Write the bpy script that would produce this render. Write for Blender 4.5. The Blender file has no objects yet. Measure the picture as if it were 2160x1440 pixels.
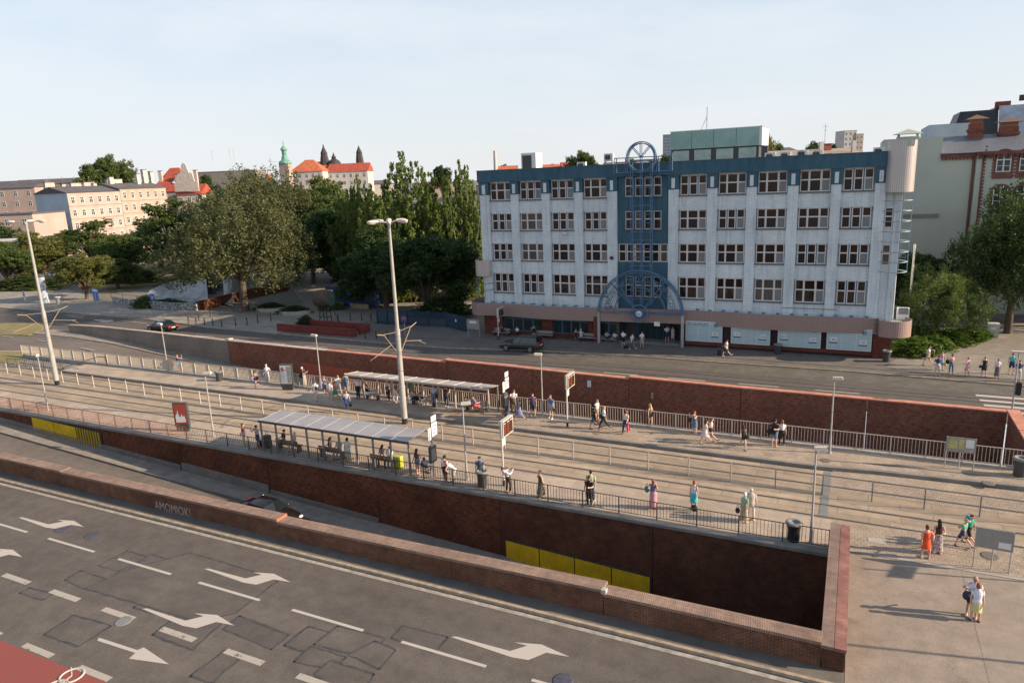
import bpy, bmesh, math, random
from math import sin, cos, pi, radians, sqrt, atan2
from mathutils import Vector, Matrix
SC = bpy.context.scene
# ---------------------------------------------------------------- camera, sky, sun, exposure
CAMM = Matrix(((0.901044, -0.061255, 0.429380, 0.0),
               (0.431749, 0.221130, -0.874468, 0.0),
               (-0.041383, 0.973319, 0.225695, 18.0),
               (0, 0, 0, 1)))
cam_d = bpy.data.cameras.new('camera')
cam_o = bpy.data.objects.new('camera', cam_d)
SC.collection.objects.link(cam_o)
cam_o.matrix_world = CAMM
cam_d.sensor_width = 36.0
cam_d.lens = 24.824
cam_d.clip_start = 0.2
cam_d.clip_end = 12000
SC.camera = cam_o
SUN_EL, SUN_AZ = radians(23.5), radians(12.0)     # azimuth measured from +X towards +Y
w = bpy.data.worlds.new('World'); SC.world = w; w.use_nodes = True
nt = w.node_tree; bg = nt.nodes['Background']
sky = nt.nodes.new('ShaderNodeTexSky'); sky.sky_type = 'NISHITA'; sky.sun_disc = False
sky.sun_elevation = SUN_EL
sky.sun_rotation = pi/2 - SUN_AZ
sky.altitude = 100; sky.air_density = 1.1; sky.dust_density = 0.9; sky.ozone_density = 2.6
# thin pale cirrus and summer haze veil in the sky itself
tc = nt.nodes.new('ShaderNodeTexCoord'); mp = nt.nodes.new('ShaderNodeMapping')
mp.inputs['Scale'].default_value = (1.2, 2.6, 7.0); mp.inputs['Rotation'].default_value = (0.1, 0.2, 0.7)
nz = nt.nodes.new('ShaderNodeTexNoise'); nz.inputs['Scale'].default_value = 1.6; nz.inputs['Detail'].default_value = 7; nz.inputs['Roughness'].default_value = .6
rp = nt.nodes.new('ShaderNodeValToRGB'); rp.color_ramp.elements[0].position = .42; rp.color_ramp.elements[1].position = .74
rp.color_ramp.elements[0].color = (0, 0, 0, 1); rp.color_ramp.elements[1].color = (.85, .85, .85, 1)
mx = nt.nodes.new('ShaderNodeMixRGB'); mx.inputs[2].default_value = (5.6, 5.8, 6.0, 1)
nt.links.new(tc.outputs['Generated'], mp.inputs[0]); nt.links.new(mp.outputs[0], nz.inputs['Vector'])
nt.links.new(nz.outputs['Fac'], rp.inputs[0]); nt.links.new(rp.outputs[0], mx.inputs[0])
nt.links.new(sky.outputs[0], mx.inputs[1])
sxyz = nt.nodes.new('ShaderNodeSeparateXYZ'); nt.links.new(tc.outputs['Generated'], sxyz.inputs[0])
vr = nt.nodes.new('ShaderNodeValToRGB'); vr.color_ramp.elements[0].position = 0.0; vr.color_ramp.elements[1].position = .62
vr.color_ramp.elements[0].color = (.86, .86, .86, 1); vr.color_ramp.elements[1].color = (0, 0, 0, 1)
e_ = vr.color_ramp.elements.new(.26); e_.color = (.72, .72, .72, 1)
e_ = vr.color_ramp.elements.new(.42); e_.color = (.15, .15, .15, 1)
nt.links.new(sxyz.outputs[2], vr.inputs[0])
vc = nt.nodes.new('ShaderNodeValToRGB'); vc.color_ramp.elements[0].position = 0.0; vc.color_ramp.elements[1].position = .30
vc.color_ramp.elements[0].color = (.505, .515, .535, 1); vc.color_ramp.elements[1].color = (.452, .51, .562, 1)
nt.links.new(sxyz.outputs[2], vc.inputs[0])
vm = nt.nodes.new('ShaderNodeMixRGB'); vm.blend_type = 'MULTIPLY'; vm.inputs[0].default_value = 1; vm.inputs[2].default_value = (10.2, 10.2, 10.2, 1); nt.links.new(vc.outputs[0], vm.inputs[1])
veil = nt.nodes.new('ShaderNodeMixRGB'); nt.links.new(vr.outputs[0], veil.inputs[0]); nt.links.new(vm.outputs[0], veil.inputs[2])
nt.links.new(mx.outputs[0], veil.inputs[1]); nt.links.new(veil.outputs[0], bg.inputs[0])
bg.inputs[1].default_value = 0.10
sd = bpy.data.lights.new('sun', 'SUN'); so = bpy.data.objects.new('sun', sd); SC.collection.objects.link(so)
sd.energy = 5.0; sd.angle = radians(0.53); sd.color = (1.0, 0.79, 0.58)
so.rotation_euler = Vector((-cos(SUN_EL)*cos(SUN_AZ), -cos(SUN_EL)*sin(SUN_AZ), -sin(SUN_EL))).to_track_quat('-Z', 'Y').to_euler()
SC.view_settings.view_transform = 'Standard'; SC.view_settings.look = 'None'
SC.view_settings.gamma = 1.0; SC.view_settings.exposure = 0.75; SC.view_settings.use_curve_mapping = False
SC.render.engine = 'CYCLES'
SC.cycles.max_bounces = 6; SC.cycles.transparent_max_bounces = 8
COL = SC.collection
RN = random.Random(7)

# ---------------------------------------------------------------- mesh helpers
class MB:
    "collects shapes, then links them as ONE mesh object"
    def __init__(s): s.v = []; s.f = []; s.m = []; s.sm = []
    def add(s, vs, fs, mi=0, smooth=False):
        o = len(s.v); s.v += [tuple(p) for p in vs]
        for f in fs: s.f.append(tuple(o+i for i in f)); s.m.append(mi); s.sm.append(smooth)
    def box(s, x0, x1, y0, y1, z0, z1, mi=0):
        s.add([(x0,y0,z0),(x1,y0,z0),(x1,y1,z0),(x0,y1,z0),(x0,y0,z1),(x1,y0,z1),(x1,y1,z1),(x0,y1,z1)],
              [(0,3,2,1),(4,5,6,7),(0,1,5,4),(1,2,6,5),(2,3,7,6),(3,0,4,7)], mi)
    def prism(s, pts, z0, z1, mi=0):
        a = sum(pts[i][0]*pts[(i+1)%len(pts)][1]-pts[(i+1)%len(pts)][0]*pts[i][1] for i in range(len(pts)))
        if a < 0: pts = pts[::-1]
        n = len(pts)
        Z0 = z0 if isinstance(z0, (list, tuple)) else [z0]*n; Z1 = z1 if isinstance(z1, (list, tuple)) else [z1]*n
        s.add([(p[0],p[1],Z0[i]) for i, p in enumerate(pts)]+[(p[0],p[1],Z1[i]) for i, p in enumerate(pts)],
              [tuple(range(n-1,-1,-1)), tuple(range(n,2*n))]+[(i,(i+1)%n,n+(i+1)%n,n+i) for i in range(n)], mi)
    def poly(s, pts3, mi=0): s.add(pts3, [tuple(range(len(pts3)))], mi)
    def tube(s, p0, p1, r0, r1=None, n=8, mi=0, caps=True, smooth=True):
        r1 = r0 if r1 is None else r1
        p0 = Vector(p0); p1 = Vector(p1); d = (p1-p0)
        if d.length < 1e-6: return
        q = d.to_track_quat('Z', 'Y')
        vs = []
        for p, r in ((p0, r0), (p1, r1)):
            for i in range(n):
                a = 2*pi*i/n; vs.append(p+q@Vector((cos(a)*r, sin(a)*r, 0)))
        s.add(vs, [(i,(i+1)%n,n+(i+1)%n,n+i) for i in range(n)], mi, smooth)
        if caps: s.add(vs, [tuple(range(n-1,-1,-1)), tuple(range(n,2*n))], mi)
    def path(s, pts, r, n=6, mi=0):
        for a, b in zip(pts[:-1], pts[1:]): s.tube(a, b, r, r, n, mi)
    def ring(s, c, R, r, axis='Z', n=28, k=6, mi=0, a0=0, a1=2*pi):
        pts = []
        closed = abs((a1-a0)-2*pi) < 1e-6
        m = n if closed else n+1
        vs = []
        for i in range(m):
            a = a0+(a1-a0)*i/n
            for j in range(k):
                b = 2*pi*j/k; rr = R+r*cos(b); h = r*sin(b)
                if axis == 'Z': v = (c[0]+rr*cos(a), c[1]+rr*sin(a), c[2]+h)
                elif axis == 'Y': v = (c[0]+rr*cos(a), c[1]+h, c[2]+rr*sin(a))
                else: v = (c[0]+h, c[1]+rr*cos(a), c[2]+rr*sin(a))
                vs.append(v)
        fs = []
        for i in range(n):
            i2 = (i+1) % m
            for j in range(k):
                j2 = (j+1) % k; fs.append((i*k+j, i*k+j2, i2*k+j2, i2*k+j))
        s.add(vs, fs, mi, True)
    def lathe(s, prof, c=(0,0,0), n=16, mi=0, smooth=True):
        vs = []; k = len(prof)
        for i in range(n):
            a = 2*pi*i/n
            for r, z in prof: vs.append((c[0]+r*cos(a), c[1]+r*sin(a), c[2]+z))
        fs = []
        for i in range(n):
            j = (i+1) % n
            for q in range(k-1): fs.append((i*k+q, j*k+q, j*k+q+1, i*k+q+1))
        s.add(vs, fs, mi, smooth)
        if prof[0][0] > 1e-4: s.add([vs[i*k] for i in range(n)], [tuple(range(n-1,-1,-1))], mi)
        if prof[-1][0] > 1e-4: s.add([vs[i*k+k-1] for i in range(n)], [tuple(range(n))], mi)
    def ell(s, c, r, mi=0, n=10, m=7, rot=None):
        vs = []; fs = []
        for i in range(m+1):
            t = pi*i/m
            for j in range(n):
                a = 2*pi*j/n; p = Vector((r[0]*sin(t)*cos(a), r[1]*sin(t)*sin(a), r[2]*cos(t)))
                if rot is not None: p = rot@p
                vs.append((c[0]+p.x, c[1]+p.y, c[2]+p.z))
        for i in range(m):
            for j in range(n):
                j2 = (j+1) % n; fs.append((i*n+j, (i+1)*n+j, (i+1)*n+j2, i*n+j2))
        s.add(vs, fs, mi, True)
    def sheet(s, xs, ylo, yhi, z, mi=0):
        "strip along x between two y functions"
        L = lambda q, x: q(x) if callable(q) else q
        vs = []
        for x in xs:
            vs += [(x, L(ylo, x), L(z, x)), (x, L(yhi, x), L(z, x))]
        s.add(vs, [(2*i, 2*i+2, 2*i+3, 2*i+1) for i in range(len(xs)-1)], mi)
    def strip(s, xs, ylo, yhi, z0, z1, mi=0):
        "solid strip along x"
        L = lambda q, x: q(x) if callable(q) else q
        vs = []
        for x in xs:
            vs += [(x, L(ylo,x), L(z0,x)), (x, L(yhi,x), L(z0,x)), (x, L(yhi,x), L(z1,x)), (x, L(ylo,x), L(z1,x))]
        fs = []; n = len(xs)
        for i in range(n-1):
            a = 4*i; b = a+4
            fs += [(a, b, b+3, a+3), (a+3, b+3, b+2, a+2), (a+2, b+2, b+1, a+1), (a+1, b+1, b, a)]
        fs += [(0, 3, 2, 1), (4*n-4, 4*n-3, 4*n-2, 4*n-1)]
        s.add(vs, fs, mi)
    def build(s, name, mats, parent=None, loc=None, rz=0.0):
        me = bpy.data.meshes.new(name); me.from_pydata(s.v, [], s.f); 
        if not isinstance(mats, (list, tuple)): mats = [mats]
        for m in mats: me.materials.append(m)
        me.polygons.foreach_set('material_index', s.m); me.polygons.foreach_set('use_smooth', s.sm)
        me.update()
        return link(name, me, parent, loc, rz)
def link(name, me, parent=None, loc=None, rz=0.0):
    o = bpy.data.objects.new(name, me); COL.objects.link(o)
    if loc is not None: o.location = loc
    if rz: o.rotation_euler = (0, 0, rz)
    if parent is not None: o.parent = parent
    return o
def tag(o, label=None, cat=None, group=None, kind=None):
    if label: o['label'] = label
    if cat: o['category'] = cat
    if group: o['group'] = group
    if kind: o['kind'] = kind
    return o
def thing(name, label, cat, loc=(0,0,0), rz=0.0, group=None):
    o = bpy.data.objects.new(name, None); COL.objects.link(o); o.location = loc; o.rotation_euler = (0,0,rz)
    o.empty_display_size = .2
    return tag(o, label, cat, group)
def struct(mb, name, mat): return tag(mb.build(name, mat), kind='structure')
def copy_tree(o, parent=None):
    c = o.copy(); COL.objects.link(c); c.parent = parent
    for ch in list(o.children): copy_tree(ch, c)
    return c
def text_obj(txt, size, mat, name, parent, loc, rot, extrude=.004, align='CENTER', width=1.0):
    cu = bpy.data.curves.new(name, 'FONT'); cu.body = txt; cu.size = size; cu.extrude = extrude
    cu.align_x = align; cu.align_y = 'CENTER'; cu.resolution_u = 2
    t = bpy.data.objects.new('tmp', cu); COL.objects.link(t)
    bpy.context.view_layer.update()
    me = bpy.data.meshes.new_from_object(t.evaluated_get(bpy.context.evaluated_depsgraph_get()))
    bpy.data.objects.remove(t)
    me.name = name; me.materials.clear(); me.materials.append(mat)
    for v in me.vertices: v.co.x *= width
    o = bpy.data.objects.new(name, me); COL.objects.link(o); o.location = loc; o.rotation_euler = rot
    if parent is not None: o.parent = parent
    return o

# ---------------------------------------------------------------- materials
def N(nt, t, **kw):
    n = nt.nodes.new(t)
    for k, v in kw.items():
        if hasattr(n, k): setattr(n, k, v)
    return n
def mat(name, col, rough=.8, metal=0.0, noise=0.0, nscale=3.0, bump=0.0, bscale=40.0, spec=.4, col2=None, emit=None, lin=False):
    m = bpy.data.materials.new(name); m.use_nodes = True; nt = m.node_tree
    b = nt.nodes['Principled BSDF']
    b.inputs['Roughness'].default_value = rough; b.inputs['Metallic'].default_value = metal
    b.inputs['Specular IOR Level'].default_value = spec
    b.inputs['Base Color'].default_value = (*col, 1)
    if noise or col2:
        t = N(nt, 'ShaderNodeTexCoord'); n = N(nt, 'ShaderNodeTexNoise'); n.inputs['Scale'].default_value = nscale; n.inputs['Detail'].default_value = 6
        n.inputs['Roughness'].default_value = .62
        nt.links.new(t.outputs['Object'], n.inputs['Vector'])
        r = N(nt, 'ShaderNodeValToRGB'); r.color_ramp.elements[0].position = .36; r.color_ramp.elements[1].position = .64
        c2 = col2 or tuple(max(0, c*(1-noise)) for c in col)
        c1 = col if col2 else tuple(min(1, c*(1+noise*.6)) for c in col)
        r.color_ramp.elements[0].color = (*c2, 1); r.color_ramp.elements[1].color = (*c1, 1)
        nt.links.new(n.outputs['Fac'], r.inputs[0]); nt.links.new(r.outputs[0], b.inputs['Base Color'])
    if bump:
        t = N(nt, 'ShaderNodeTexCoord'); n = N(nt, 'ShaderNodeTexNoise'); n.inputs['Scale'].default_value = bscale; n.inputs['Detail'].default_value = 4
        bp = N(nt, 'ShaderNodeBump'); bp.inputs['Strength'].default_value = bump; bp.inputs['Distance'].default_value = .03
        nt.links.new(t.outputs['Object'], n.inputs['Vector']); nt.links.new(n.outputs['Fac'], bp.inputs['Height']); nt.links.new(bp.outputs[0], b.inputs['Normal'])
    if emit: b.inputs['Emission Color'].default_value = (*emit[0], 1); b.inputs['Emission Strength'].default_value = emit[1]
    return m
def boxuv(nt):
    "vector (u, v) that follows the face: walls get (x or y, z), tops get (x, y)"
    g = N(nt, 'ShaderNodeNewGeometry'); sp = N(nt, 'ShaderNodeSeparateXYZ'); sn = N(nt, 'ShaderNodeSeparateXYZ')
    nt.links.new(g.outputs['Position'], sp.inputs[0]); nt.links.new(g.outputs['True Normal'], sn.inputs[0])
    def absgt(i):
        a = N(nt, 'ShaderNodeMath', operation='ABSOLUTE'); q = N(nt, 'ShaderNodeMath', operation='GREATER_THAN'); q.inputs[1].default_value = .6
        nt.links.new(sn.outputs[i], a.inputs[0]); nt.links.new(a.outputs[0], q.inputs[0]); return q.outputs[0]
    fx, fz = absgt(0), absgt(2)
    def mixf(f, a, b):
        n = N(nt, 'ShaderNodeMix'); nt.links.new(f, n.inputs['Factor']); nt.links.new(a, n.inputs['A']); nt.links.new(b, n.inputs['B']); return n.outputs['Result']
    u = mixf(fx, sp.outputs[0], sp.outputs[1]); v = mixf(fz, sp.outputs[2], sp.outputs[1])
    c = N(nt, 'ShaderNodeCombineXYZ'); nt.links.new(u, c.inputs[0]); nt.links.new(v, c.inputs[1])
    return c.outputs[0]
def ramp(nt, src, stops):
    r = N(nt, 'ShaderNodeValToRGB'); el = r.color_ramp.elements
    while len(el) < len(stops): el.new(.5)
    for e, (p, c) in zip(el, stops): e.position = p; e.color = (*c, 1) if len(c) == 3 else c
    nt.links.new(src, r.inputs[0]); return r.outputs[0]
def mixc(nt, f, a, b, mode='MIX'):
    n = N(nt, 'ShaderNodeMixRGB', blend_type=mode)
    for i, q in ((0, f), (1, a), (2, b)):
        if isinstance(q, (int, float)): n.inputs[i].default_value = q
        elif isinstance(q, tuple): n.inputs[i].default_value = (*q, 1)
        else: nt.links.new(q, n.inputs[i])
    return n.outputs[0]
def noise(nt, vec, scale, detail=5, rough=.6):
    n = N(nt, 'ShaderNodeTexNoise'); n.inputs['Scale'].default_value = scale; n.inputs['Detail'].default_value = detail; n.inputs['Roughness'].default_value = rough
    if vec is not None: nt.links.new(vec, n.inputs['Vector'])
    return n.outputs['Fac']
def pos(nt, scale=None):
    g = N(nt, 'ShaderNodeNewGeometry')
    if scale is None: return g.outputs['Position']
    m = N(nt, 'ShaderNodeMapping'); m.inputs['Scale'].default_value = scale
    nt.links.new(g.outputs['Position'], m.inputs[0]); return m.outputs[0]
def newmat(name, rough=.85, spec=.3):
    m = bpy.data.materials.new(name); m.use_nodes = True; b = m.node_tree.nodes['Principled BSDF']
    b.inputs['Roughness'].default_value = rough; b.inputs['Specular IOR Level'].default_value = spec
    return m, m.node_tree, b
def brick_mat(name, c1, c2, mortar, bw=.25, bh=.077, ms=.011, dark=.0, patch=(.5,.5,.5), spots=False, sootz=None):
    m, nt, b = newmat(name, .9, .2)
    uv = boxuv(nt)
    br = N(nt, 'ShaderNodeTexBrick'); br.inputs['Scale'].default_value = 1.0
    br.inputs['Brick Width'].default_value = bw; br.inputs['Row Height'].default_value = bh; br.inputs['Mortar Size'].default_value = ms
    br.inputs['Mortar Smooth'].default_value = .1; br.inputs['Bias'].default_value = -.1
    br.inputs['Color1'].default_value = (*c1, 1); br.inputs['Color2'].default_value = (*c2, 1); br.inputs['Mortar'].default_value = (*mortar, 1)
    nt.links.new(uv, br.inputs['Vector'])
    n1 = noise(nt, uv, .35, 6, .65)
    c = mixc(nt, ramp(nt, n1, [(.35, (.75,)*3), (.65, (0,0,0))]), br.outputs['Color'], tuple(a*p for a, p in zip(c2, patch)))
    n2 = noise(nt, uv, 2.2, 4)
    c = mixc(nt, .55, c, mixc(nt, 1.0, c, ramp(nt, n2, [(.3, (.55,.55,.55)), (.7, (1.35,1.3,1.25))]), 'MULTIPLY'))
    if spots:   # dark header bricks laid in a diagonal pattern
        mp = N(nt, 'ShaderNodeMapping'); mp.inputs['Rotation'].default_value = (0, 0, .42); mp.inputs['Scale'].default_value = (1.7, 3.2, 1)
        nt.links.new(uv, mp.inputs[0])
        vo = N(nt, 'ShaderNodeTexVoronoi'); vo.inputs['Scale'].default_value = 1.0; vo.inputs['Randomness'].default_value = .22
        nt.links.new(mp.outputs[0], vo.inputs['Vector'])
        f = ramp(nt, vo.outputs['Distance'], [(.13, (.62,)*3), (.27, (0,0,0))])
        c = mixc(nt, f, c, tuple(a*.35 for a in c2))
    nt.links.new(c, b.inputs['Base Color'])
    bp = N(nt, 'ShaderNodeBump'); bp.inputs['Strength'].default_value = .5; bp.inputs['Distance'].default_value = .012
    nt.links.new(br.outputs['Fac'], bp.inputs['Height']); bp.invert = True; nt.links.new(bp.outputs[0], b.inputs['Normal'])
    return m
def ground_mat(name, base, tint, scale=.12, grain=.35, streak=0.0, rough=.88, paver=None, crack=0.0, stains=0.0):
    m, nt, b = newmat(name, rough, .3)
    p = pos(nt)
    n1 = noise(nt, p, scale, 7, .6); n2 = noise(nt, p, 22, 3, .7); n3 = noise(nt, p, 1.3, 5, .6)
    c = mixc(nt, ramp(nt, n1, [(.35, (0,0,0)), (.65, (1,1,1))]), base, tint)
    c = mixc(nt, 1.0, c, ramp(nt, n3, [(.3, (.84,.84,.84)), (.7, (1.14,1.13,1.11))]), 'MULTIPLY')
    c = mixc(nt, 1.0, c, ramp(nt, n2, [(.3, (1-grain,)*3), (.7, (1+grain*.8,)*3)]), 'MULTIPLY')
    if streak:   # wheel tracks run along x
        n4 = noise(nt, pos(nt, (.02, .8, 1)), 1.0, 4)
        c = mixc(nt, 1.0, c, ramp(nt, n4, [(.35, (1-streak,)*3), (.65, (1+streak*.7,)*3)]), 'MULTIPLY')
    if stains:
        n5 = noise(nt, p, .55, 2, .4)
        c = mixc(nt, ramp(nt, n5, [(.66, (0,0,0)), (.74, (stains,)*3)]), c, tuple(a*.5 for a in base))
    if crack:
        vo = N(nt, 'ShaderNodeTexVoronoi', feature='DISTANCE_TO_EDGE'); vo.inputs['Scale'].default_value = .16
        dn = N(nt, 'ShaderNodeTexNoise'); dn.inputs['Scale'].default_value = .8; dn.inputs['Detail'].default_value = 5
        nt.links.new(p, dn.inputs['Vector'])
        mm = N(nt, 'ShaderNodeVectorMath', operation='MULTIPLY_ADD'); mm.inputs[1].default_value = (1.6,)*3
        nt.links.new(dn.outputs['Color'], mm.inputs[0]); nt.links.new(p, mm.inputs[2]); nt.links.new(mm.outputs[0], vo.inputs['Vector'])
        c = mixc(nt, ramp(nt, vo.outputs['Distance'], [(.0, (crack*.5,)*3), (.0035, (0,0,0))]), c, tuple(a*.4 for a in base))
    if paver:
        br = N(nt, 'ShaderNodeTexBrick'); br.inputs['Scale'].default_value = 1.0
        br.inputs['Brick Width'].default_value = paver[0]; br.inputs['Row Height'].default_value = paver[1]; br.inputs['Mortar Size'].default_value = paver[2]
        br.inputs['Color1'].default_value = (1.08,1.07,1.06,1); br.inputs['Color2'].default_value = (.9,.9,.9,1); br.inputs['Mortar'].default_value = (paver[3],)*3+(1,)
        br.inputs['Mortar Smooth'].default_value = .3
        nt.links.new(p, br.inputs['Vector'])
        c = mixc(nt, 1.0, c, br.outputs['Color'], 'MULTIPLY')
        bp = N(nt, 'ShaderNodeBump'); bp.inputs['Strength'].default_value = .4; bp.inputs['Distance'].default_value = .02; bp.invert = True
        nt.links.new(br.outputs['Fac'], bp.inputs['Height']); nt.links.new(bp.outputs[0], b.inputs['Normal'])
    nt.links.new(c, b.inputs['Base Color'])
    return m
M = {}
M['road'] = ground_mat('asphalt_near', (.105,.092,.082), (.135,.118,.103), .10, .30, .10, stains=.25, crack=.35)
M['road_patch'] = ground_mat('asphalt_patch', (.095,.084,.076), (.128,.113,.10), .3, .3, .08)
M['road_far'] = ground_mat('asphalt_far', (.098,.088,.079), (.12,.108,.097), .1, .2, .1)
M['road_ramp'] = ground_mat('asphalt_ramp', (.135,.118,.105), (.16,.14,.122), .1, .22, .08)
M['walk_dark'] = ground_mat('asphalt_walk', (.13,.118,.106), (.165,.148,.13), .3, .25, .0)
M['walk'] = ground_mat('pavement_slabs', (.24,.215,.19), (.29,.26,.225), .25, .16, .0, paver=(.5,.5,.012,.72), stains=.3)
M['platform'] = ground_mat('platform_pavers', (.31,.25,.195), (.38,.31,.24), .3, .16, .0, paver=(.28,.28,.02,.74), stains=.35)
M['platform_l'] = ground_mat('platform_concrete', (.34,.28,.225), (.42,.35,.28), .2, .14, .0, paver=(1.5,1.5,.02,.82))
M['plaza'] = ground_mat('plaza_asphalt', (.25,.205,.165), (.31,.26,.21), .16, .22, .0, stains=.4, crack=.5)
M['cobble'] = ground_mat('cobble_setts', (.16,.145,.125), (.22,.20,.17), .5, .25, .0, paver=(.22,.24,.05,.45))
M['track'] = ground_mat('track_slabs', (.315,.25,.185), (.40,.32,.235), .18, .22, .14, paver=(3.0,.72,.03,.72), stains=.35)
M['earth'] = ground_mat('park_earth', (.16,.135,.10), (.22,.19,.145), .2, .3)
M['grass'] = ground_mat('park_grass', (.05,.075,.025), (.10,.105,.04), .35, .4)
M['drygrass'] = ground_mat('dry_grass', (.20,.175,.075), (.27,.225,.11), .5, .4)
M['city'] = ground_mat('city_ground', (.16,.15,.13), (.22,.205,.18), .05, .2)
M['pathway'] = ground_mat('park_path', (.22,.20,.17), (.27,.245,.205), .2, .25)
M['kerb'] = mat('kerb_stone', (.36,.29,.21), .9, noise=.28, nscale=2.5)
M['gutter'] = mat('gutter_stone', (.34,.31,.27), .9, noise=.3, nscale=3)
M['lid'] = mat('cover_plate', (.38,.35,.31), .8, noise=.15)
def paint_mat(name, col, wear):
    m, nt, b = newmat(name, .8, .2)
    p = pos(nt); n = noise(nt, p, 3.2, 9, .75)
    c = mixc(nt, ramp(nt, n, [(.72-.30*wear, (0,0,0)), (.80-.30*wear, (1,1,1))]), col, (.13,.115,.10))
    nt.links.new(c, b.inputs['Base Color']); return m
M['paint'] = paint_mat('road_paint_white', (.45,.41,.365), .25)
M['paint_old'] = paint_mat('road_paint_worn', (.38,.345,.30), .52)
M['paint_red'] = paint_mat('cycle_lane_red', (.25,.075,.065), .2)
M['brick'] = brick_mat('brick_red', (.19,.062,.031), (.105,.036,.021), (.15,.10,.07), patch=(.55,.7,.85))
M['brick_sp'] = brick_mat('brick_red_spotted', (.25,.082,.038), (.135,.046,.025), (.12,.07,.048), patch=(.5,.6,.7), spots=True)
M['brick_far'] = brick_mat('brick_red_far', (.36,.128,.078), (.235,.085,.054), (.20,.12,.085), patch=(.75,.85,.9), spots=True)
M['coping_brick'] = brick_mat('brick_coping', (.30,.185,.135), (.22,.135,.10), (.38,.33,.27), bw=.085, bh=.33, ms=.012, patch=(.8,.9,1))
M['coping_y'] = brick_mat('brick_coping_cross', (.27,.18,.145), (.21,.14,.115), (.28,.23,.19), bw=.35, bh=.085, ms=.01, patch=(.8,.9,1))
M['coping_red'] = mat('coping_terracotta', (.52,.23,.16), .85, noise=.2, nscale=1.5)
M['coping_pale'] = mat('coping_concrete_pale', (.52,.43,.36), .85, noise=.2, nscale=1.5)
M['concrete'] = mat('concrete_grey', (.22,.205,.185), .9, noise=.22, nscale=.8, bump=.2)
M['concrete_l'] = mat('concrete_light', (.36,.335,.30), .9, noise=.2, nscale=1.0, bump=.2)
M['concrete_wall'] = mat('concrete_wall', (.235,.195,.16), .92, noise=.2, nscale=.4, bump=.2)
def corr_mat(name, col, period, depth=.5, metal=0., rough=.5, axis='x', var=.1):
    m, nt, b = newmat(name, rough, .5); b.inputs['Metallic'].default_value = metal
    uv = boxuv(nt) if axis == 'x' else pos(nt)
    sp = N(nt, 'ShaderNodeSeparateXYZ'); nt.links.new(uv, sp.inputs[0])
    q = N(nt, 'ShaderNodeMath', operation='MULTIPLY'); q.inputs[1].default_value = 2*pi/period; nt.links.new(sp.outputs[0], q.inputs[0])
    s_ = N(nt, 'ShaderNodeMath', operation='SINE'); nt.links.new(q.outputs[0], s_.inputs[0])
    bp = N(nt, 'ShaderNodeBump'); bp.inputs['Strength'].default_value = depth; bp.inputs['Distance'].default_value = period*.25
    nt.links.new(s_.outputs[0], bp.inputs['Height']); nt.links.new(bp.outputs[0], b.inputs['Normal'])
    n = noise(nt, uv, .7, 5)
    c = mixc(nt, ramp(nt, n, [(.35, (0,0,0)), (.65, (1,1,1))]), tuple(a*(1-var) for a in col), tuple(min(1, a*(1+var)) for a in col))
    nt.links.new(c, b.inputs['Base Color']); return m
M['brick_near'] = brick_mat('brick_parapet', (.21,.068,.034), (.11,.038,.022), (.24,.165,.115), ms=.014, patch=(.7,.8,.9))
M['yellow'] = corr_mat('yellow_sheet', (.62,.43,.012), .26, .9, rough=.6)
M['steel'] = mat('steel_galvanised', (.42,.42,.41), .5, .35, noise=.12, nscale=2)
M['rail_pale'] = mat('railing_paint_pale', (.50,.44,.37), .6, noise=.12, nscale=6)
M['rail_red'] = mat('railing_paint_rust', (.27,.13,.10), .7, noise=.3, nscale=5)
M['rail_dark'] = mat('railing_paint_dark', (.085,.07,.062), .6, noise=.25, nscale=5)
M['rail_steel'] = mat('tram_rail_steel', (.11,.085,.07), .45, .3, noise=.3, nscale=2)
M['mesh_wire'] = mat('fence_wire', (.25,.23,.20), .6, .3)
M['mast'] = mat('mast_paint_grey', (.36,.35,.33), .6, noise=.14, nscale=1.2)
M['lamp_cream'] = mat('lamp_cream_plastic', (.55,.51,.45), .5)
M['lamp_glass'] = mat('lamp_glass_bowl', (.42,.40,.36), .2, spec=.6)
M['black'] = mat('black_paint', (.018,.018,.02), .45)
M['rubber'] = mat('rubber_black', (.02,.02,.02), .8)
M['white'] = mat('white_paint', (.66,.66,.65), .5, noise=.04)
M['blue'] = mat('sign_blue', (.012,.10,.42), .45)
M['orange_led'] = mat('led_orange', (.35,.06,.015), .5)
M['dgrey'] = mat('dark_grey_paint', (.06,.062,.062), .5, noise=.1)
M['mgrey'] = mat('mid_grey_paint', (.20,.20,.19), .55, noise=.1)
def roof_glass():
    m, nt, b = newmat('polycarbonate_roof', .28, .5)
    b.inputs['Base Color'].default_value = (.40,.38,.39,1); b.inputs['Transmission Weight'].default_value = 0.0
    b.inputs['Alpha'].default_value = .86
    c = mixc(nt, ramp(nt, noise(nt, pos(nt), .9, 6), [(.35,(0,0,0)),(.7,(1,1,1))]), (.30,.285,.29), (.38,.365,.365))
    nt.links.new(c, b.inputs['Base Color']); return m
M['roofglass'] = roof_glass()

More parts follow.
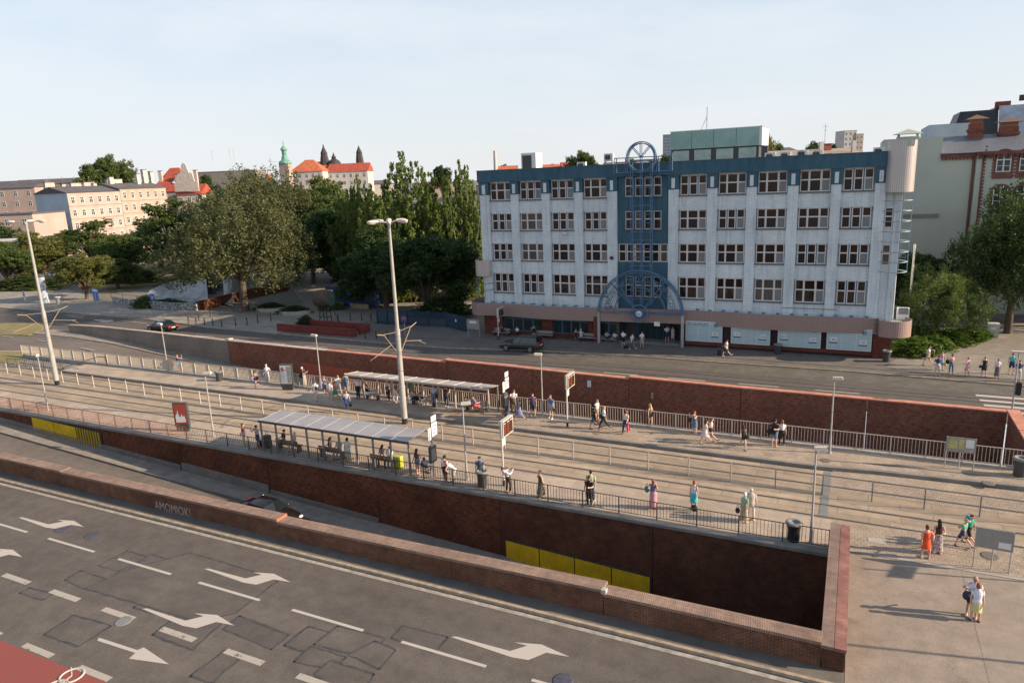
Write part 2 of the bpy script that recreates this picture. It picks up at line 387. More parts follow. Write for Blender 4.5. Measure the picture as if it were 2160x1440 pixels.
# ================================================================ SETTING
def interp(tb, x):
    if x <= tb[0][0]: return tb[0][1]
    for (a, b), (c, d) in zip(tb[:-1], tb[1:]):
        if x <= c: return b+(d-b)*(x-a)/(c-a)
    return tb[-1][1]
BT = [(-260, 12.0), (-140, 3.6), (-100, 2.4), (-80, 1.5), (-65, .6), (-37, .4), (-20, 0), (20, 0)]
yb = lambda x: interp(BT, x)
FW = lambda x: 56.3+yb(x)                    # far trench wall, trench side
nearz = lambda x: interp([(-100, -.2), (-85, -.25), (-8, -4.45), (4, -4.6)], x)
farz = lambda x: interp([(-100, -.02), (-90, -.12), (-53, -2.5), (-22, -4.6), (14, -4.9)], x)
XS = [-1400, -700, -400, -260, -200, -160, -140, -120, -110, -100, -95, -90, -85, -80, -75, -70, -65, -60, -50, -40, -30, -20, -10, -.2, 4, 10.6, 20, 60, 200, 600, 1400]
# the ground, one sheet with the two sunken ramps cut out
g = MB()
def band(y0, y1, x0, x1): g.sheet([x for x in XS if x0 <= x <= x1], y0, y1, -.03)
band(-300, 24.85, -1400, 1400)
band(24.85, 33.6, -1400, -100); band(24.85, 33.6, -.2, 1400)
band(33.6, 47.2, -1400, 1400)
band(47.2, FW, -1400, -100); band(47.2, FW, 10.6, 1400)
band(FW, 130, -1400, 1400); band(130, 900, -1400, 1400)
g.sheet([-9000, -1400], -3000, 9000, -.03); g.sheet([1400, 9000], -3000, 9000, -.03); g.sheet([-1400, 1400], 900, 9000, -.03); g.sheet([-1400, 1400], -3000, -300, -.03)
struct(g, 'ground', M['city'])
XR = [x for x in XS if -400 <= x <= 200]
r = MB(); r.sheet(XR, -60, 23.95, -.012); struct(r, 'near_road', M['road'])
g = MB(); g.sheet([x for x in XR if x <= .6], 23.68, 23.9, -.004); struct(g, 'near_gutter', M['gutter'])
k = MB(); k.strip([x for x in XR if x <= 0]+[2.6], 23.97, 24.13, -.03, .135); struct(k, 'near_kerb', M['kerb'])
s = MB(); s.strip([x for x in XR if x <= 0]+[.6], 24.13, 24.84, -.03, .13)
struct(s, 'near_pavement', M['walk_dark'])
# plaza at the crossing, right of the sunken ramp
p = MB(); p.prism([(.62, 24.84), (.62, 33.4), (.62, 34.15), (60, 34.15), (60, 20.5), (14, 21.2), (5, 23.2), (.62, 24.1)], -.03, .02); struct(p, 'plaza', M['plaza'])
p = MB(); p.sheet([5.2, 60], 20, 34.1, .026); pl = struct(p, 'plaza_new_asphalt', ground_mat('plaza_asphalt_new', (.27,.225,.185), (.31,.262,.215), .12, .15))
p = MB(); p.box(.62, 60, 34.15, 34.3, -.03, .045); struct(p, 'plaza_edging', M['concrete_l'])
p = MB(); p.sheet([-.2, 10, 60], 34.3, 37.0, .02); struct(p, 'plaza_pavers', M['platform'])
# near platform
p = MB(); p.sheet([x for x in XR if -75 <= x <= -.2], 33.95, 37.2, .012); struct(p, 'near_platform', M['platform_l'])
# tram track bed and rails
t = MB(); t.sheet([x for x in XR if x <= -.2], 37.2, 43.7, .0); t.sheet([-.2, 10, 60, 200], 37.0, 44.3, .0); t.sheet([x for x in XR if x <= -75], 33.7, 37.2, .0)
struct(t, 'track_bed', M['track'])
t = MB(); t.sheet([-.4, 10, 60], 41.0, 44.2, .006); t.sheet([2.5, 10, 60], 37.0, 37.9, .006); struct(t, 'track_paving', M['platform'])
t = MB(); t.sheet([-90, -40, -20, -.6], 40.05, 40.55, .005); struct(t, 'fence_strip', M['walk_dark'])
for yy in (37.45, 38.93, 41.5, 43.0):
    t = MB()
    bend = (lambda x, y=yy: y+interp([(-140, 2.6), (-90, .9), (-60, 0), (60, 0)], x)) if yy > 40 else (lambda x, y=yy: y)
    t.sheet([x for x in XR if x <= 60], (lambda x: bend(x)-.12), (lambda x: bend(x)+.12), .008)
    struct(t, 'tram_rail_groove', M['concrete'])
    t = MB(); t.strip([x for x in XR if x <= 60], (lambda x: bend(x)-.042), (lambda x: bend(x)+.042), -.02, .026); struct(t, 'tram_rail', M['rail_steel'])
t = MB(); t.sheet([-.85, -.45], 37.3, 43.6, .012); struct(t, 'track_cover_strip', M['mgrey'])
# far platform (raised) with its kerb
FP0 = lambda x: interp([(-80, 43.75), (-1.3, 43.75), (-1.25, 44.0), (10, 44.6), (60, 47)], x)
xs = [-74.5, -60, -40, -20, -1.3, 2, 10, 60]
p = MB(); p.strip([-74.5, -60, -40, -20, -1.3], lambda x: FP0(x)+.22, 47.02, -.03, .22); struct(p, 'far_platform', M['platform_l'])
p = MB(); p.strip([-28, -20, -1.3], lambda x: FP0(x)+.24, 46.98, .2205, .226); p.strip([-1.3, 2, 10, 60], lambda x: FP0(x)+.26, 47.02, -.03, .22); struct(p, 'far_platform_pavers', M['platform'])
p = MB(); p.strip([-74.5, -60, -40, -20, -1.3], FP0, lambda x: FP0(x)+.22, -.03, .224); p.strip([-1.3, 2, 10, 60], FP0, lambda x: FP0(x)+.26, -.03, .215); struct(p, 'far_platform_kerb', M['concrete'])
p = MB(); p.strip([-1.3, 2, 10, 60], lambda x: FP0(x)+1.0, lambda x: FP0(x)+1.12, -.03, .235); struct(p, 'paving_joint_strip', M['walk_dark'])
# platform end stairs going down on the far left
s = MB(); s.box(-86.5, -74.5, 46.9, 47.05, -.03, .2); struct(s, 'stair_kerb', M['concrete_l'])
p = MB(); p.prism([(-76, 44.6), (-74.5, 44.3), (-74.5, 46.9), (-84.5, 46.9), (-86.5, 46.9), (-86.5, 45.4)], -.02, .03); struct(p, 'stair_floor', M['concrete'])
# grass verges on the far left
v = MB(); v.prism(((-108.317,45.123),(-91.639,37.624),(-86.69,44.5),(-83.816,44.502),(-87.124,49.436),(-93.288,48.151)), -.02, .05); struct(v, 'verge_near', M['drygrass'])
v = MB(); v.prism(((-149.845,59.69),(-132.316,52.285),(-104.534,54.373),(-99.438,55.143),(-102.999,59.863),(-107.253,61.506),(-114.234,59.739)), -.02, .06); struct(v, 'verge_far', M['drygrass'])
v = MB(); v.prism(((-105.868,44.022),(-104.852,43.565),(-92.409,47.664),(-86.504,48.893),(-87.585,49.547)), -.02, .10); struct(v, 'verge_kerb', M['kerb'])
# sunken ramp roads
r = MB(); XN = [-200, -150, -100, -92, -85, -70, -60, -50, -40, -30, -20, -8, 4]
r.sheet(XN, 25.4, 32.0, nearz); struct(r, 'ramp_road_near', M['road_ramp'])
r = MB(); r.strip(XN, 32.0, 32.14, lambda x: nearz(x)-.2, lambda x: nearz(x)+.14); struct(r, 'ramp_kerb_near', M['concrete'])
r = MB(); r.strip(XN, 32.14, 33.75, lambda x: nearz(x)-.2, lambda x: nearz(x)+.13); struct(r, 'ramp_pavement_near', M['walk'])
XF = [-400, -260, -200, -160, -140, -120, -110, -100, -92, -85, -80, -70, -60, -53, -40, -30, -22, -10, 0, 12]
FR0 = lambda x: 47.3+interp([(-400, 20), (-140, 4.6), (-110, 2.5), (-90, .8), (-80, 0), (20, 0)], x)
FR1 = lambda x: FW(x)-1.6-interp([(-140, 2.2), (-100, .9), (-85, 0), (20, 0)], x)
r = MB(); r.sheet(XF, FR0, FR1, farz); struct(r, 'ramp_road_far', M['road_ramp'])
r = MB(); r.strip(XF, FR1, lambda x: FR1(x)+.14, lambda x: farz(x)-.2, lambda x: farz(x)+.13); struct(r, 'ramp_kerb_far', M['kerb'])
r = MB(); r.strip([x for x in XF if x > -105], lambda x: FR1(x)+.14, lambda x: FW(x)+.1, lambda x: farz(x)-.2, lambda x: farz(x)+.12); struct(r, 'ramp_pavement_far', M['walk'])
# far street
XQ = [-260, -200, -160, -140, -120, -110, -100, -90, -80, -70, -60, -50, -40, -30, -20, -10, 0, 12, 30, 80]
FK = lambda x: interp([(-260, 79), (-140, 69.4), (-94, 67.9), (-64, 65.3), (-42, 64.4), (-36, 65.0), (-30, 66.3), (-24, 67.0), (-12, 66.8), (0, 67.0), (12, 66.3), (80, 66)], x)
r = MB(); r.sheet(XQ, lambda x: FW(x)+.3, FK, -.004); struct(r, 'far_road', M['road_far'])
r = MB(); r.strip(XQ, FK, lambda x: FK(x)+.16, -.03, .125); struct(r, 'far_kerb', M['kerb'])
r = MB(); r.strip(XQ, lambda x: FK(x)+.16, lambda x: max(75.5, FK(x)+5), -.03, .12); struct(r, 'far_pavement', M['walk_dark'])
c = MB(); c.sheet([-30, -24, -12, 0, 12, 40], lambda x: interp([(-30, 65.2), (-24, 63.9), (-11, 63.5), (-3, 63.9), (12, 63.4), (40, 63)], x), lambda x: FK(x)-.02, .003)
struct(c, 'cobble_strip', M['cobble'])
# open plaza right of the building, gravelly paving
p = MB(); p.prism([(3.2, 69.2), (12, 68), (60, 68), (60, 110), (20, 100), (13.5, 88), (6.2, 76), (4.2, 73)], .118, .128); struct(p, 'side_plaza', ground_mat('side_plaza_paving', (.21,.19,.16), (.26,.235,.20), .4, .3))
# park pavement and paths on the left
p = MB(); p.prism(((-175.01,87.48),(-172.765,92.123),(-148.262,89.609),(-113.31,77.0),(-98.189,73.906),(-90.756,75.633),(-80.529,75.325),(-64.696,69.764),(-64.956,65.29),(-77.624,65.796),(-94.165,68.337),(-130.323,68.641),(-137.416,67.936)), -.02, .126); struct(p, 'park_pavement', ground_mat('park_pavement_slabs', (.27,.25,.22), (.32,.295,.26), .15, .2, paver=(1.0,1.0,.02,.8)))
p = MB(); p.prism(((-80.529,75.325),(-64.696,69.764),(-57.005,74.853),(-50.581,90.756),(-68.516,86.823),(-109.411,119.929),(-112.269,115.672),(-78.04,84.734)), -.02, .129); struct(p, 'park_path', M['pathway'])
p = MB(); p.prism(((-191.509,91.99),(-174.793,93.245),(-151.046,94.42),(-127.305,86.916),(-126.423,96.077),(-137.44,116.135),(-116.044,127.371),(-127.633,140.373),(-164.288,121.632),(-215.163,115.58),(-234.255,113.31)), -.02, .06); struct(p, 'park_lawn', M['drygrass'])
p = MB(); p.prism(((-150.251,91.861),(-138.954,95.169),(-137.143,104.495),(-138.467,114.346),(-146.44,118.357),(-150.011,104.742),(-158.416,95.977),(-185.564,92.966),(-175.01,87.48)), -.02, .085); struct(p, 'park_drive', M['road_far'])
p = MB(); p.prism(((-276.282,108.31),(-213.623,114.728),(-164.288,121.632),(-125.136,137.571),(-72.232,132.582),(-108.198,199.581),(-224.213,248.724),(-271.93,203.441),(-525.846,209.426)), -.02, .03); struct(p, 'park_floor', M['earth'])
p = MB(); p.prism([(-62, 76), (-39, 75.4), (-39, 120), (-62, 120)], -.02, .04); struct(p, 'park_ground', M['earth'])

# painted markings
def mark(pts, name='road_marking', m='paint', z=.0):
    q = MB(); q.prism(pts, z-.004, z); return struct(q, name, M[m])
def dashes(y, w, x0, period, ln, n, m='paint', z=-.0045, name='lane_dash'):
    for i in range(n):
        q = MB(); a = x0+i*period; q.prism([(a, y-w/2), (a+ln, y-w/2), (a+ln, y+w/2), (a, y+w/2)], z-.004, z)
        struct(q, name, M[m])
dashes(20.3, .15, -50.0, 5.75, 3.85, 12)
dashes(17.1, .30, -40.6, 3.76, 2.0, 8, 'paint_old')
dashes(14.1, .28, -33.6, 3.55, 1.85, 4, 'paint_old')
A2 = ((-27.736,21.268),(-27.57,21.38),(-25.14,21.401),(-24.657,21.947),(-25.233,21.942),(-24.154,22.236),(-22.864,21.963),(-23.808,21.845),(-24.263,21.19),(-24.94,21.09))
def arrow(dx, dy, m='paint'): mark([(a+dx, b+dy) for a, b in A2], 'merge_arrow', m)
arrow(0, 0); arrow(-15.05, -.05); arrow(13.95, .05); arrow(.1, -3.5); arrow(-14.9, -3.45)
mark(((-27.513,15.631),(-27.3,15.651),(-25.219,15.722),(-25.143,15.946),(-23.229,15.617),(-25.06,15.223),(-25.147,15.561),(-27.387,15.481)), 'straight_arrow')
mark(((-33.416,13.871),(-31.354,13.885),(-28.138,13.887),(-24.46,13.948),(-21.437,13.634),(-27.802,10.952)), 'cycle_lane', 'paint_red', -.006)
for c_, R_ in (((-26.251,13.655), .42), ((-26.156,12.99), .40)):
    q = MB(); q.ring((c_[0], c_[1], -.012), R_, .05, 'Z', 24, 6); tag(q.build('cycle_symbol', M['paint']), kind='structure')
q = MB(); a_, b_ = (-26.251,13.655), (-26.156,12.99)
q.tube((a_[0], a_[1], -.01), (b_[0], b_[1], -.01), .03); q.tube((a_[0], a_[1], -.01), (a_[0]-.5, a_[1]+.3, -.01), .03); tag(q.build('cycle_symbol', M['paint']), kind='structure')
# asphalt patches with tar seams on the near road
PZ = [0]
def patch(pts):
    PZ[0] += .0003; zz = -.0118+PZ[0]
    q = MB(); q.poly([(a, b, zz) for a, b in (pts if sum(pts[i][0]*pts[(i+1)%len(pts)][1]-pts[(i+1)%len(pts)][0]*pts[i][1] for i in range(len(pts))) > 0 else pts[::-1])]); struct(q, 'road_repair', M['road_patch'])
    q = MB(); cx = sum(a for a, b in pts)/len(pts)
    for i in range(len(pts)):
        a = Vector(pts[i]); b = Vector(pts[(i+1) % len(pts)]); d = (b-a); n = Vector((-d.y, d.x)).normalized(); k = max(3, int(d.length/.35))
        prev = None
        for j in range(k+1):
            c_ = a+d*(j/k)+n*RN.uniform(-.03, .03); wd = RN.uniform(.03, .075)
            cur = (c_+n*wd, c_-n*wd)
            if prev: q.poly([(prev[0].x, prev[0].y, zz+.00014), (prev[1].x, prev[1].y, zz+.00014), (cur[1].x, cur[1].y, zz+.00014), (cur[0].x, cur[0].y, zz+.00014)])
            prev = cur
    struct(q, 'tar_seam', M['tar'])
M['tar'] = mat('tar_seal', (.062,.058,.060), .7, noise=.3)
for P_ in (((-33.117,19.463),(-33.108,21.048),(-31.536,21.01),(-31.621,19.495)), ((-31.322,19.66),(-31.561,21.25),(-29.304,21.306),(-29.162,19.752)), ((-33.413,17.922),(-33.53,18.829),(-31.529,18.807),(-31.68,17.836)),
           ((-31.57,18.352),(-31.431,19.663),(-30.354,19.634),(-30.487,18.315)), ((-34.358,16.381),(-34.391,16.877),(-32.712,16.96),(-32.659,16.491)), ((-29.945,14.838),(-30.144,16.264),(-27.804,16.414),(-27.778,14.925)),
           ((-28.144,17.684),(-28.305,18.651),(-26.378,18.788),(-26.052,17.779)), ((-25.553,16.638),(-25.739,18.658),(-23.447,18.477),(-23.109,16.592)), ((-23.048,18.111),(-23.114,19.084),(-20.097,18.875),(-20.086,17.87)),
           ((-19.83,18.262),(-19.753,19.631),(-18.557,19.709),(-18.346,18.308)), ((-18.75,18.772),(-18.628,20.16),(-16.252,20.221),(-16.303,18.968)), ((-18.747,17.625),(-18.758,18.64),(-17.001,18.68),(-17.05,17.887)),
           ((-17.516,17.406),(-17.464,18.246),(-15.359,18.304),(-15.228,17.266),(-16.527,16.989)), ((-16.016,20.317),(-16.048,21.214),(-13.906,21.282),(-13.942,20.25)), ((-16.986,18.808),(-16.558,19.932),(-15.405,19.77),(-15.351,18.593)),
           ((-21.89,15.443),(-21.835,17.118),(-20.929,17.241),(-20.795,15.478)), ((-31.719,17.863),(-31.431,19.663),(-29.751,22.112),(-23.56,21.988),(-23.404,19.226),(-24.42,18.08))):
    patch(P_)
def manhole(c_, r_, z=-.004, m='mgrey', name='manhole_cover'):
    q = MB(); q.lathe([(r_+.06, z-.006), (r_+.06, z), (r_, z+.002), (0, z+.003)], (c_[0], c_[1], 0), 20); o = q.build(name, M[m])
    return tag(o, kind='structure')
M['lid_blue'] = mat('manhole_blue_tint', (.075,.072,.095), .6, noise=.3, nscale=6)
manhole((-36.482,21.449), .36, m='lid_blue'); manhole((-38.851,21.333), .38, m='lid_blue'); manhole((-8.68,20.698), .33, m='lid_blue')
manhole((-27.597,16.821), .3, m='mgrey')
for c_ in ((-0.809,44.834), (7.559,44.405)): manhole(c_, .27, .231, 'walk_dark')
manhole((6.518,35.998), .33, .03, 'walk_dark')
q = MB(); q.box(1.45, 2.25, 35.45, 35.9, .02, .03); struct(q, 'inspection_cover', M['lid'])
# markings of the far street
for i, x in enumerate([-75.5, -69.2, -63, -56.8, -50.7, -44.6, -38.6]):
    mark([(x, 60.6+yb(x)), (x+3.2, 60.6+yb(x)), (x+3.2, 60.74+yb(x)), (x, 60.74+yb(x))], 'lane_dash', 'paint', .002)
for x in (-32.6, -26.6, -20.4, -14.4, -8.3, -2.2): mark([(x, 60.55), (x+3.3, 60.55), (x+3.3, 60.69), (x, 60.69)], 'lane_dash', 'paint', .002)
for i in range(7): x = -139+i*7.6; yy = 64.2+yb(x)*.9; mark([(x, yy), (x+3.3, yy-.2), (x+3.3, yy-.05), (x, yy+.15)], 'lane_dash', 'paint', .002)
for x, yy in ((-134, 70.2), (-101.5, 65.6)):
    mark([(x, yy), (x+3, yy-.5), (x+3, yy-1.2), (x+5, yy-.1), (x+3, yy+.9), (x+3, yy+.3), (x, yy+.5)][::-1], 'lane_arrow', 'paint', .002)
for i in range(4): mark([(9.2+.1*i, 62.6-i*1.25), (16, 62.6-i*1.25), (16, 63.1-i*1.25), (9.2+.1*i, 63.1-i*1.25)], 'crossing_stripe', 'paint', .004)
for x in (-113, -104, -95, -86): mark([(x, 51.5+yb(x)), (x+3.4, 51.3+yb(x+3.4)), (x+3.4, 51.45+yb(x+3.4)), (x, 51.65+yb(x))], 'lane_dash', 'paint', farz(x)+.06)

# ---------------------------------------------------------------- brick walls
wall_grp = 'brick parapet walls round the sunken ramps'
t = thing('parapet_wall', 'long low brick parapet with a brick coping between the near road and the near ramp', 'wall', (0,0,0))
segs = [(-75, -44.2, 1.16, 1.22), (-44.2, -26.2, 1.16, 1.22), (-26.2, -15.8, 1.10, 1.22), (-15.8, -8.5, 1.22, 1.34), (-8.5, -.2, 1.18, 1.19)]
for i, (a, b, za, zb) in enumerate(segs):
    q = MB(); q.strip([a+.015, b-.015], 24.85, 25.4, lambda x: nearz(x)-.3, lambda x: za+(zb-za)*(x-a)/(b-a)-.13); q.build('wall_section', M['brick_near'], t)
    q = MB(); q.strip([a+.004, b-.004], 24.76, 25.48, lambda x: za+(zb-za)*(x-a)/(b-a)-.13, lambda x: za+(zb-za)*(x-a)/(b-a)); q.build('coping', M['coping_brick'], t)
q = MB(); q.box(-26.32, -26.19, 24.74, 25.5, 1.08, 1.235); q.build('coping_end_brick', mat('brick_warm', (.36,.15,.09), .9, noise=.2), t)
q = MB(); q.box(-8.56, -8.36, 24.74, 25.0, 1.16, 1.35); q.build('mortar_repair', mat('mortar_pale', (.42,.39,.36), .9, noise=.2), t)
def graffiti(parent, x0, y, z0, seed, n=9, h=.5, m='graf', step=.3):
    r_ = random.Random(seed); q = MB()
    for i in range(n):
        x = x0+i*step; pts = [(x+r_.uniform(-.05,.3), y, z0+r_.uniform(0, h)) for _ in range(4)]
        q.path(pts, .014, 4)
    return q.build('graffiti', M[m], parent)
M['graf'] = mat('graffiti_grey', (.34,.31,.30), .8)
# the tag on the parapet: AMOMIOKI!
tg = text_obj('AMOMIOK!', .80, M['graf'], 'graffiti', t, ((-34.286,0.326)[0], 24.843, (-34.286,0.326)[1]), (pi/2, 0, 0), .002, width=.74)
tag(t, group=None)
t = thing('end_wall', 'thick brick end wall with a wide weathered coping at the right plaza', 'wall')
q = MB(); q.box(-.17, .55, 24.8, 34.55, -4.9, .99); q.build('wall_section', M['brick'], t)
q = MB(); q.box(-.24, .2, 24.72, 34.62, .99, 1.12); q.build('coping', M['coping_y'], t)
q = MB(); q.box(.215, .62, 24.72, 34.62, .985, 1.115); q.build('coping', brick_mat('brick_coping_side', (.36,.17,.14), (.28,.13,.11), (.33,.22,.18), bw=.35, bh=.085, ms=.01), t)
# platform retaining wall
t = thing('retaining_wall', 'tall dark brick retaining wall under the near platform with a grey concrete ledge', 'wall')
joints = [-100, -70.5, -53.4, -44.5, -35.8, -26.5, -17.75, -8.7, -.17]
for i, (a, b) in enumerate(zip(joints[:-1], joints[1:])):
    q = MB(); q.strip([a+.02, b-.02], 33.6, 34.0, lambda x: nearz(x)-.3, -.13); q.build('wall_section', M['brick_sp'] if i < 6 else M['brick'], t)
q = MB(); q.strip([-100, -.17], 33.62, 33.99, lambda x: nearz(x)-.3, -.14); q.build('backing', M['black'], t)
q = MB(); q.strip([-100, -60, -30, -.17], 33.5, 34.05, -.13, .035); q.build('ledge', M['concrete'], t)
for a, b, h_ in ((-100, -44.6, .5), (-44.4, -35.9, .75), (-35.7, -26.6, .45)):
    q = MB(); q.strip([a, (a+b)/2, b], 33.47, 33.6, lambda x: nearz(x), lambda x: nearz(x)+h_); q.build('plinth', M['concrete'], t)
def yellow_panels(label, x0, x1, zt0, zt1, zb0, zb1, n, openn=0):
    t_ = thing('shutter', label, 'shutter')
    for i in range(n):
        a = x0+(x1-x0)*i/n; b = x0+(x1-x0)*(i+1)/n
        zt = lambda x: zt0+(zt1-zt0)*(x-x0)/(x1-x0); zb = lambda x: zb0+(zb1-zb0)*(x-x0)/(x1-x0)
        if i >= n-openn:
            for k_ in range(9):
                c_ = a+(b-a)*(k_+.5)/9; q = MB(); q.strip([c_-.05, c_+.05], 33.44, 33.5, zb, zt); q.build('slat', M['yellow'], t_)
            q = MB(); q.strip([a, b], 33.55, 33.598, zb, zt); q.build('backing', M['black'], t_)
            continue
        q = MB(); xs_ = []; m_ = 14
        vs = []; fs = []
        for k_ in range(m_*2+1):
            x = a+.03+(b-a-.06)*k_/(m_*2); y = 33.46+(.035 if (k_ // 1) % 2 else 0)
            vs += [(x, y, zb(x)), (x, y, zt(x))]
        fs = [(2*j, 2*j+2, 2*j+3, 2*j+1) for j in range(m_*2)]
        q.add(vs, fs); q.build('panel', M['yellow_flat'], t_)
    q = MB(); q.strip([x0-.06, x1+.06], 33.5, 33.592, lambda x: zb0+(zb1-zb0)*(x-x0)/(x1-x0)-.04, lambda x: zt0+(zt1-zt0)*(x-x0)/(x1-x0)+.05); q.build('frame', M['dgrey'], t_)
    return t_
M['yellow_flat'] = mat('yellow_sheet_metal', (.70,.48,.012), .6, noise=.18, nscale=1.2)
yellow_panels('yellow corrugated shutter near the end of the ramp behind the brick parapet', -17.42, -8.8, -2.68, -3.14, -4.0, -4.45, 4)
yellow_panels('faded yellow corrugated shutter low on the far left of the retaining wall', -62.3, -53.5, -.13, -.47, -1.3, -1.95, 3, 1)
# far trench wall
t = thing('far_parapet_wall', 'long brick retaining wall with a terracotta coping along the far street', 'wall')
xj = [-64.3, -50, -35.0, -25.8, -16.7, -7.5, 1.55, 10.2]
tops = [(1.18, 1.02), (1.02, .90), (1.12, 1.04), (1.04, .93), (1.10, .98), (.98, .95), (.95, .90)]
for i, (a, b) in enumerate(zip(xj[:-1], xj[1:])):
    za, zb_ = tops[i]; ff = lambda x: za+(zb_-za)*(x-a)/(b-a)
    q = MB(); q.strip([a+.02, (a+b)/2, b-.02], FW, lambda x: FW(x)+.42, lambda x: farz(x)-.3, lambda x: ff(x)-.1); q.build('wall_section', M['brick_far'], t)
    q = MB(); q.strip([a+.003, (a+b)/2, b-.003], lambda x: FW(x)-.07, lambda x: FW(x)+.5, lambda x: ff(x)-.1, ff); q.build('coping', M['coping_pale' if i < 1 else 'coping_red'], t)
q = MB(); q.box(-35.2, -34.85, 56.6, 57.2, 1.0, 1.15); q.build('coping_end_block', M['coping_red'], t)
q = MB(); q.strip([-53.6, -40.0], lambda x: FW(x)-.05, lambda x: FW(x)-.005, farz, lambda x: -.58-(x+53.6)*.035); q.build('painted_panel', mat('red_oxide_panel', (.36,.095,.05), .85, noise=.1), t)
t = thing('concrete_wall', 'plain tan concrete wall with a pale coping sloping down beside the far ramp', 'wall')
q = MB(); q.strip([-96, -90, -80, -72, -64.35], FW, lambda x: FW(x)+.35, lambda x: farz(x)-.3, lambda x: interp([(-96, .9), (-88, 1.15), (-64, 1.05)], x)); q.build('wall_section', M['concrete_wall'], t)
q = MB(); q.strip([-96, -90, -80, -72, -64.35], lambda x: FW(x)-.06, lambda x: FW(x)+.42, lambda x: interp([(-96, .9), (-88, 1.15), (-64, 1.05)], x), lambda x: interp([(-96, 1.0), (-88, 1.25), (-64, 1.15)], x)); q.build('coping', M['coping_pale'], t)
q = MB(); q.box(-64.5, -64.1, 56.85, 57.5, 1.05, 1.32); q.build('coping_end_block', M['coping_pale'], t)
t = thing('side_parapet_wall', 'short brick wall with a terracotta coping closing the far ramp at the crossing', 'wall')
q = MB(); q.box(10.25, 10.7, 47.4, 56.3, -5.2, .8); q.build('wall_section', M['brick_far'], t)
q = MB(); q.box(10.2, 10.95, 47.3, 56.78, .8, .92); q.build('coping', M['coping_red'], t)
t = thing('platform_side_wall', 'brick wall of the far platform down to the ramp, mostly hidden behind the pale railing', 'wall')
q = MB(); q.strip([-86, -70, -53, -22, 10.2], 47.05, 47.28, lambda x: farz(x)-.2, .1); q.build('wall_section', M['brick'], t)
q = MB(); q.strip([-86.5, -40, 10.2], 46.95, 47.32, .1, .3); q.build('ledge', M['concrete_l'], t)

# ================================================================ THE OFFICE BUILDING
def facade_mat():
    m, nt, b = newmat('painted_brick_white', .9, .2)
    uv = boxuv(nt)
    br = N(nt, 'ShaderNodeTexBrick'); br.inputs['Scale'].default_value = 1.0; br.inputs['Brick Width'].default_value = .5; br.inputs['Row Height'].default_value = .16; br.inputs['Mortar Size'].default_value = .018
    br.inputs['Color1'].default_value = (1,1,1,1); br.inputs['Color2'].default_value = (.9,.9,.9,1); br.inputs['Mortar'].default_value = (.78,.78,.78,1)
    nt.links.new(uv, br.inputs['Vector'])
    mp = N(nt, 'ShaderNodeMapping'); mp.inputs['Scale'].default_value = (2.4, .22, 1); nt.links.new(uv, mp.inputs[0])
    streak = noise(nt, mp.outputs[0], 1.0, 6, .65); big = noise(nt, uv, .22, 5)
    c = mixc(nt, 1.0, (.70,.77,.80), br.outputs['Color'], 'MULTIPLY')
    c = mixc(nt, 1.0, c, ramp(nt, streak, [(.30, (.76,.77,.78)), (.52, (1.03,1.03,1.03))]), 'MULTIPLY')
    c = mixc(nt, 1.0, c, ramp(nt, big, [(.35, (.86,.87,.88)), (.65, (1.06,1.06,1.05))]), 'MULTIPLY')
    nt.links.new(c, b.inputs['Base Color'])
    bp = N(nt, 'ShaderNodeBump'); bp.inputs['Strength'].default_value = .4; bp.inputs['Distance'].default_value = .02; bp.invert = True
    nt.links.new(br.outputs['Fac'], bp.inputs['Height']); nt.links.new(bp.outputs[0], b.inputs['Normal'])
    return m
M['fac'] = facade_mat()
def blue_mat():
    m, nt, b = newmat('painted_blue_render', .8, .25)
    uv = boxuv(nt); mp = N(nt, 'ShaderNodeMapping'); mp.inputs['Scale'].default_value = (1.6, .3, 1); nt.links.new(uv, mp.inputs[0])
    c = mixc(nt, ramp(nt, noise(nt, mp.outputs[0], 1.2, 6), [(.35, (0,0,0)), (.65, (1,1,1))]), (.04,.098,.14), (.062,.135,.185))
    c = mixc(nt, ramp(nt, noise(nt, uv, 1.6, 8, .8), [(.66, (0,0,0)), (.74, (.4,.4,.4))]), c, (.16,.23,.28))
    nt.links.new(c, b.inputs['Base Color']); return m
M['fblue'] = blue_mat()
M['bluesteel'] = mat('blue_steel_tube', (.10,.185,.30), .5, .1, noise=.15)
M['frame'] = mat('window_frame_white', (.66,.64,.62), .5, noise=.06)
M['sill'] = mat('window_sill_grey', (.12,.12,.125), .7)
M['mullion_blue'] = mat('mullion_blue', (.05,.14,.24), .6)
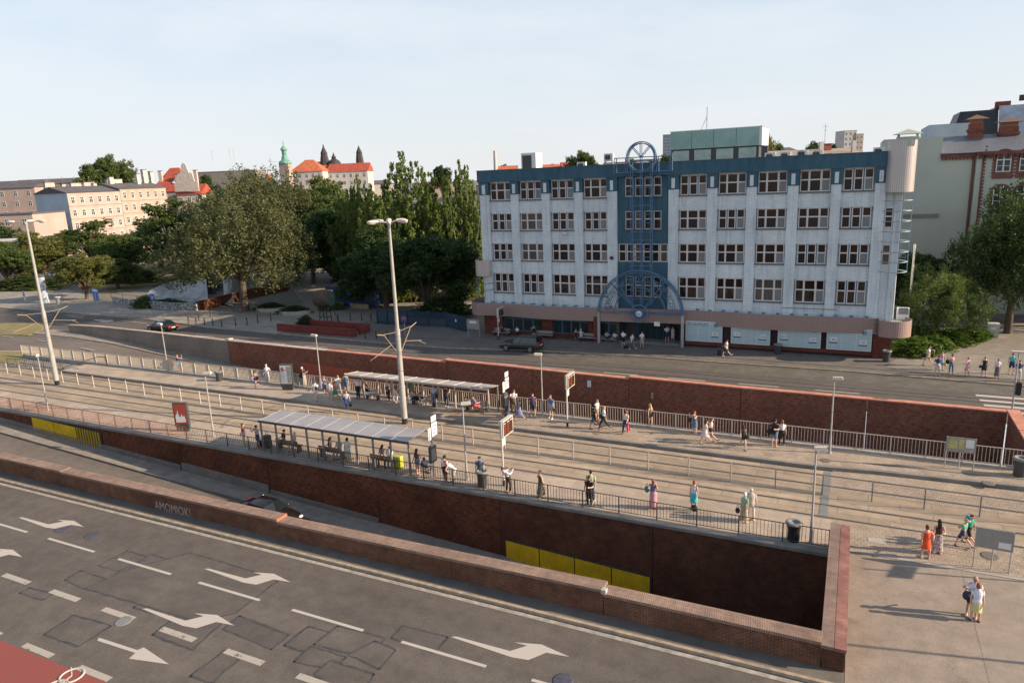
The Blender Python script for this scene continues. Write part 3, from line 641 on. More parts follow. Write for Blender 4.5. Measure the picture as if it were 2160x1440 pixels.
def pane_mat():
    m, nt, b = newmat('window_glass', .06, .5)
    b.inputs['IOR'].default_value = 1.55
    oi = N(nt, 'ShaderNodeObjectInfo'); g = N(nt, 'ShaderNodeNewGeometry')
    sp = N(nt, 'ShaderNodeSeparateXYZ'); nt.links.new(g.outputs['Position'], sp.inputs[0])
    q = N(nt, 'ShaderNodeMath', operation='MULTIPLY'); q.inputs[1].default_value = 2*pi/.11; nt.links.new(sp.outputs[0], q.inputs[0])
    s_ = N(nt, 'ShaderNodeMath', operation='SINE'); nt.links.new(q.outputs[0], s_.inputs[0])
    blind = ramp(nt, s_.outputs[0], [(.3, (.05,.04,.04)), (.7, (.16,.14,.12))])
    rr = N(nt, 'ShaderNodeMath', operation='ADD'); rr.use_clamp = False; nt.links.new(oi.outputs['Random'], rr.inputs[0])
    k = N(nt, 'ShaderNodeMath', operation='MULTIPLY'); nt.links.new(g.outputs['Random Per Island'], k.inputs[0]); k.inputs[1].default_value = .0
    nt.links.new(k.outputs[0], rr.inputs[1])
    dark = ramp(nt, g.outputs['Random Per Island'], [(.0, (.006,.006,.008)), (.5, (.014,.010,.011)), (.8, (.028,.011,.009)), (1, (.012,.02,.017))])
    c = mixc(nt, ramp(nt, rr.outputs[0], [(.80, (0,0,0)), (.82, (1,1,1))]), dark, blind)
    pale = ramp(nt, rr.outputs[0], [(1.0, (0,0,0)), (1.0, (1,1,1))])
    c = mixc(nt, ramp(nt, g.outputs['Random Per Island'], [(.90, (0,0,0)), (.91, (1,1,1))]), c, (.20,.22,.23))
    nt.links.new(c, b.inputs['Base Color']); return m
M['pane'] = pane_mat()
bld = thing('office_building', 'five storey pale office building with blue parapet, white framed windows and a wavy brown canopy', 'building')
FY = 72.6; TOP = 18.86
heads = [17.52, 14.10, 10.73, 7.31]; sills = [15.56, 12.2, 8.82, 5.1]
bays = [(-37.6,-35.0),(-33.95,-31.25),(-30.2,-27.5),(-26.4,-23.8),(-16.2,-13.5),(-12.4,-9.8),(-8.72,-6.1),(-5.0,-2.37),(-1.36,1.22)]
q = MB(); q.box(-38.85, 3.3, FY+.32, FY+15, 3.0, 18.3); q.box(-38.85, -22.7, FY+.34, FY+15, -.03, 2.99); q.box(-15.6, 3.3, FY+.34, FY+15, -.03, 2.99); q.box(-22.69, -15.61, FY+2.25, FY+15, -.03, 2.98); q.box(-38.85, 2.3, FY+.02, FY+.32, 3.3, 4.2)
q.build('main_block', M['fac'], bld)
q = MB(); q.box(-38.6, 3.1, FY+.5, FY+14.8, 18.3, 18.42); q.build('roof', M['concrete'], bld)
# spandrels (walls between the windows)
edges = [18.0]+[v for h_, s_ in zip(heads, sills) for v in (h_, s_)]+[3.5]
for a, b in bays:
    for z1, z0 in zip(edges[0::2], edges[1::2]): q = MB(); q.box(a-.08, b+.08, FY, FY+.33, z0, z1); q.build('spandrel', M['fac'], bld)
pil = [(-38.85,-37.7),(-34.92,-34.03),(-31.17,-30.28),(-27.42,-26.48),(-23.72,-22.66),(-17.26,-16.28),(-13.42,-12.48),(-9.72,-8.8),(-6.02,-5.08),(-2.29,-1.44),(1.30,2.2)]
for a, b in pil:
    q = MB(); q.box(a, b, FY-.26, FY+.33, 3.3, 16.17); q.build('pilaster', M['fac'], bld)
    q = MB(); c_ = (a+b)/2
    q.box(a-.04, b+.04, FY-.32, FY+.33, 16.17, 17.6); cap = q.build('capital', M['fblue'], bld)
    q = MB(); q.box(c_-.17, c_+.17, FY-.4, FY-.324, 16.28, 17.28); q.build('inset', M['fac'], cap)
# corner strip at the right end
q = MB(); q.box(2.2, 3.05, FY+.05, FY+.33, 3.3, 18.3); q.box(2.95, 3.45, FY-.2, FY+.6, 3.3, 18.3); q.build('corner_wall', M['fac'], bld)
q = MB(); q.box(-39.0, 2.35, FY-.42, FY+.36, 17.6, TOP); q.box(-39.0, -38.6, FY+.36, FY+15, 17.6, TOP-.01); q.box(2.0, 3.4, FY+.4, FY+15, 17.6, TOP-.012); q.box(-38.6, 2.0, FY+14.7, FY+15, 18.0, TOP-.02)
q.build('parapet', M['fblue'], bld)
q = MB(); q.box(-39.05, 2.4, FY-.47, FY+.1, TOP, TOP+.05); q.build('flashing', M['sill'], bld)
# blue centre bay
q = MB(); bw = [(-21.86,-20.95),(-20.8,-19.95),(-19.82,-18.98),(-18.86,-18.02)]
bx0, bx1 = -22.66, -17.26
for z1, z0, ws in ((17.6, 15.56, bw), (14.1, 12.2, bw), (10.73, 8.82, None), (7.31, 5.1, bw)):
    if ws:
        q.box(bx0, ws[0][0], FY-.05, FY+.33, z0, z1)
        for (a, b), (c_, d_) in zip(ws[:-1], ws[1:]): q.box(b, c_, FY-.05, FY+.33, z0, z1)
        q.box(ws[-1][1], bx1, FY-.05, FY+.33, z0, z1)
q.box(bx0, bx1, FY-.05, FY+.33, 14.1, 15.56); q.box(bx0, bx1, FY-.05, FY+.33, 10.73, 12.2); q.box(bx0, bx1, FY-.05, FY+.33, 7.31, 8.82); q.box(bx0, bx1, FY-.05, FY+.33, 3.3, 5.1)
q.build('centre_wall', M['fblue'], bld)
# windows: three types, built once and copied
def make_window(wd, hh, kind):
    fr = MB(); pn = MB(); t_ = .085
    if kind == 'wide': xs_ = [0, wd*.30, wd*.70, wd]
    elif kind == 'three': xs_ = [0, wd/3, 2*wd/3, wd]
    else: xs_ = [0, wd]
    mid = hh*.56
    for a, b in zip(xs_[:-1], xs_[1:]):
        g_ = .05 if kind == 'three' else .0
        a2, b2 = a+g_, b-g_; yy = -.03 if (kind == 'wide' and a > 0 and b < wd) else 0
        fr.box(a2, a2+t_, yy, .09, 0, hh); fr.box(b2-t_, b2, yy, .09, 0, hh)
        fr.box(a2+t_, b2-t_, yy, .09, 0, t_); fr.box(a2+t_, b2-t_, yy, .09, hh-t_, hh); fr.box(a2+t_, b2-t_, yy+.002, .09, mid-.06, mid+.06)
        for z0, z1 in ((t_, mid-.06), (mid+.06, hh-t_)):
            e = RN.uniform(-.006, .006)
            pn.poly([(a2+t_, .055+e, z0), (b2-t_, .055-e, z0), (b2-t_, .055-e, z1), (a2+t_, .055+e, z1)])
    return fr, pn
wid = 0
for bi, (a, b) in enumerate(bays):
    for ri, (h_, s_) in enumerate(zip(heads, sills)):
        wd = b-a-.04; hh = h_-s_-.02
        kinds = {0: 'wttwtwwwt', 1: 'twttwtwwt', 2: 'twwwwwwtt', 3: 'ttwwwwwwt'}[ri]
        kd = 'wide' if kinds[bi] == 'w' else 'three'
        fr, pn = make_window(wd, hh, kd)
        wo = fr.build('window', M['frame'], bld, (a+.02, FY+.10, s_+.01)); pn.build('pane', M['pane'], wo)
        q = MB()
        if kd == 'three':
            for k_ in (1, 2): q.box(wd*k_/3-.045, wd*k_/3+.045, .02, .12, 0, hh)
            q.build('mullion', M['mullion_blue'], wo)
        q = MB(); q.box(-.1, wd+.1, -.22, .1, -.13, -.012); q.build('sill', M['sill'], wo)
for z1, z0 in ((17.5, 15.56), (14.1, 12.2), (7.31, 5.1)):
    for a, b in bw:
        fr, pn = make_window(b-a-.02, z1-z0-.02, 'one'); wo = fr.build('window', M['frame'], bld, (a+.01, FY+.04, z0+.01)); pn.build('pane', M['pane'], wo)
    q = MB(); q.box(bw[0][0]-.1, bw[-1][1]+.1, FY-.16, FY-.052, z0-.1, z0-.005); q.build('window_sill', M['sill'], bld)
for i in range(6):
    a = bx0+.04+i*(bx1-bx0-.08)/6; b = a+(bx1-bx0-.08)/6-.1
    fr, pn = make_window(b-a, 1.89, 'one'); wo = fr.build('window', M['frame'], bld, (a+.05, FY+.04, 8.83)); pn.build('pane', M['pane'], wo)
for z0, z1 in ((12.2, 14.0), (8.82, 10.7)):
    fr, pn = make_window(.68, z1-z0, 'one'); wo = fr.build('window', M['frame'], bld, (2.24, FY-.06, z0)); pn.build('pane', M['pane'], wo)
# drainpipes, wall lamp box
q = MB(); q.tube((3.5, FY-.28, 3.9), (3.5, FY-.28, 15.3), .06); q.build('drainpipe', M['white'], bld)
q = MB(); q.tube((-38.1, FY-.34, 3.9), (-38.1, FY-.34, 17.4), .05); q.build('drainpipe', M['white'], bld)
q = MB(); q.tube((-22.75, FY-.3, 4.2), (-22.75, FY-.3, 8.75), .07); q.build('drainpipe', M['white'], bld)
q = MB(); q.box(-28.8, -28.4, FY-.35, FY, 11.75, 12.0); q.build('lamp_box', M['white'], bld)
q = MB(); q.box(-23.4, -23.1, FY-.5, FY-.262, 9.1, 9.4); q.build('speaker_box', M['black'], bld)
# ribbed drums at the corners
def rib_mat(name, c1, c2, metal=.55, rough=.38, period=.17):
    m, nt, b = newmat(name, rough, .5); b.inputs['Metallic'].default_value = metal
    tcn = N(nt, 'ShaderNodeAttribute'); tcn.attribute_name = 'u'
    q_ = N(nt, 'ShaderNodeMath', operation='MULTIPLY'); q_.inputs[1].default_value = 2*pi/period; nt.links.new(tcn.outputs['Fac'], q_.inputs[0])
    s_ = N(nt, 'ShaderNodeMath', operation='SINE'); nt.links.new(q_.outputs[0], s_.inputs[0])
    bp = N(nt, 'ShaderNodeBump'); bp.inputs['Strength'].default_value = .12; bp.inputs['Distance'].default_value = .01
    nt.links.new(s_.outputs[0], bp.inputs['Height']); nt.links.new(bp.outputs[0], b.inputs['Normal'])
    c = mixc(nt, ramp(nt, s_.outputs[0], [(.02, (1,1,1)), (.12, (0,0,0))]), mixc(nt, ramp(nt, noise(nt, pos(nt), .6, 5), [(.3,(0,0,0)),(.7,(1,1,1))]), c1, c2), tuple(a*.86 for a in c1))
    nt.links.new(c, b.inputs['Base Color']); return m
M['drum'] = rib_mat('ribbed_metal_drum', (.50,.46,.44), (.58,.54,.52), .4)
M['canopy'] = rib_mat('ribbed_metal_canopy', (.31,.215,.19), (.37,.265,.235), .1, .5, .2)
def ribbon(pts, z0, z1, name, m, parent, th=.06):
    "thin standing band along a plan curve, with real thickness and an arc-length attribute"
    q_ = MB(); u = []; d = 0; n = len(pts); vs = []; z0f = z0 if isinstance(z0, list) else [z0]*n; z1f = z1 if isinstance(z1, list) else [z1]*n
    for i, p in enumerate(pts):
        if i: d += sqrt((p[0]-pts[i-1][0])**2+(p[1]-pts[i-1][1])**2)
        a = pts[max(0, i-1)]; b = pts[min(n-1, i+1)]; tx, ty = b[0]-a[0], b[1]-a[1]; L = sqrt(tx*tx+ty*ty) or 1; nx, ny = -ty/L*th, tx/L*th
        vs += [(p[0], p[1], z0f[i]), (p[0], p[1], z1f[i]), (p[0]+nx, p[1]+ny, z1f[i]), (p[0]+nx, p[1]+ny, z0f[i])]; u += [d]*4
    fs = []
    for i in range(n-1):
        a = 4*i; b = a+4
        fs += [(a, b, b+1, a+1), (a+1, b+1, b+2, a+2), (a+2, b+2, b+3, a+3), (a+3, b+3, b, a)]
    q_.add(vs, fs, 0, False); o = q_.build(name, m, parent)
    at = o.data.attributes.new('u', 'FLOAT', 'POINT')
    for i, v in enumerate(u): at.data[i].value = v
    return o
def circ(cx, cy, R, a0, a1, n=40): return [(cx+R*cos(a0+(a1-a0)*i/n), cy+R*sin(a0+(a1-a0)*i/n)) for i in range(n+1)]
DC = (3.22, FY-.1)
pts = circ(DC[0], DC[1], 1.14, -pi-.55, .9, 60); n_ = len(pts)
ribbon(pts, 15.35, [19.75-(.55 if 30 < i < 40 else 0) for i in range(n_)], 'corner_drum', M['drum'], bld)
q = MB(); q.lathe([(1.1, 15.4), (1.1, 15.44), (0, 15.45)], (DC[0], DC[1], 0), 28); q.build('drum_floor', M['dgrey'], bld)
for i in range(8):
    q = MB(); q.ring((DC[0], DC[1], 14.62-i*.905), 1.12, .04, 'Z', 30, 6, a0=-pi*.99, a1=pi*.45); q.build('cage_ring', M['bluesteel'] if i < 0 else M['steel_blue'] if 'steel_blue' in M else M.setdefault('steel_blue', mat('cage_steel', (.30,.36,.42), .45, .3)), bld)
q = MB()
for a_ in (-.02, -pi*.97, -1.25): q.tube((DC[0]+1.12*cos(a_), DC[1]+1.12*sin(a_), 8.25), (DC[0]+1.12*cos(a_), DC[1]+1.12*sin(a_), 15.4), .035)
q.build('cage_upright', M['bluesteel'], bld)
pts = circ(-38.75, FY-.1, 1.05, -pi-.4, .35, 40); ribbon(pts, 7.05, 8.85, 'corner_drum', M['drum'], bld)
for z in (6.2, 5.4):
    q = MB(); q.ring((-38.75, FY-.1, z), 1.05, .035, 'Z', 24, 6, a0=-pi, a1=.3); q.build('cage_ring', M['bluesteel'], bld)
q = MB(); q.tube((-39.75, FY, 4.3), (-39.75, FY, 7.1), .03); q.tube((-38.3, FY-1.05, 4.3), (-38.3, FY-1.05, 7.1), .03); q.build('cage_upright', M['bluesteel'], bld)
# wavy canopy
CT = [(-39.4,71.4),(-37,71.8),(-35,71.7),(-32.5,71.3),(-30.6,71.15),(-28,71.2),(-26,71.4),(-24,71.65),(-20,72.05),(-16.5,72.3),(-14,72.25),(-9.7,71.85),(-7,71.7),(-5,71.7),(-2.1,71.8),(0,72.0),(2.2,72.15)]
def cy(x): return sum(interp(CT, x+d_) for d_ in (-1,-.5,0,.5,1))/5
cp = [(-39.6, 76.5), (-40.7, 75.5), (-41.1, 74.2), (-40.9, 72.8), (-40.3, 71.9), (-39.4, 71.3)]
for i in range(0, 165):
    x = -38.4+i*.25
    if x > 2.2: break
    cp.append((x, cy(x)))
cp += [(2.35, cy(2.3)+.1)]+circ(3.55, 72.35, 1.55, -2.35, 1.1, 26)
zt = [4.30 for _ in cp]
ribbon(cp, 2.44, 3.93, 'canopy_fascia', M['canopy'], bld, .05)
q = MB(); top = cp[3:]; poly = [(x, y+.05) for x, y in top if x <= 2.3 and y < 72.5]+[(2.4, 72.3), (2.4, FY+.3), (-40.8, FY+.3)]
q.prism(poly, 3.6, 3.66); q.prism([(x, y) for x, y in circ(3.55, 72.35, 1.48, 0, 2*pi, 28)][:-1], 3.58, 3.65); q.build('canopy_roof', M['concrete'], bld)
q = MB(); q.prism(poly, 2.6, 2.66); q.prism([(x, y) for x, y in circ(3.55, 72.35, 1.48, 0, 2*pi, 28)][:-1], 2.58, 2.65); q.build('canopy_soffit', M['mgrey'], bld)
for i in range(31):
    x = -37.6+i*1.3
    if -23 < x < -15.2: continue
    q = MB(); q.box(x-.14, x+.14, cy(x)+.1, cy(x)+.45, 3.96, 4.08); q.tube((x, FY-.1, 3.9), (x, cy(x)+.3, 4.02), .03); q.build('flood_lamp', M['bluesteel'], bld)
# narrow banner rail under fourth bay row
q = MB(); q.box(-6.1, 1.0-2.2, FY-.3, FY-.26, 4.55, 4.6); q.build('ledge_strip', M['sill'], bld)
# ground floor: brick piers, dark shop windows, entrance, white panels
M['brick_shop'] = brick_mat('brick_shop', (.22,.055,.035), (.15,.04,.028), (.10,.08,.07), patch=(.8,.8,.9))
for a, b in ((-39.0, -36.6), (-31.6, -30.3), (-26.0, -24.9), (2.05, 3.5)):
    q = MB(); q.box(a, b, FY-.35, FY+.4, -.03, 2.95); q.build('brick_pier', M['brick_shop'], bld)
q = MB(); q.box(-36.6, -31.6, FY-.05, FY+.4, -.03, .62); q.box(-30.3, -26.0, FY-.05, FY+.4, -.03, .62); q.build('brick_base', M['brick_shop'], bld)
q = MB(); q.box(-25.1, -24.75, FY-1.15, FY-.35, -.03, 2.95); q.build('brick_fin', M['brick_shop'], bld)
M['shopglass'] = mat('shop_glass', (.03,.042,.042), .18, spec=.35, noise=.3, nscale=.8)
def shopwin(a, b, n):
    fr = MB(); pn = MB()
    for i in range(n):
        x0 = a+(b-a)*i/n; x1 = a+(b-a)*(i+1)/n
        fr.box(x0, x0+.07, FY-.02, FY+.1, .62, 2.95); fr.box(x1-.07, x1, FY-.021, FY+.1, .62, 2.95)
        fr.box(x0+.07, x1-.07, FY-.02, FY+.1, .62, .7); fr.box(x0+.07, x1-.07, FY-.02, FY+.1, 2.0, 2.1)
        pn.poly([(x0, FY+.03, .62), (x1, FY+.03, .62), (x1, FY+.03, 2.95), (x0, FY+.03, 2.95)])
    o = fr.build('shop_window', M['mullion_blue'], bld); pn.build('glass', M['shopglass'], o)
shopwin(-36.6, -31.6, 4); shopwin(-30.3, -26.0, 4); shopwin(-24.9, -22.6, 2)
# entrance
q = MB(); q.box(-22.6, -15.6, FY+1.9, FY+2.2, -.03, 2.95); q.box(-15.9, -15.55, FY-.3, FY+1.9, -.03, 2.95); q.box(-22.8, -22.5, FY-.3, FY+1.9, -.03, 2.95); q.build('entrance_recess', M['dgrey'], bld)
q = MB(); q.box(-22.5, -15.9, FY-.2, FY+1.9, -.03, .24); q.box(-22.5, -15.9, FY-.6, FY-.2, -.03, .16); q.build('entrance_step', M['concrete'], bld)
dr = MB(); dg = MB()
for i in range(7):
    x = -20.9+i*.68; dr.box(x, x+.09, FY+1.6, FY+1.75, .24, 2.9)
    dg.poly([(x+.09, FY+1.7, .24), (x+.68, FY+1.7, .24), (x+.68, FY+1.7, 2.8), (x+.09, FY+1.7, 2.8)])
dr.box(-20.9, -16.05, FY+1.58, FY+1.74, 2.2, 2.35)
o = dr.build('entrance_door', mat('door_blue', (.02,.07,.20), .5), bld); dg.build('glass', M['shopglass'], o)
q = MB(); q.box(-18.35, -17.75, FY-1.5, FY-1.46, 2.35, 2.8); q.build('hanging_notice', M['white'], bld)
# white information panels
M['panel'] = mat('panel_white_tinted', (.43,.56,.585), .35, spec=.5, noise=.05)
M['panel_frame'] = mat('panel_frame_pale', (.62,.60,.60), .5)
M['navy'] = mat('logo_navy', (.02,.06,.17), .6)
pn_x = [(-15.3, -11.6), (-10.75, -7.0), (-6.3, -2.4), (-1.9, 1.95)]
q = MB(); q.box(-15.6, 2.05, FY-.2, FY+.35, -.03, 2.9); q.build('panel_wall', mat('panel_wall_dark', (.035,.02,.022), .8), bld)
q = MB(); q.box(-15.55, 2.0, FY-.38, FY-.2, .35, .75); q.build('brick_ledge', M['brick_shop'], bld)
nums = [('', '25'), ('11', '11A'), ('23-27', '121'), ('4A', '32')]
for (a, b), (n1, n2) in zip(pn_x, nums):
    q = MB(); q.box(a, b, FY-.5, FY-.38, .75, 2.86); pnl = q.build('info_panel', M['panel_frame'], bld); w3 = (b-a-.1)/3
    for k_ in range(3):
        q = MB(); x0 = a+.05+k_*w3; q.box(x0+.03, x0+w3-.03, FY-.515, FY-.5, .82, 2.8); q.build('sheet', M['panel'], pnl)
        q = MB()
        for j in range(9): q.box(x0+.03, x0+w3-.03, FY-.5185, FY-.515, .95+j*.185, .968+j*.185)
        q.build('rule_line', M['sill'], pnl)
    q = MB()
    for j in range(2):
        for k_ in range(9): x0 = a+.2+k_*.24; q.box(x0, x0+RN.uniform(.1, .2), FY-.523, FY-.5185, 2.58-j*.17, 2.66-j*.17)
    q.build('heading', M['navy'], pnl)
    q = MB(); q.ring((b-.65, FY-.522, 2.52), .17, .03, 'Y', 20, 4); q.box(b-.75, b-.55, FY-.53, FY-.52, 2.48, 2.56); q.build('logo', M['navy'], pnl)
    for tx_, xx, zz in ((n1, a+.62, 1.72), (n2, b-.7, 1.58)):
        if tx_:
            q = MB(); q.box(xx-.3, xx+.3, FY-.5215, FY-.5185, zz-.22, zz+.24); q.build('number_card', M['white'], pnl)
            q = MB(); q.box(xx-.38, xx+.34, FY-.526, FY-.5215, zz-.33, zz-.22); q.build('card_bar', M['navy'], pnl)
            text_obj(tx_, .3, M['navy'], 'number', pnl, (xx, FY-.524, zz), (pi/2, 0, 0), .001)
# steel frame: tower ladder, arch with letters, ring and emblem
fx, fy_ = -19.75, 71.55
fr = thing('steel_frame', 'blue tubular steel arch and tower with a spoked ring over the office entrance', 'sign frame')
for x in (-24.55, -15.5):
    q = MB(); q.box(x-.13, x+.13, fy_-.13, fy_+.13, -.03, 3.5); q.build('post', M['mast'], fr)
q = MB()
R1 = 4.55
for dy in (-.12, .3):
    q.ring((fx-.28, fy_+dy, 3.5), R1, .055, 'Y', 44, 6, a0=0, a1=pi)
    q.ring((fx-.28, fy_+dy, 3.5), R1-.2, .04, 'Y', 44, 6, a0=0, a1=pi)
    q.ring((fx-.28, fy_+dy, 3.5), 2.75, .04, 'Y', 36, 6, a0=0, a1=pi)
q.tube((-24.6, fy_, 3.5), (-15.45, fy_, 3.5), .06)
q.tube((-24.6, fy_+.3, 3.6), (-15.45, fy_+.3, 3.6), .05)
q.build('arch', M['bluesteel'], fr)
q = MB()
for a_ in (pi*.25, pi*.29, pi*.71, pi*.75):
    for dy in (-.1, .28): q.tube((fx-.28+.9*cos(a_), fy_+dy, 3.5+.9*sin(a_)), (fx-.28+4.5*cos(a_), fy_+dy, 3.5+4.5*sin(a_)), .04)
q.build('spoke', M['bluesteel'], fr)
q = MB(); q.ring((fx-.28, fy_-.15, 3.5), .92, .07, 'Y', 32, 6)
for a_ in (-pi/2, -pi*.28, -pi*.72): q.tube((fx-.28+.36*cos(a_), fy_-.15, 3.5+.36*sin(a_)), (fx-.28+.9*cos(a_), fy_-.15, 3.5+.9*sin(a_)), .035)
q.build('hub_ring', M['bluesteel'], fr)
q = MB()
for x in (-21.0, -20.8, -20.0, -19.8, -18.95, -18.75):
    q.tube((x, fy_+.2, 4.4), (x, fy_+.2, 19.0 if x not in (-20.0, -19.8) else 19.6), .045)
for i in range(17): z = 5.0+i*.88; q.tube((-21.0, fy_+.2, z), (-18.75, fy_+.2, z), .04)
q.build('tower', M['bluesteel'], fr)
q = MB()
for R_ in (1.5, 1.34):
    for dy in (-.1, .28): q.ring((-19.87, fy_+dy, 19.45), R_, .045, 'Y', 36, 6)
for a_ in (pi/2, pi*.27, pi*.73):
    for o_ in (-.09, .09): q.tube((-19.87+o_, fy_, 19.45), (-19.87+1.42*cos(a_)+o_, fy_, 19.45+1.42*sin(a_)), .04)
q.build('top_ring', M['bluesteel'], fr)
q = MB()
for z in (18.0, 19.45): q.tube((-22.7, fy_+.1, z), (-16.9, fy_+.1, z), .045)
for x in (-22.7, -22.45, -21.5, -21.3, -18.3, -18.1, -16.95, -16.75): q.tube((x, fy_+.1, 18.0), (x, fy_+.1, 19.45+(.25 if x > -17 else 0)), .05)
q.tube((-22.7, fy_+.1, 18.0), (-22.7, FY-.4, 18.0), .04); q.tube((-16.9, fy_+.1, 18.0), (-16.9, FY-.4, 18.0), .04)
q.build('top_railing', M['bluesteel'], fr)
q = MB(); q.lathe([(.52, 0), (.52, .08), (.4, .1)], n=28); em = q.build('emblem', mat('emblem_blue', (.015,.13,.35), .3), fr, (fx-.28, fy_-.18, 3.5)); em.rotation_euler = (pi/2, 0, 0)
q = MB(); q.lathe([(.33, .1), (.33, .12), (0, .121)], n=28); q.build('disc', M['white'], em)
text_obj('PZU', .27, M['navy'], 'lettering', em, (0, 0, .125), (0, 0, 0), .004)
LT = 'POWSZECHNY ZAKŁAD UBEZPIECZEŃ'
for i, ch in enumerate(LT):
    if ch == ' ': continue
    a_ = pi*(.96-.92*i/(len(LT)-1)); Rr = 3.55
    text_obj(ch, .72, M['bluesteel'], 'letter', fr, (fx-.28+Rr*cos(a_), fy_-.05, 3.5+Rr*sin(a_)), (pi/2, pi/2-a_, 0), .03)
q = MB(); q.ring((fx-.28, fy_, 3.5), 3.2, .02, 'Y', 40, 4, a0=.1, a1=pi-.1); q.ring((fx-.28, fy_, 3.5), 3.9, .02, 'Y', 40, 4, a0=.1, a1=pi-.1); q.build('letter_rail', M['bluesteel'], fr)
# roof things
pt = thing('roof_penthouse', 'pale green panelled plant room on the roof of the office building', 'plant room')
M['mint'] = mat('mint_panel', (.27,.42,.385), .55, noise=.12, nscale=.8)
q = MB(); q.box(-18.7, -9.6, 79.5, 85, 18.4, 22.0); q.build('wall', M['dgrey'], pt)
for i in range(4):
    a = -18.75+i*2.3; q = MB(); q.box(a, a+2.26, 79.3, 79.5, 20.2, 22.05); q.build('upper_panel', M['mint'], pt)
    q = MB(); q.box(a+.25, a+2.0, 79.42, 79.5, 18.42, 20.05); q.build('lower_panel', mat('mint_pale', (.38,.47,.42), .5, noise=.15, nscale=1.5) if i == 0 else bpy.data.materials['mint_pale'], pt)
q = MB(); q.box(-9.58, -9.3, 79.3, 85.2, 20.2, 22.1); q.box(-18.8, -9.3, 79.3, 85.2, 22.05, 22.12); q.build('side_panel', M['white'], pt)
def ac(x, y, w_=1.0, lab='', z=18.42):
    t_ = thing('air_conditioner', lab, 'air conditioner', (x, y, z), 0, 'outdoor air conditioning units on the office roof')
    q = MB(); q.box(0, w_, 0, .4, .12, .92); q.build('casing', M['white'], t_)
    q = MB(); q.ring((w_*.42, -.012, .52), .3, .02, 'Y', 20, 4); q.lathe([(0,0)], n=3); q.box(w_*.42-.28, w_*.42+.28, -.008, -.002, .3, .74); q.build('fan_grille', M['dgrey'], t_)
    q = MB(); q.box(.05, .15, 0, .4, 0, .12); q.box(w_-.15, w_-.05, 0, .4, 0, .12); q.build('foot', M['steel'], t_)
for i, (x, y, z_, lab) in enumerate(((-24.9, 75, 19.15, 'white air conditioner on the roof left of the spoked steel ring, raised on a stand'), (-8.6, 76, 18.42, 'white air conditioner just right of the green plant room'), (-7.2, 76, 18.42, 'second white air conditioner right of the green plant room'),
        (-5.6, 75, 18.5, 'white air conditioner on the roof above the seventh window bay'), (-4.3, 75.3, 18.42, 'low white air conditioner next to a red cover near the roof edge'), (-28.0, 75, 18.42, 'white air conditioner on the roof above the third window bay'), (1.0, 77, 18.42, 'white air conditioner at the right end of the office roof'))):
    ac(x, y, 1.0, lab, z_)
q = MB(); q.box(-24.95, -23.85, 74.9, 75.5, 18.42, 19.15); tag(q.build('roof_stand', M['steel']), 'steel stand carrying the raised air conditioner on the office roof', 'stand')
for i, (x, lab) in enumerate(((-31.4, 'low red metal cover on the left part of the office roof'), (-27.0, 'low red metal cover beside an air conditioner left of the spoked ring'), (-24.6+8.7-11, 'low red metal cover in the middle left of the office roof'), (-3.6, 'low red metal cover on the right part of the office roof'))):
    q = MB(); q.box(x, x+1.1, 76.5, 77.2, 18.42, 19.0); tag(q.build('roof_cover', mat('cover_red', (.38,.06,.06), .6) if i == 0 else bpy.data.materials['cover_red']), lab, 'roof cover', 'red covers on the office roof')
t = thing('roof_tower', 'small white and dark louvred vent tower on the left part of the office roof', 'vent tower')
q = MB(); q.box(-38.4, -36.4, 83, 85, 18.42, 20.9); q.build('casing', M['white'], t)
q = MB(); q.box(-38.2, -37.0, 82.9, 83.0, 18.9, 20.6); q.build('louvre', M['dgrey'], t)
t = thing('antenna', 'thin roof antenna mast above the green plant room', 'antenna')
q = MB(); q.tube((-15.4, 82, 22.1), (-15.4, 82, 24.6), .05); q.tube((-15.4, 82, 23.6), (-16.1, 82, 22.1), .03); q.build('mast', M['mast'], t)
t = thing('roof_box', 'dark roof vent box right beside the green plant room', 'vent')
q = MB(); q.box(-9.2, -8.6, 78.2, 79.0, 18.42, 20.1); q.build('casing', M['dgrey'], t)
t = thing('balcony_unit', 'white ventilation unit standing on the round canopy end', 'ventilation unit')
q = MB(); q.box(3.9, 4.9, 73.4, 74.2, 3.66, 4.7); q.build('casing', M['white'], t); q = MB(); q.box(4.0, 4.8, 73.36, 73.39, 4.2, 4.8); q.build('grille', M['mgrey'], t)

# ================================================================ RAILINGS AND FENCES
def shared(mb, name, m):
    o = mb.build(name, m); me = o.data; bpy.data.objects.remove(o); return me
def railing(root, x0, x1, y, zb, h, step, bar, m, barw=.012, rail=.025, postw=.03, yf=None):
    n = max(1, round((x1-x0)/step)); st = (x1-x0)/n; yf = yf or (lambda x: y)
    pmb = MB(); k = int(round(st/bar))
    pmb.tube((0,0,h), (st,0,h), rail, n=6); pmb.tube((0,0,.12), (st,0,.12), rail*.8, n=6)
    for j in range(1, k): pmb.box(j*st/k-barw/2, j*st/k+barw/2, -barw/2, barw/2, .12, h)
    me = shared(pmb, 'rail_panel', m)
    qmb = MB(); qmb.box(-postw, postw, -postw, postw, 0, h); mp_ = shared(qmb, 'post', m)
    for i in range(n): link('rail_panel', me, root, (x0+i*st, yf(x0+i*st), zb), atan2(yf(x0+(i+1)*st)-yf(x0+i*st), st))
    for i in range(n+1): link('post', mp_, root, (x0+i*st, yf(x0+i*st), zb))
t = thing('railing', 'rusty red railing along the left half of the near platform edge', 'railing')
railing(t, -72, -44.0, 34.0, .035, .98, 2.0, .16, M['rail_red'], .022)
t = thing('railing', 'dark brown railing along the right half of the near platform edge', 'railing')
railing(t, -44.0, -.25, 34.0, .035, .98, 2.08, .17, M['rail_dark'], .02)
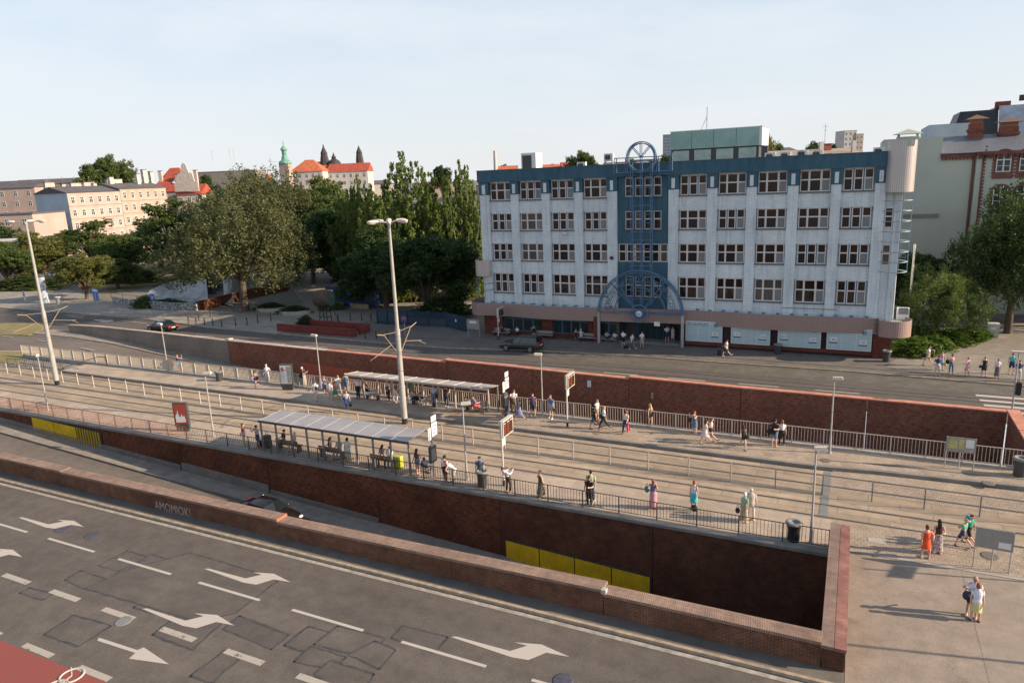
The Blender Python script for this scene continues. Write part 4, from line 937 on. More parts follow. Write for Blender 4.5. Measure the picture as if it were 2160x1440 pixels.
t = thing('railing', 'heavy pale railing with thick posts along the left part of the far platform', 'railing')
railing(t, -87, -45, 47.13, .3, 1.12, 1.9, .16, M['rail_pale'], .03, .035, .055)
t = thing('railing', 'pale railing of thin bars along the right part of the far platform', 'railing')
railing(t, -45, 10.4, 47.13, .3, 1.12, 1.9, .19, M['rail_pale'], .028, .03, .035)
t = thing('railing', 'dark handrail fence round the stairs at the far left platform end', 'railing')
railing(t, -83.5, -75.2, 44.5, .05, .9, 1.4, .3, M['rail_dark'], .03, yf=lambda x: interp([(-83.5, 43.6), (-75.2, 44.45)], x))
q = MB(); q.path([(-75.1, 44.5, .05), (-75.1, 44.5, .35), (-72.6, 46.9, 1.1), (-71.6, 46.95, 1.1), (-71.5, 46.95, .2)], .045); q.build('handrail', M['rail_dark'], t)
fp = thing('track_fence', 'low fence of slim posts and fine wire mesh between the two tram tracks', 'fence')
pm = MB(); pm.box(-.035, .035, -.03, .03, 0, 1.16); pmesh = shared(pm, 'post', M['rail_pale']); pm2 = MB(); pm2.box(-.03, .03, -.025, .025, 0, 1.16); pmesh2 = shared(pm2, 'post', M['mgrey'])
mm = MB()
for j in range(9): mm.tube((0, 0, .1+j*.125), (2.48, 0, .1+j*.125), .0035, n=3, caps=False)
for j in range(25): mm.tube((j*.1, .004, .08), (j*.1, .004, 1.14), .0025, n=3, caps=False)
mmesh = shared(mm, 'mesh_panel', M['mesh_wire'])
px = 6.63+2.48
for k_ in range(44):
    x = px-2.48*k_
    if x < -82: break
    y = 40.25 if x > -30 else interp([(-90, 42.0), (-70, 41.3), (-30, 40.25)], x)
    link('post', pmesh if x < -4 else pmesh2, fp, (x, y, .0))
    if x > -36: link('mesh_panel', mmesh, fp, (x-2.48 if k_ else x-2.48, y, 0))

# ================================================================ LAMPS AND MASTS
def platform_lamp(x, y, z, h, lab, ang):
    t_ = thing('platform_lamp', lab, 'lamp', (x, y, z), 0, 'slim lamps on the platforms')
    q_ = MB(); q_.tube((0,0,0), (0,0,1.2), .075, .07, 10); q_.tube((0,0,1.2), (0,0,h-.1), .055, .04, 8); q_.lathe([(.12,0),(.12,.05),(.08,.08)], n=10); q_.build('pole', M['mast'], t_)
    q_ = MB()
    q_.add([(-.1,-.13,-.05),(.5,-.15,-.02),(.5,.15,-.02),(-.1,.13,-.05),(-.08,-.1,.1),(.46,-.11,.13),(.46,.11,.13),(-.08,.1,.1)], [(0,3,2,1),(4,5,6,7),(0,1,5,4),(1,2,6,5),(2,3,7,6),(3,0,4,7)])
    hd = q_.build('lamp_head', M['lamp_cream'], t_, (0, 0, h-.1), ang)
    q_ = MB(); q_.ell((.26, 0, -.045), (.2, .12, .06), n=10, m=6); q_.build('lamp_glass', M['lamp_glass'], hd)
for (x, y), z, lab, ang in (
    ((-62.159,34.863), .01, 'slim platform lamp at the far left of the near platform, behind the rusty railing', 2.6),
    ((-42.577,35.183), .01, 'slim platform lamp right of the red poster on the near platform', .4),
    ((-20.652,34.949), .01, 'slim platform lamp beside the girl in white leaning over the near railing', .5),
    ((-1.063,34.346), .01, 'slim platform lamp beside the black bin at the right end of the near platform', .2),
    ((-0.643,46.197), .22, 'slim platform lamp near the right end of the far platform', 0),
    ((-20.533,46.56), .22, 'slim platform lamp between the two young people in navy and blue by the pale railing', 3.4),
    ((-42.466,47.207), .22, 'slim platform lamp behind the crowd left of the far shelter', 3.2),
    ((-62.364,47.199), .22, 'slim platform lamp beside the man photographing at the left of the far platform', 3.1)):
    platform_lamp(x, y, z, 5.0, lab, ang)
def mast(x, y, lab, heads, h):
    t_ = thing('tram_mast', lab, 'mast', (x, y, 0), 0, 'tall masts between the tram tracks')
    q_ = MB(); q_.tube((0,0,0), (0,0,.45), .21, .21, 16); q_.build('foot_band', M['black'], t_)
    q_ = MB(); q_.tube((0,0,.45), (0,0,2.9), .24, .225, 18); q_.tube((0,0,2.9), (0,0,3.0), .25, .25, 18); q_.tube((0,0,3.0), (0,0,7.3), .205, .18, 18); q_.tube((0,0,7.3), (0,0,7.4), .19, .19, 18); q_.tube((0,0,7.4), (0,0,h), .14, .10, 14); q_.lathe([(.16, h-.12), (.16, h), (.05, h+.1), (0, h+.12)], n=12)
    for z in (1.9, 3.9, 6.6, 10): q_.ring((0,0,z), .2 if z < 7 else .13, .02, 'Z', 16, 5)
    q_.build('pole', M['mast'], t_)
    for a_, ln in heads:
        q_ = MB(); q_.tube((0,0,h), (ln*cos(a_), ln*sin(a_), h+.12), .035, n=6); ar = q_.build('lamp_arm', M['mast'], t_)
        q_ = MB(); q_.ell((0,0,0), (.46, .2, .13), n=12, m=8); hd = q_.build('lamp_head', M['lamp_cream'], ar, (( ln+.35)*cos(a_), (ln+.35)*sin(a_), h+.14), a_)
        q_ = MB(); q_.ell((.08, 0, -.09), (.32, .17, .12), n=12, m=8); q_.build('lamp_bowl', M['lamp_glass'], ar, ((ln+.35)*cos(a_), (ln+.35)*sin(a_), h+.14), a_)
    # cantilever arms for the overhead line
    for sx, sy in ((-1, -1), (1, 1)):
        q_ = MB(); z0 = 6.0
        q_.tube((.1*sx, .18*sy, z0-.3), (.15*sx, 1.5*sy, z0+1.25), .032); q_.tube((.15*sx, 1.5*sy, z0+1.25), (.15*sx, 2.3*sy, z0+1.45), .038)
        q_.tube((.12*sx, .7*sy, z0+.35), (.12*sx, 2.9*sy, z0-.1), .024); q_.tube((.12*sx, 2.45*sy, z0), (.5*sx, 2.9*sy, z0-.35), .02); q_.tube((0, .15*sy, z0+1.2), (.15*sx, 1.5*sy, z0+1.3), .02)
        q_.build('cantilever', M['arm_tan'], t_)
M['arm_tan'] = mat('cantilever_tan', (.30,.23,.16), .6)
mx_, my_ = (-30.264,42.407)
mast(mx_, my_, 'tall grey mast with six round lamps between the tracks beside the near shelter', [(radians(a), .55 if i % 2 else .85) for i, a in enumerate((0, 55, 125, 180, 235, 305))], 15.204)
mx2, my2 = (-70.032,40.591)
mast(mx2, my2, 'tall grey mast with two long lamp arms at the far left of the tracks', [(radians(20), 1.2), (radians(200), 1.2), (radians(110), .2)], 15.762)
M['wire'] = mat('overhead_wire_copper', (.05,.045,.04), .5, .4)
for yy, ly in ((38.19, 'near'), (42.25, 'far')):
    for z, lz in ((5.55, 'contact'), (6.9, 'carrying')):
        q = MB(); P_ = [(-130+i*4.0, yy, z+(.5*((i % 10)/10-.5)**2 if z > 6 else 0)) for i in range(48)]; q.path(P_, .011, 4)
        tag(q.build('overhead_wire', M['wire']), 'thin '+lz+' wire stretched over the '+ly+' tram track', 'wire')
t = thing('road_sign', 'road sign on a pole standing just outside the right edge of the photo', 'road sign', (11.6, 34.95, .02), 1.3)
q = MB(); q.tube((0,0,0), (0,0,4.6), .05, n=8); q.build('pole', M['steel'], t); q = MB(); q.box(-.6, .6, -.06, -.02, 3.7, 4.15); q.build('plate', M['white'], t)
t = thing('street_lamp', 'street lamp standing outside the right edge of the photo whose shadow crosses the plaza', 'lamp', (18.0, 30.4, .02))
q = MB(); q.tube((0,0,0), (0,0,8.0), .10, .06, 10); q.build('pole', M['mast'], t); q = MB(); q.ell((-.5, 0, 8.0), (.6, .2, .12)); q.build('lamp_head', M['lamp_cream'], t)
t = thing('street_lamp', 'tall pale lamp post behind the right corner of the office building', 'lamp', ((5.35,80.71)[0], (5.35,80.71)[1], 0))
q = MB(); q.tube((0,0,0), (0,0,9.5), .14, .09, 10); q.tube((0,0,9.5), (0,0,9.9), .11, .11, 10); q.build('pole', M['lamp_cream'], t)
tx_, ty_ = (10.808,58.771)
t = thing('traffic_light', 'street lamp pole with a black pedestrian signal by the crossing at the right', 'traffic light', (tx_, ty_-.4, 0))
q = MB(); q.tube((0,0,0), (0,0,4.6), .06, .045, 8); q.build('pole', M['mast'], t)
q = MB(); q.box(-.45, .35, -.13, .13, 4.6, 4.72); q.build('lamp_head', M['lamp_cream'], t)
q = MB(); q.box(.08, .38, -.14, .12, 1.55, 2.45); q.box(.1, .36, -.2, -.14, 1.65, 1.75); q.build('signal_head', M['black'], t)
for i, z in enumerate((1.8, 2.2)):
    q = MB(); q.lathe([(.09, 0), (0, .02)], n=12); o = q.build('signal_lens', M['dgrey'] if i else M['lamp_cream'], t, (.39, -.01, z)); o.rotation_euler = (0, pi/2, 0)

# ================================================================ SHELTERS
t = thing('tram_shelter', 'long near tram shelter with a sloping translucent roof and dark posts behind the railing', 'shelter')
f0, f1 = (-36.525,2.272), (-24.167,2.2)
b0, b1 = (-36.945,2.316), (-24.596,2.321)
SX0, SX1 = (f0[0]+b0[0])/2, (f1[0]+b1[0])/2; SZF = (f0[1]+f1[1])/2; SZB = (b0[1]+b1[1])/2
nb = 9; bw_ = (SX1-SX0)/nb
for i in range(nb):
    a = SX0+i*bw_; q = MB(); vs = []
    for j in range(5):
        u = j/4; y = 34.3+2.1*u; z = SZF+(SZB-SZF)*u
        vs += [(a+.01, y, z), (a+bw_-.01, y, z), (a+.01, y, z+.02), (a+bw_-.01, y, z+.02)]
    fs = []
    for j in range(4):
        p_ = 4*j; fs += [(p_, p_+4, p_+5, p_+1), (p_+2, p_+3, p_+7, p_+6), (p_, p_+2, p_+6, p_+4), (p_+1, p_+5, p_+7, p_+3)]
    fs += [(0, 1, 3, 2), (16, 18, 19, 17)]
    q.add(vs, fs); q.build('roof_panel', M['roofglass'], t)
for i in range(nb+1):
    a = SX0+i*bw_; q = MB()
    q.path([(a, 34.28+2.1*u/4, SZF+(SZB-SZF)*u/4+.02) for u in range(5)], .018); q.build('rib', M['steel'], t)
    q = MB(); q.box(a-.05, a+.05, 34.3, 34.4, .03, SZF-.02); q.build('post', M['mgrey'], t)
q = MB(); q.box(SX0-.1, SX1+.1, 34.2, 34.3, SZF-.12, SZF+.02); q.build('gutter', M['dgrey'], t)
q = MB(); q.box(SX0-.05, SX1+.05, 36.38, 36.44, SZB-.05, SZB+.02); q.build('roof_edge', M['mgrey'], t)
def bench(lab, x, y, z, w_, rz=0, m='benchwood', grp='benches under the near shelter', back=True):
    t_ = thing('bench', lab, 'bench', (x, y, z), rz, grp)
    q_ = MB()
    for k_ in range(3): q_.box(-w_/2, w_/2, -.22+k_*.15, -.10+k_*.15, .42, .46)
    q_.build('seat', M[m], t_)
    if back:
        q_ = MB()
        for k_ in range(2): q_.box(-w_/2, w_/2, .26, .30, .56+k_*.16, .68+k_*.16)
        q_.build('backrest', M[m], t_)
    for s_ in (-1, 1):
        q_ = MB(); q_.box(s_*(w_/2-.12)-.03, s_*(w_/2-.12)+.03, -.2, .24, 0, .42)
        if back: q_.box(s_*(w_/2-.12)-.03, s_*(w_/2-.12)+.03, .22, .26, .42, .84)
        q_.build('leg', M['dgrey'], t_)
M['benchwood'] = mat('bench_wood', (.21,.13,.085), .7, noise=.3, nscale=4)
M['benchpale'] = mat('bench_pale', (.36,.35,.32), .7, noise=.2, nscale=4)
NB = [(-34.894,35.119), (-31.065,35.123), (-26.747,34.897)]
for (x, y), l_ in zip(NB, ('left bench of the near shelter, used by a person with a white hat', 'middle bench of the near shelter', 'right bench of the near shelter beside the yellow-green suitcase')):
    bench(l_, x, 35.0, .012, 2.0, pi)
t = thing('tram_shelter', 'far tram shelter with a flat pale roof in three sections on pale posts', 'shelter')
f0, f1 = (-37.756,2.59), (-24.016,2.525)
b0, b1 = (-37.845,2.347), (-24.54,2.294)
SX0, SX1 = (f0[0]+b0[0])/2, (f1[0]+b1[0])/2; SZF = (f0[1]+f1[1])/2; SZB = (b0[1]+b1[1])/2
bw_ = (SX1-SX0)/9
for i in range(9):
    a = SX0+i*bw_; q = MB(); q.add([(a+.01,45.0,SZF),(a+bw_-.01,45.0,SZF),(a+bw_-.01,46.8,SZB),(a+.01,46.8,SZB),(a+.01,45.0,SZF+.03),(a+bw_-.01,45.0,SZF+.03),(a+bw_-.01,46.8,SZB+.03),(a+.01,46.8,SZB+.03)],
        [(0,3,2,1),(4,5,6,7),(0,1,5,4),(1,2,6,5),(2,3,7,6),(3,0,4,7)]); q.build('roof_panel', M['roofgrey'] if 'roofgrey' in M else M.setdefault('roofgrey', mat('roof_grey', (.40,.37,.34), .5, noise=.1)), t)
    q = MB(); q.tube((a, 44.97, SZF+.04), (a, 46.8, SZB+.04), .025); q.build('rib', M['rail_pale'], t)
    q = MB(); q.box(a+bw_*.5-.055, a+bw_*.5+.055, 46.3, 46.4, .22, SZB); q.build('post', M['rail_pale'], t)
q = MB(); q.box(SX0-.03, SX1+.03, 44.93, 45.0, SZF-.1, SZF+.03); q.build('gutter', M['steel'], t)
q = MB(); q.box(SX1-.12, SX1-.02, 46.6, 46.7, .22, SZB); q.box(SX0+2*bw_*2, SX0+2*bw_*2+.08, 46.7, 46.78, .22, SZB); q.build('end_post', M['mgrey'], t)
q = MB(); q.box((-33.044,1.612)[0], (-31.97,1.588)[0], 46.55, 46.6, 1.1, 2.1); q.build('timetable_board', mat('timetable_olive', (.20,.20,.12), .5, noise=.3, nscale=3), t)
for px_, l_, wdt in (((-35.98,46.002), 'left bench under the far shelter with a woman in white shorts', 1.3), ((-30.909,45.708), 'bench under the far shelter with three people sitting', 2.2), ((-26.059,45.497), 'right bench under the far shelter beside the person in red shorts', 1.8)):
    bench(l_, px_[0], 46.15, .22, wdt, 0, 'benchpale', 'benches under the far shelter')
for px_, l_ in (((-36.502,72.134), 'white bench with a seated man, leftmost under the canopy of the office building'), ((-31.096,72.328), 'empty white bench under the canopy beside the standing woman'), ((-25.837,72.309), 'white bench with a seated couple next to the entrance')):
    bench(l_, px_[0], 71.6, .12, 2.1, 0, 'benchpale', 'white benches in front of the office building')

# ================================================================ SIGNS AND BOARDS
def disp_board(px_, z, lab, h, ytop, rz=0.0, flip=1):
    t_ = thing('departure_board', lab, 'departure board', (px_[0], px_[1], z), rz, 'electronic departure boards at the tram stop')
    q_ = MB(); q_.tube((0,0,0), (0,0,h), .055, n=10); q_.tube((0,0,0), (0,0,.35), .08, n=10, mi=1); q_.build('pole', [M['lamp_cream'], M['black']], t_)
    q_ = MB(); y1 = 1.35; q_.box(-.12, .12, .0, y1, h-1.02, h); bd = q_.build('casing', M['lamp_cream'], t_)
    q_ = MB(); q_.box(.12, .126, .07, y1-.07, h-.95, h-.08); q_.build('screen', mat('screen_brown', (.05,.02,.012), .3) if 'screen_brown' not in bpy.data.materials else bpy.data.materials['screen_brown'], bd)
    q_ = MB()
    for r_ in range(5):
        for c_ in range(2 if r_ else 3):
            a0 = .12+c_*.42; q_.box(.126, .13, a0, a0+RN.uniform(.2, .34), h-.22-r_*.15, h-.17-r_*.15, 0 if r_ else 1)
    q_.build('led_text', [M['orange_led'], M['white']], bd)
    q_ = MB(); q_.box(-.02, .02, .06, .42, h-1.55, h-1.12); q_.build('stop_plate', M['white'], t_)
disp_board((-18.139,35.008), .01, 'departure board with orange text on the near platform beside the man leaning on the railing', 4.05, 0)
disp_board((-18.017,45.231), .22, 'departure board with orange text on the far platform right of the man in blue t-shirt', 3.85, 0)
disp_board((-36.043,69.979), .12, 'departure board with orange text on a white post left of the dark green car', 3.5, 0)
def stop_sign(px_, z, lab, h, case=True):
    t_ = thing('stop_sign', lab, 'stop sign', (px_[0], px_[1], z), 0, 'tram stop signs on dark poles')
    q_ = MB(); q_.tube((0,0,0), (0,0,h), .035, n=8); q_.build('pole', M['dgrey'], t_)
    q_ = MB(); q_.box(-.015, .015, .05, .62, h-.48, h-.12); q_.build('name_plate', M['white'], t_)
    q_ = MB(); q_.box(-.015, .015, .05, .66, h-1.42, h-.58); pl_ = q_.build('stop_plate', M['white'], t_)
    q_ = MB(); yy0, yy1, z0, z1 = .14, .57, h-1.25, h-.75
    for a_ in ((yy0, yy1, z1-.05, z1), (yy0, yy1, z0, z0+.05), (yy0, yy0+.05, z0+.05, z1-.05), (yy1-.05, yy1, z0+.05, z1-.05), (yy0+.13, yy1-.13, (z0+z1)/2-.04, (z0+z1)/2+.04)): q_.box(.0155, .019, *a_)
    q_.build('tram_symbol', M['blue'], pl_)
    q_ = MB(); q_.box(-.015, .015, -.36, -.06, h-1.55, h-.75); q_.build('side_plate', M['white'], t_)
    if case:
        q_ = MB(); q_.box(-.08, .08, -.33, .33, .95, 1.95); q_.add([(-.1,-.36,1.95),(.1,-.36,1.95),(.1,.36,1.95),(-.1,.36,1.95),(0,-.05,2.2),(0,.05,2.2)], [(0,1,4),(1,2,5,4),(2,3,5),(3,0,4,5)]); cs = q_.build('timetable_case', M['dgrey'], t_)
        q_ = MB(); q_.box(.081, .085, -.25, .25, 1.1, 1.85); q_.build('timetable', M['mgrey'], cs)
stop_sign((-22.876,34.73), .01, 'tram stop sign with a dark timetable case beside the crouching man on the near platform', 4.0)
stop_sign((-22.986,45.268), .22, 'tram stop sign with a tall timetable case at the right end of the far shelter', 3.75)
stop_sign((-30.334,73.037), .12, 'stop sign with small white plates in front of the office building canopy', 3.1)
def poster(px_, z, lab, w_, h_, rz, art):
    t_ = thing('poster_stand', lab, 'poster stand', (px_[0], px_[1], z), rz, 'upright poster cases on the platforms')
    q_ = MB(); q_.box(-w_/2, w_/2, -.14, .14, .45, h_); q_.add([(-w_/2+.12,-.1,0),(w_/2-.12,-.1,0),(w_/2-.12,.1,0),(-w_/2+.12,.1,0),(-w_/2,-.14,.45),(w_/2,-.14,.45),(w_/2,.14,.45),(-w_/2,.14,.45)], [(0,3,2,1),(0,1,5,4),(1,2,6,5),(2,3,7,6),(3,0,4,7)]); cs = q_.build('case', M['dgrey'], t_)
    q_ = MB(); q_.box(-w_/2+.07, w_/2-.07, -.15, -.14, .62, h_-.08); q_.build('poster', M[art[0]], cs)
    q_ = MB(); rr = random.Random(len(lab))
    if art[0] == 'poster_red':
        pts_ = [(-.40, .75), (-.40, 1.3), (-.27, 1.45), (-.2, 1.75), (-.12, 1.3), (0, 1.15), (.1, 1.45), (.2, 1.2), (.3, 1.3), (.40, 1.0), (.40, .78)]
        q_.add([(a, -.156, b) for a, b in pts_], [tuple(range(len(pts_)))]); q_.build('poster_shape', M['white'], cs)
    else:
        q_.box(.12, .5, -.156, -.15, .7, h_-.2); q_.build('poster_colour_band', mat('poster_mixed', (.45,.36,.12), .5, col2=(.12,.22,.35), nscale=5), cs)
        q_ = MB(); q_.ring((-.22, -.157, h_-.42), .11, .06, 'Y', 16, 4); q_.build('poster_dot', mat('poster_red_dot', (.5,.06,.07), .5), cs)
        q_ = MB()
        for k_ in range(12): q_.box(-.45, -.45+rr.uniform(.25, .5), -.156, -.15, .8+k_*.11, .835+k_*.11)
        q_.build('poster_text', M['mgrey'], cs)
M['poster_red'] = mat('poster_red', (.36,.07,.05), .4); M['poster_white'] = mat('poster_white', (.55,.58,.60), .4)
poster((-45.835,35.229), .01, 'poster case with a red and white picture on the near platform', 1.1, 2.3, .35, ('poster_red',))
poster((-45.255,46.004), .22, 'poster case with a white and yellow advert on the far platform', 1.15, 2.4, .30, ('poster_white',))
def info_board(feet, z, zb, zt, lab, th=.05, face='panelsteel', deco=None, mid=False, grp=None):
    (x0, y0), (x1, y1) = feet; L_ = sqrt((x1-x0)**2+(y1-y0)**2)
    t_ = thing('notice_board', lab, 'notice board', (x0, y0, z), atan2(y1-y0, x1-x0), grp)
    for xx in ([0, L_/2, L_] if mid else [0, L_]):
        q_ = MB(); q_.tube((xx, .03, 0), (xx, .03, zt), .03, n=8); q_.build('leg', M['steel'], t_)
    q_ = MB(); q_.box(-.04, L_+.04, -th, 0, zb, zt); bd = q_.build('board', M[face], t_)
    for (a, b, c_, d_, m_) in (deco or []):
        q_ = MB(); q_.box(a*L_, b*L_, -th-.006, -th, zb+(zt-zb)*c_, zb+(zt-zb)*d_); q_.build('notice', M[m_], bd)
M['panelsteel'] = mat('board_steel', (.27,.265,.25), .5, .1, noise=.1)
M['map_yellow'] = mat('map_yellow', (.42,.40,.17), .5, noise=.25, nscale=4)
info_board(((5.585,46.083), (7.015,46.091)), .22, 1.05, 1.95, 'notice board with a yellow map at the right end of the far platform', deco=[(.05, .37, .25, .9, 'map_yellow'), (.42, .6, .25, .9, 'map_yellow'), (.66, .95, .35, .92, 'white'), (.58, .95, .03, .27, 'gutter')], mid=True)
info_board(((5.69,34.66), (7.036,34.606)), .02, 1.05, 2.0, 'back of a grey metal notice board with a small white notice on the right plaza', deco=[(.62, .96, .12, .42, 'white')], mid=True)
info_board(((-39.969,69.907), (-38.42,69.825)), .12, 1.0, 2.15, 'grey notice board on two legs left of the office building', deco=[(.2, .8, .6, .85, 'white')])
def bin_(px_, z, lab, kind='dark', s=1.0, grp='litter bins'):
    t_ = thing('litter_bin', lab, 'litter bin', (px_[0], px_[1], z), 0, grp)
    m_ = {'dark': M['dgrey'], 'black': M['black'], 'grey': M['mgrey'], 'light': M['steel']}[kind]
    q_ = MB(); q_.lathe([(.24*s, 0), (.27*s, .1*s), (.26*s, .55*s), (.33*s, .82*s)], n=14); q_.build('body', m_, t_)
    q_ = MB(); q_.lathe([(.35*s, .82*s), (.38*s, .88*s), (.34*s, .93*s), (.22*s, .94*s), (.2*s, .86*s), (0, .85*s)], n=14); q_.build('rim', M['mgrey'] if kind != 'light' else M['white'], t_)
for px_, z, lab, kind, s in (((-1.859,34.284), .01, 'black litter bin at the right end of the near platform railing', 'black', 1.1), ((-19.289,34.437), .01, 'dark litter bin in front of the man in a navy shirt on the near platform', 'dark', 1.1),
    ((-54.074,46.23), .22, 'dark litter bin against the pale railing on the far platform', 'dark', 1.05), ((9.269,46.134), .22, 'dark litter bin at the right edge of the photo by the far platform railing', 'dark', 1.2),
    ((3.235,71.246), .12, 'dark litter bin at the right corner of the office building', 'dark', 1.15), ((-6.185,71.424), .12, 'dark litter bin below the gap between the second and third white panels', 'dark', 1.1),
    ((-28.792,73.708), .12, 'dark rounded bin right of the middle white bench', 'dark', 1.15), ((-38.697,72.865), .12, 'dark litter bin left of the white benches', 'dark', 1.05), ((-122.818,73.978), .12, 'small pale litter bin on the park side pavement at the far left', 'light', 1.3)): bin_(px_, z, lab, kind, s)
t = thing('clothes_bin', 'white metal container bin at the edge of the shrubs on the right', 'container', (*(13.184,84.415), .13))
q = MB(); q.box(-.5, .5, -.35, .35, 0, 1.35); q.build('body', M['steel'], t); q = MB(); q.box(-.52, .52, -.37, .37, 1.35, 1.45); q.box(-.25, .25, -.38, -.352, .8, 1.1); q.build('lid', M['white'], t)
t = thing('advert_post', 'slim white electrical cabinet beside the round canopy end', 'cabinet', (*(6.32,82.77), .13))
q = MB(); q.box(-.25, .25, -.2, .2, 0, 2.3); q.build('body', M['steel'], t)
# road signs
def road_sign(px_, z, lab, hs, shape, w_, h_, face, rz=0.0):
    t_ = thing('road_sign', lab, 'road sign', (px_[0], px_[1], z), rz)
    q_ = MB(); q_.tube((0, .03, 0), (0, .03, hs+h_/2), .035, n=8); q_.build('pole', M['steel'], t_)
    q_ = MB()
    if shape == 'round':
        q_.lathe([(w_/2, 0), (w_/2, .03), (0, .031)], n=24); p_ = q_.build('plate', M[face], t_, (0, -.0, hs)); p_.rotation_euler = (pi/2, 0, 0)
    else: q_.box(-w_/2, w_/2, -.03, 0, hs-h_/2, hs+h_/2); p_ = q_.build('plate', M[face], t_)
    return t_, p_
M['signviolet'] = mat('sign_violet', (.20,.08,.20), .5)
t_, p_ = road_sign((-102.906,67.684), .12, 'large blue direction sign with white lines beside the far street', 3.3, 'sq', 2.2, 1.9, 'blue', -.25)
q = MB(); q.box(-1.0, 1.0, -.036, -.03, 3.75, 4.1)
for k_ in range(4): q.box(-.5, .1+.1*(k_ % 2), -.036, -.03, 3.4-k_*.3, 3.5-k_*.3); q.box(.8, .95, -.036, -.03, 3.4-k_*.3, 3.52-k_*.3)
q.build('lettering', M['white'], p_)
t_, p_ = road_sign((-122.205,68.325), .12, 'round blue arrow sign at the far left', 2.7, 'round', 1.1, 1.1, 'blue', -.3)
q = MB(); q.box(-.35, .35, -.05, .05, .031, .036); q.build('arrow', M['white'], p_)
t_, p_ = road_sign((-94.959,71.122), .12, 'square blue lane sign with two white arrows by the far street', 2.6, 'sq', 1.15, 1.0, 'blue', -.2)
q = MB(); q.box(-.32, -.22, -.036, -.03, 2.3, 2.9); q.box(.0, .1, -.036, -.03, 2.3, 2.6); q.box(.1, .35, -.036, -.03, 2.55, 2.7); q.build('arrow', M['white'], p_)
road_sign((-47.103,67.444), .12, 'round violet no parking sign beside the tall mast', 2.25, 'round', .75, .75, 'signviolet', .1)
# advertising pillar
t = thing('advert_pillar', 'round advertising pillar with coloured posters at the far left', 'advertising pillar', (*(-126.767,74.049), .12))
q = MB(); q.lathe([(.75, 0), (.75, .5), (.65, .55), (.65, 4.6)], n=20); q.build('pillar', mat('pillar_posters', (.16,.30,.42), .6, col2=(.55,.5,.48), nscale=1.4), t)
q = MB(); q.lathe([(.9, 4.6), (.9, 4.75), (.2, 5.1), (0, 5.15)], n=20); q.build('cap', M['dgrey'], t)
# bollards
for i, (x, y) in enumerate(((-82.909,67.073),(-81.315,66.983),(-83.329,69.169),(-79.604,66.93),(-83.541,71.407),(-77.928,66.843),(-76.129,66.702),(-74.502,67.594),(-73.509,68.644),(-72.973,70.044),(-72.102,71.587),(-62.033,73.639),(-60.876,74.745),(-59.172,75.004),(-57.681,75.05),(-51.873,66.119),(-50.314,66.157),(-48.797,66.316))):
    OR = ['first', 'second', 'third', 'fourth', 'fifth', 'sixth', 'seventh', 'eighth', 'ninth', 'tenth', 'eleventh']
    where = OR[i]+' black bollard from the left in the row along the kerb' if i < 11 else (OR[i-11]+' black bollard from the left behind the red brick enclosure' if i < 15 else OR[i-15]+' black bollard from the left in front of the red brick enclosure')
    if i == 0:
        q = MB(); q.lathe([(.11, 0), (.11, .1), (.07, .16), (.06, .85), (.085, .9), (.07, .98), (0, 1.02)], n=10); b0_ = q.build('bollard', M['black']); bo = b0_
    else: bo = b0_.copy(); COL.objects.link(bo)
    bo.location = (x, y, .12); tag(bo, where, 'bollard', 'bollards along the kerb left of the red planter' if i < 11 else ('bollards behind the red planter' if i < 15 else 'bollards right of the red planter'))
# bicycle stands
bs = None
for i, (px_) in enumerate(((6.175,74.474), (6.779,73.733), (7.46,75.601), (8.043,76.535), (8.618,77.283))):
    if bs is None:
        q = MB(); q.path([(0,-.5,0), (0,-.5,.6), (0,-.38,.74), (0,.38,.74), (0,.5,.6), (0,.5,0)], .03, 8); bs = q.build('bicycle_stand', M['steel']); o = bs
    else: o = bs.copy(); COL.objects.link(o)
    o.location = (*px_, .13); o.rotation_euler = (0, 0, -1.25); tag(o, ('first', 'second', 'third', 'fourth', 'fifth')[i]+' steel bicycle hoop from the left beside the bright green bush', 'bicycle stand', 'bicycle stands by the bush')
# red planter enclosure
t = thing('brick_enclosure', 'low red painted brick enclosure with a ramp inside, next to the far street', 'wall')
M['redpaint'] = brick_mat('brick_painted_red', (.26,.055,.045), (.20,.045,.038), (.16,.05,.04), patch=(.8,.9,.9))
def wallseg(a, b, z0, z1, th, m, parent, name='wall_section'):
    a = Vector(a); b = Vector(b); d = (b-a).normalized(); n_ = Vector((-d.y, d.x))*th
    q_ = MB(); q_.prism([tuple(a), tuple(b), tuple(b+n_), tuple(a+n_)], z0, z1); return q_.build(name, M[m], parent)
E1, E2, E3, E4 = (-66.042,66.43), (-53.502,66.213), (-53.667,69.148), (-65.877,69.459)
wallseg(E1, E2, -.03, 1.05, .35, 'redpaint', t); wallseg((E4[0]+1.0, E4[1]+.3), (E3[0], E3[1]), -.03, 1.05, .35, 'redpaint', t)
wallseg((E3[0]-.02, E3[1]-1.6), (E3[0]-.01, E3[1]-.02), -.03, 1.02, .35, 'redpaint', t)
graffiti(t, E1[0]+5.2, E1[1]-.03, .3, 5, 9, .5, step=.3)
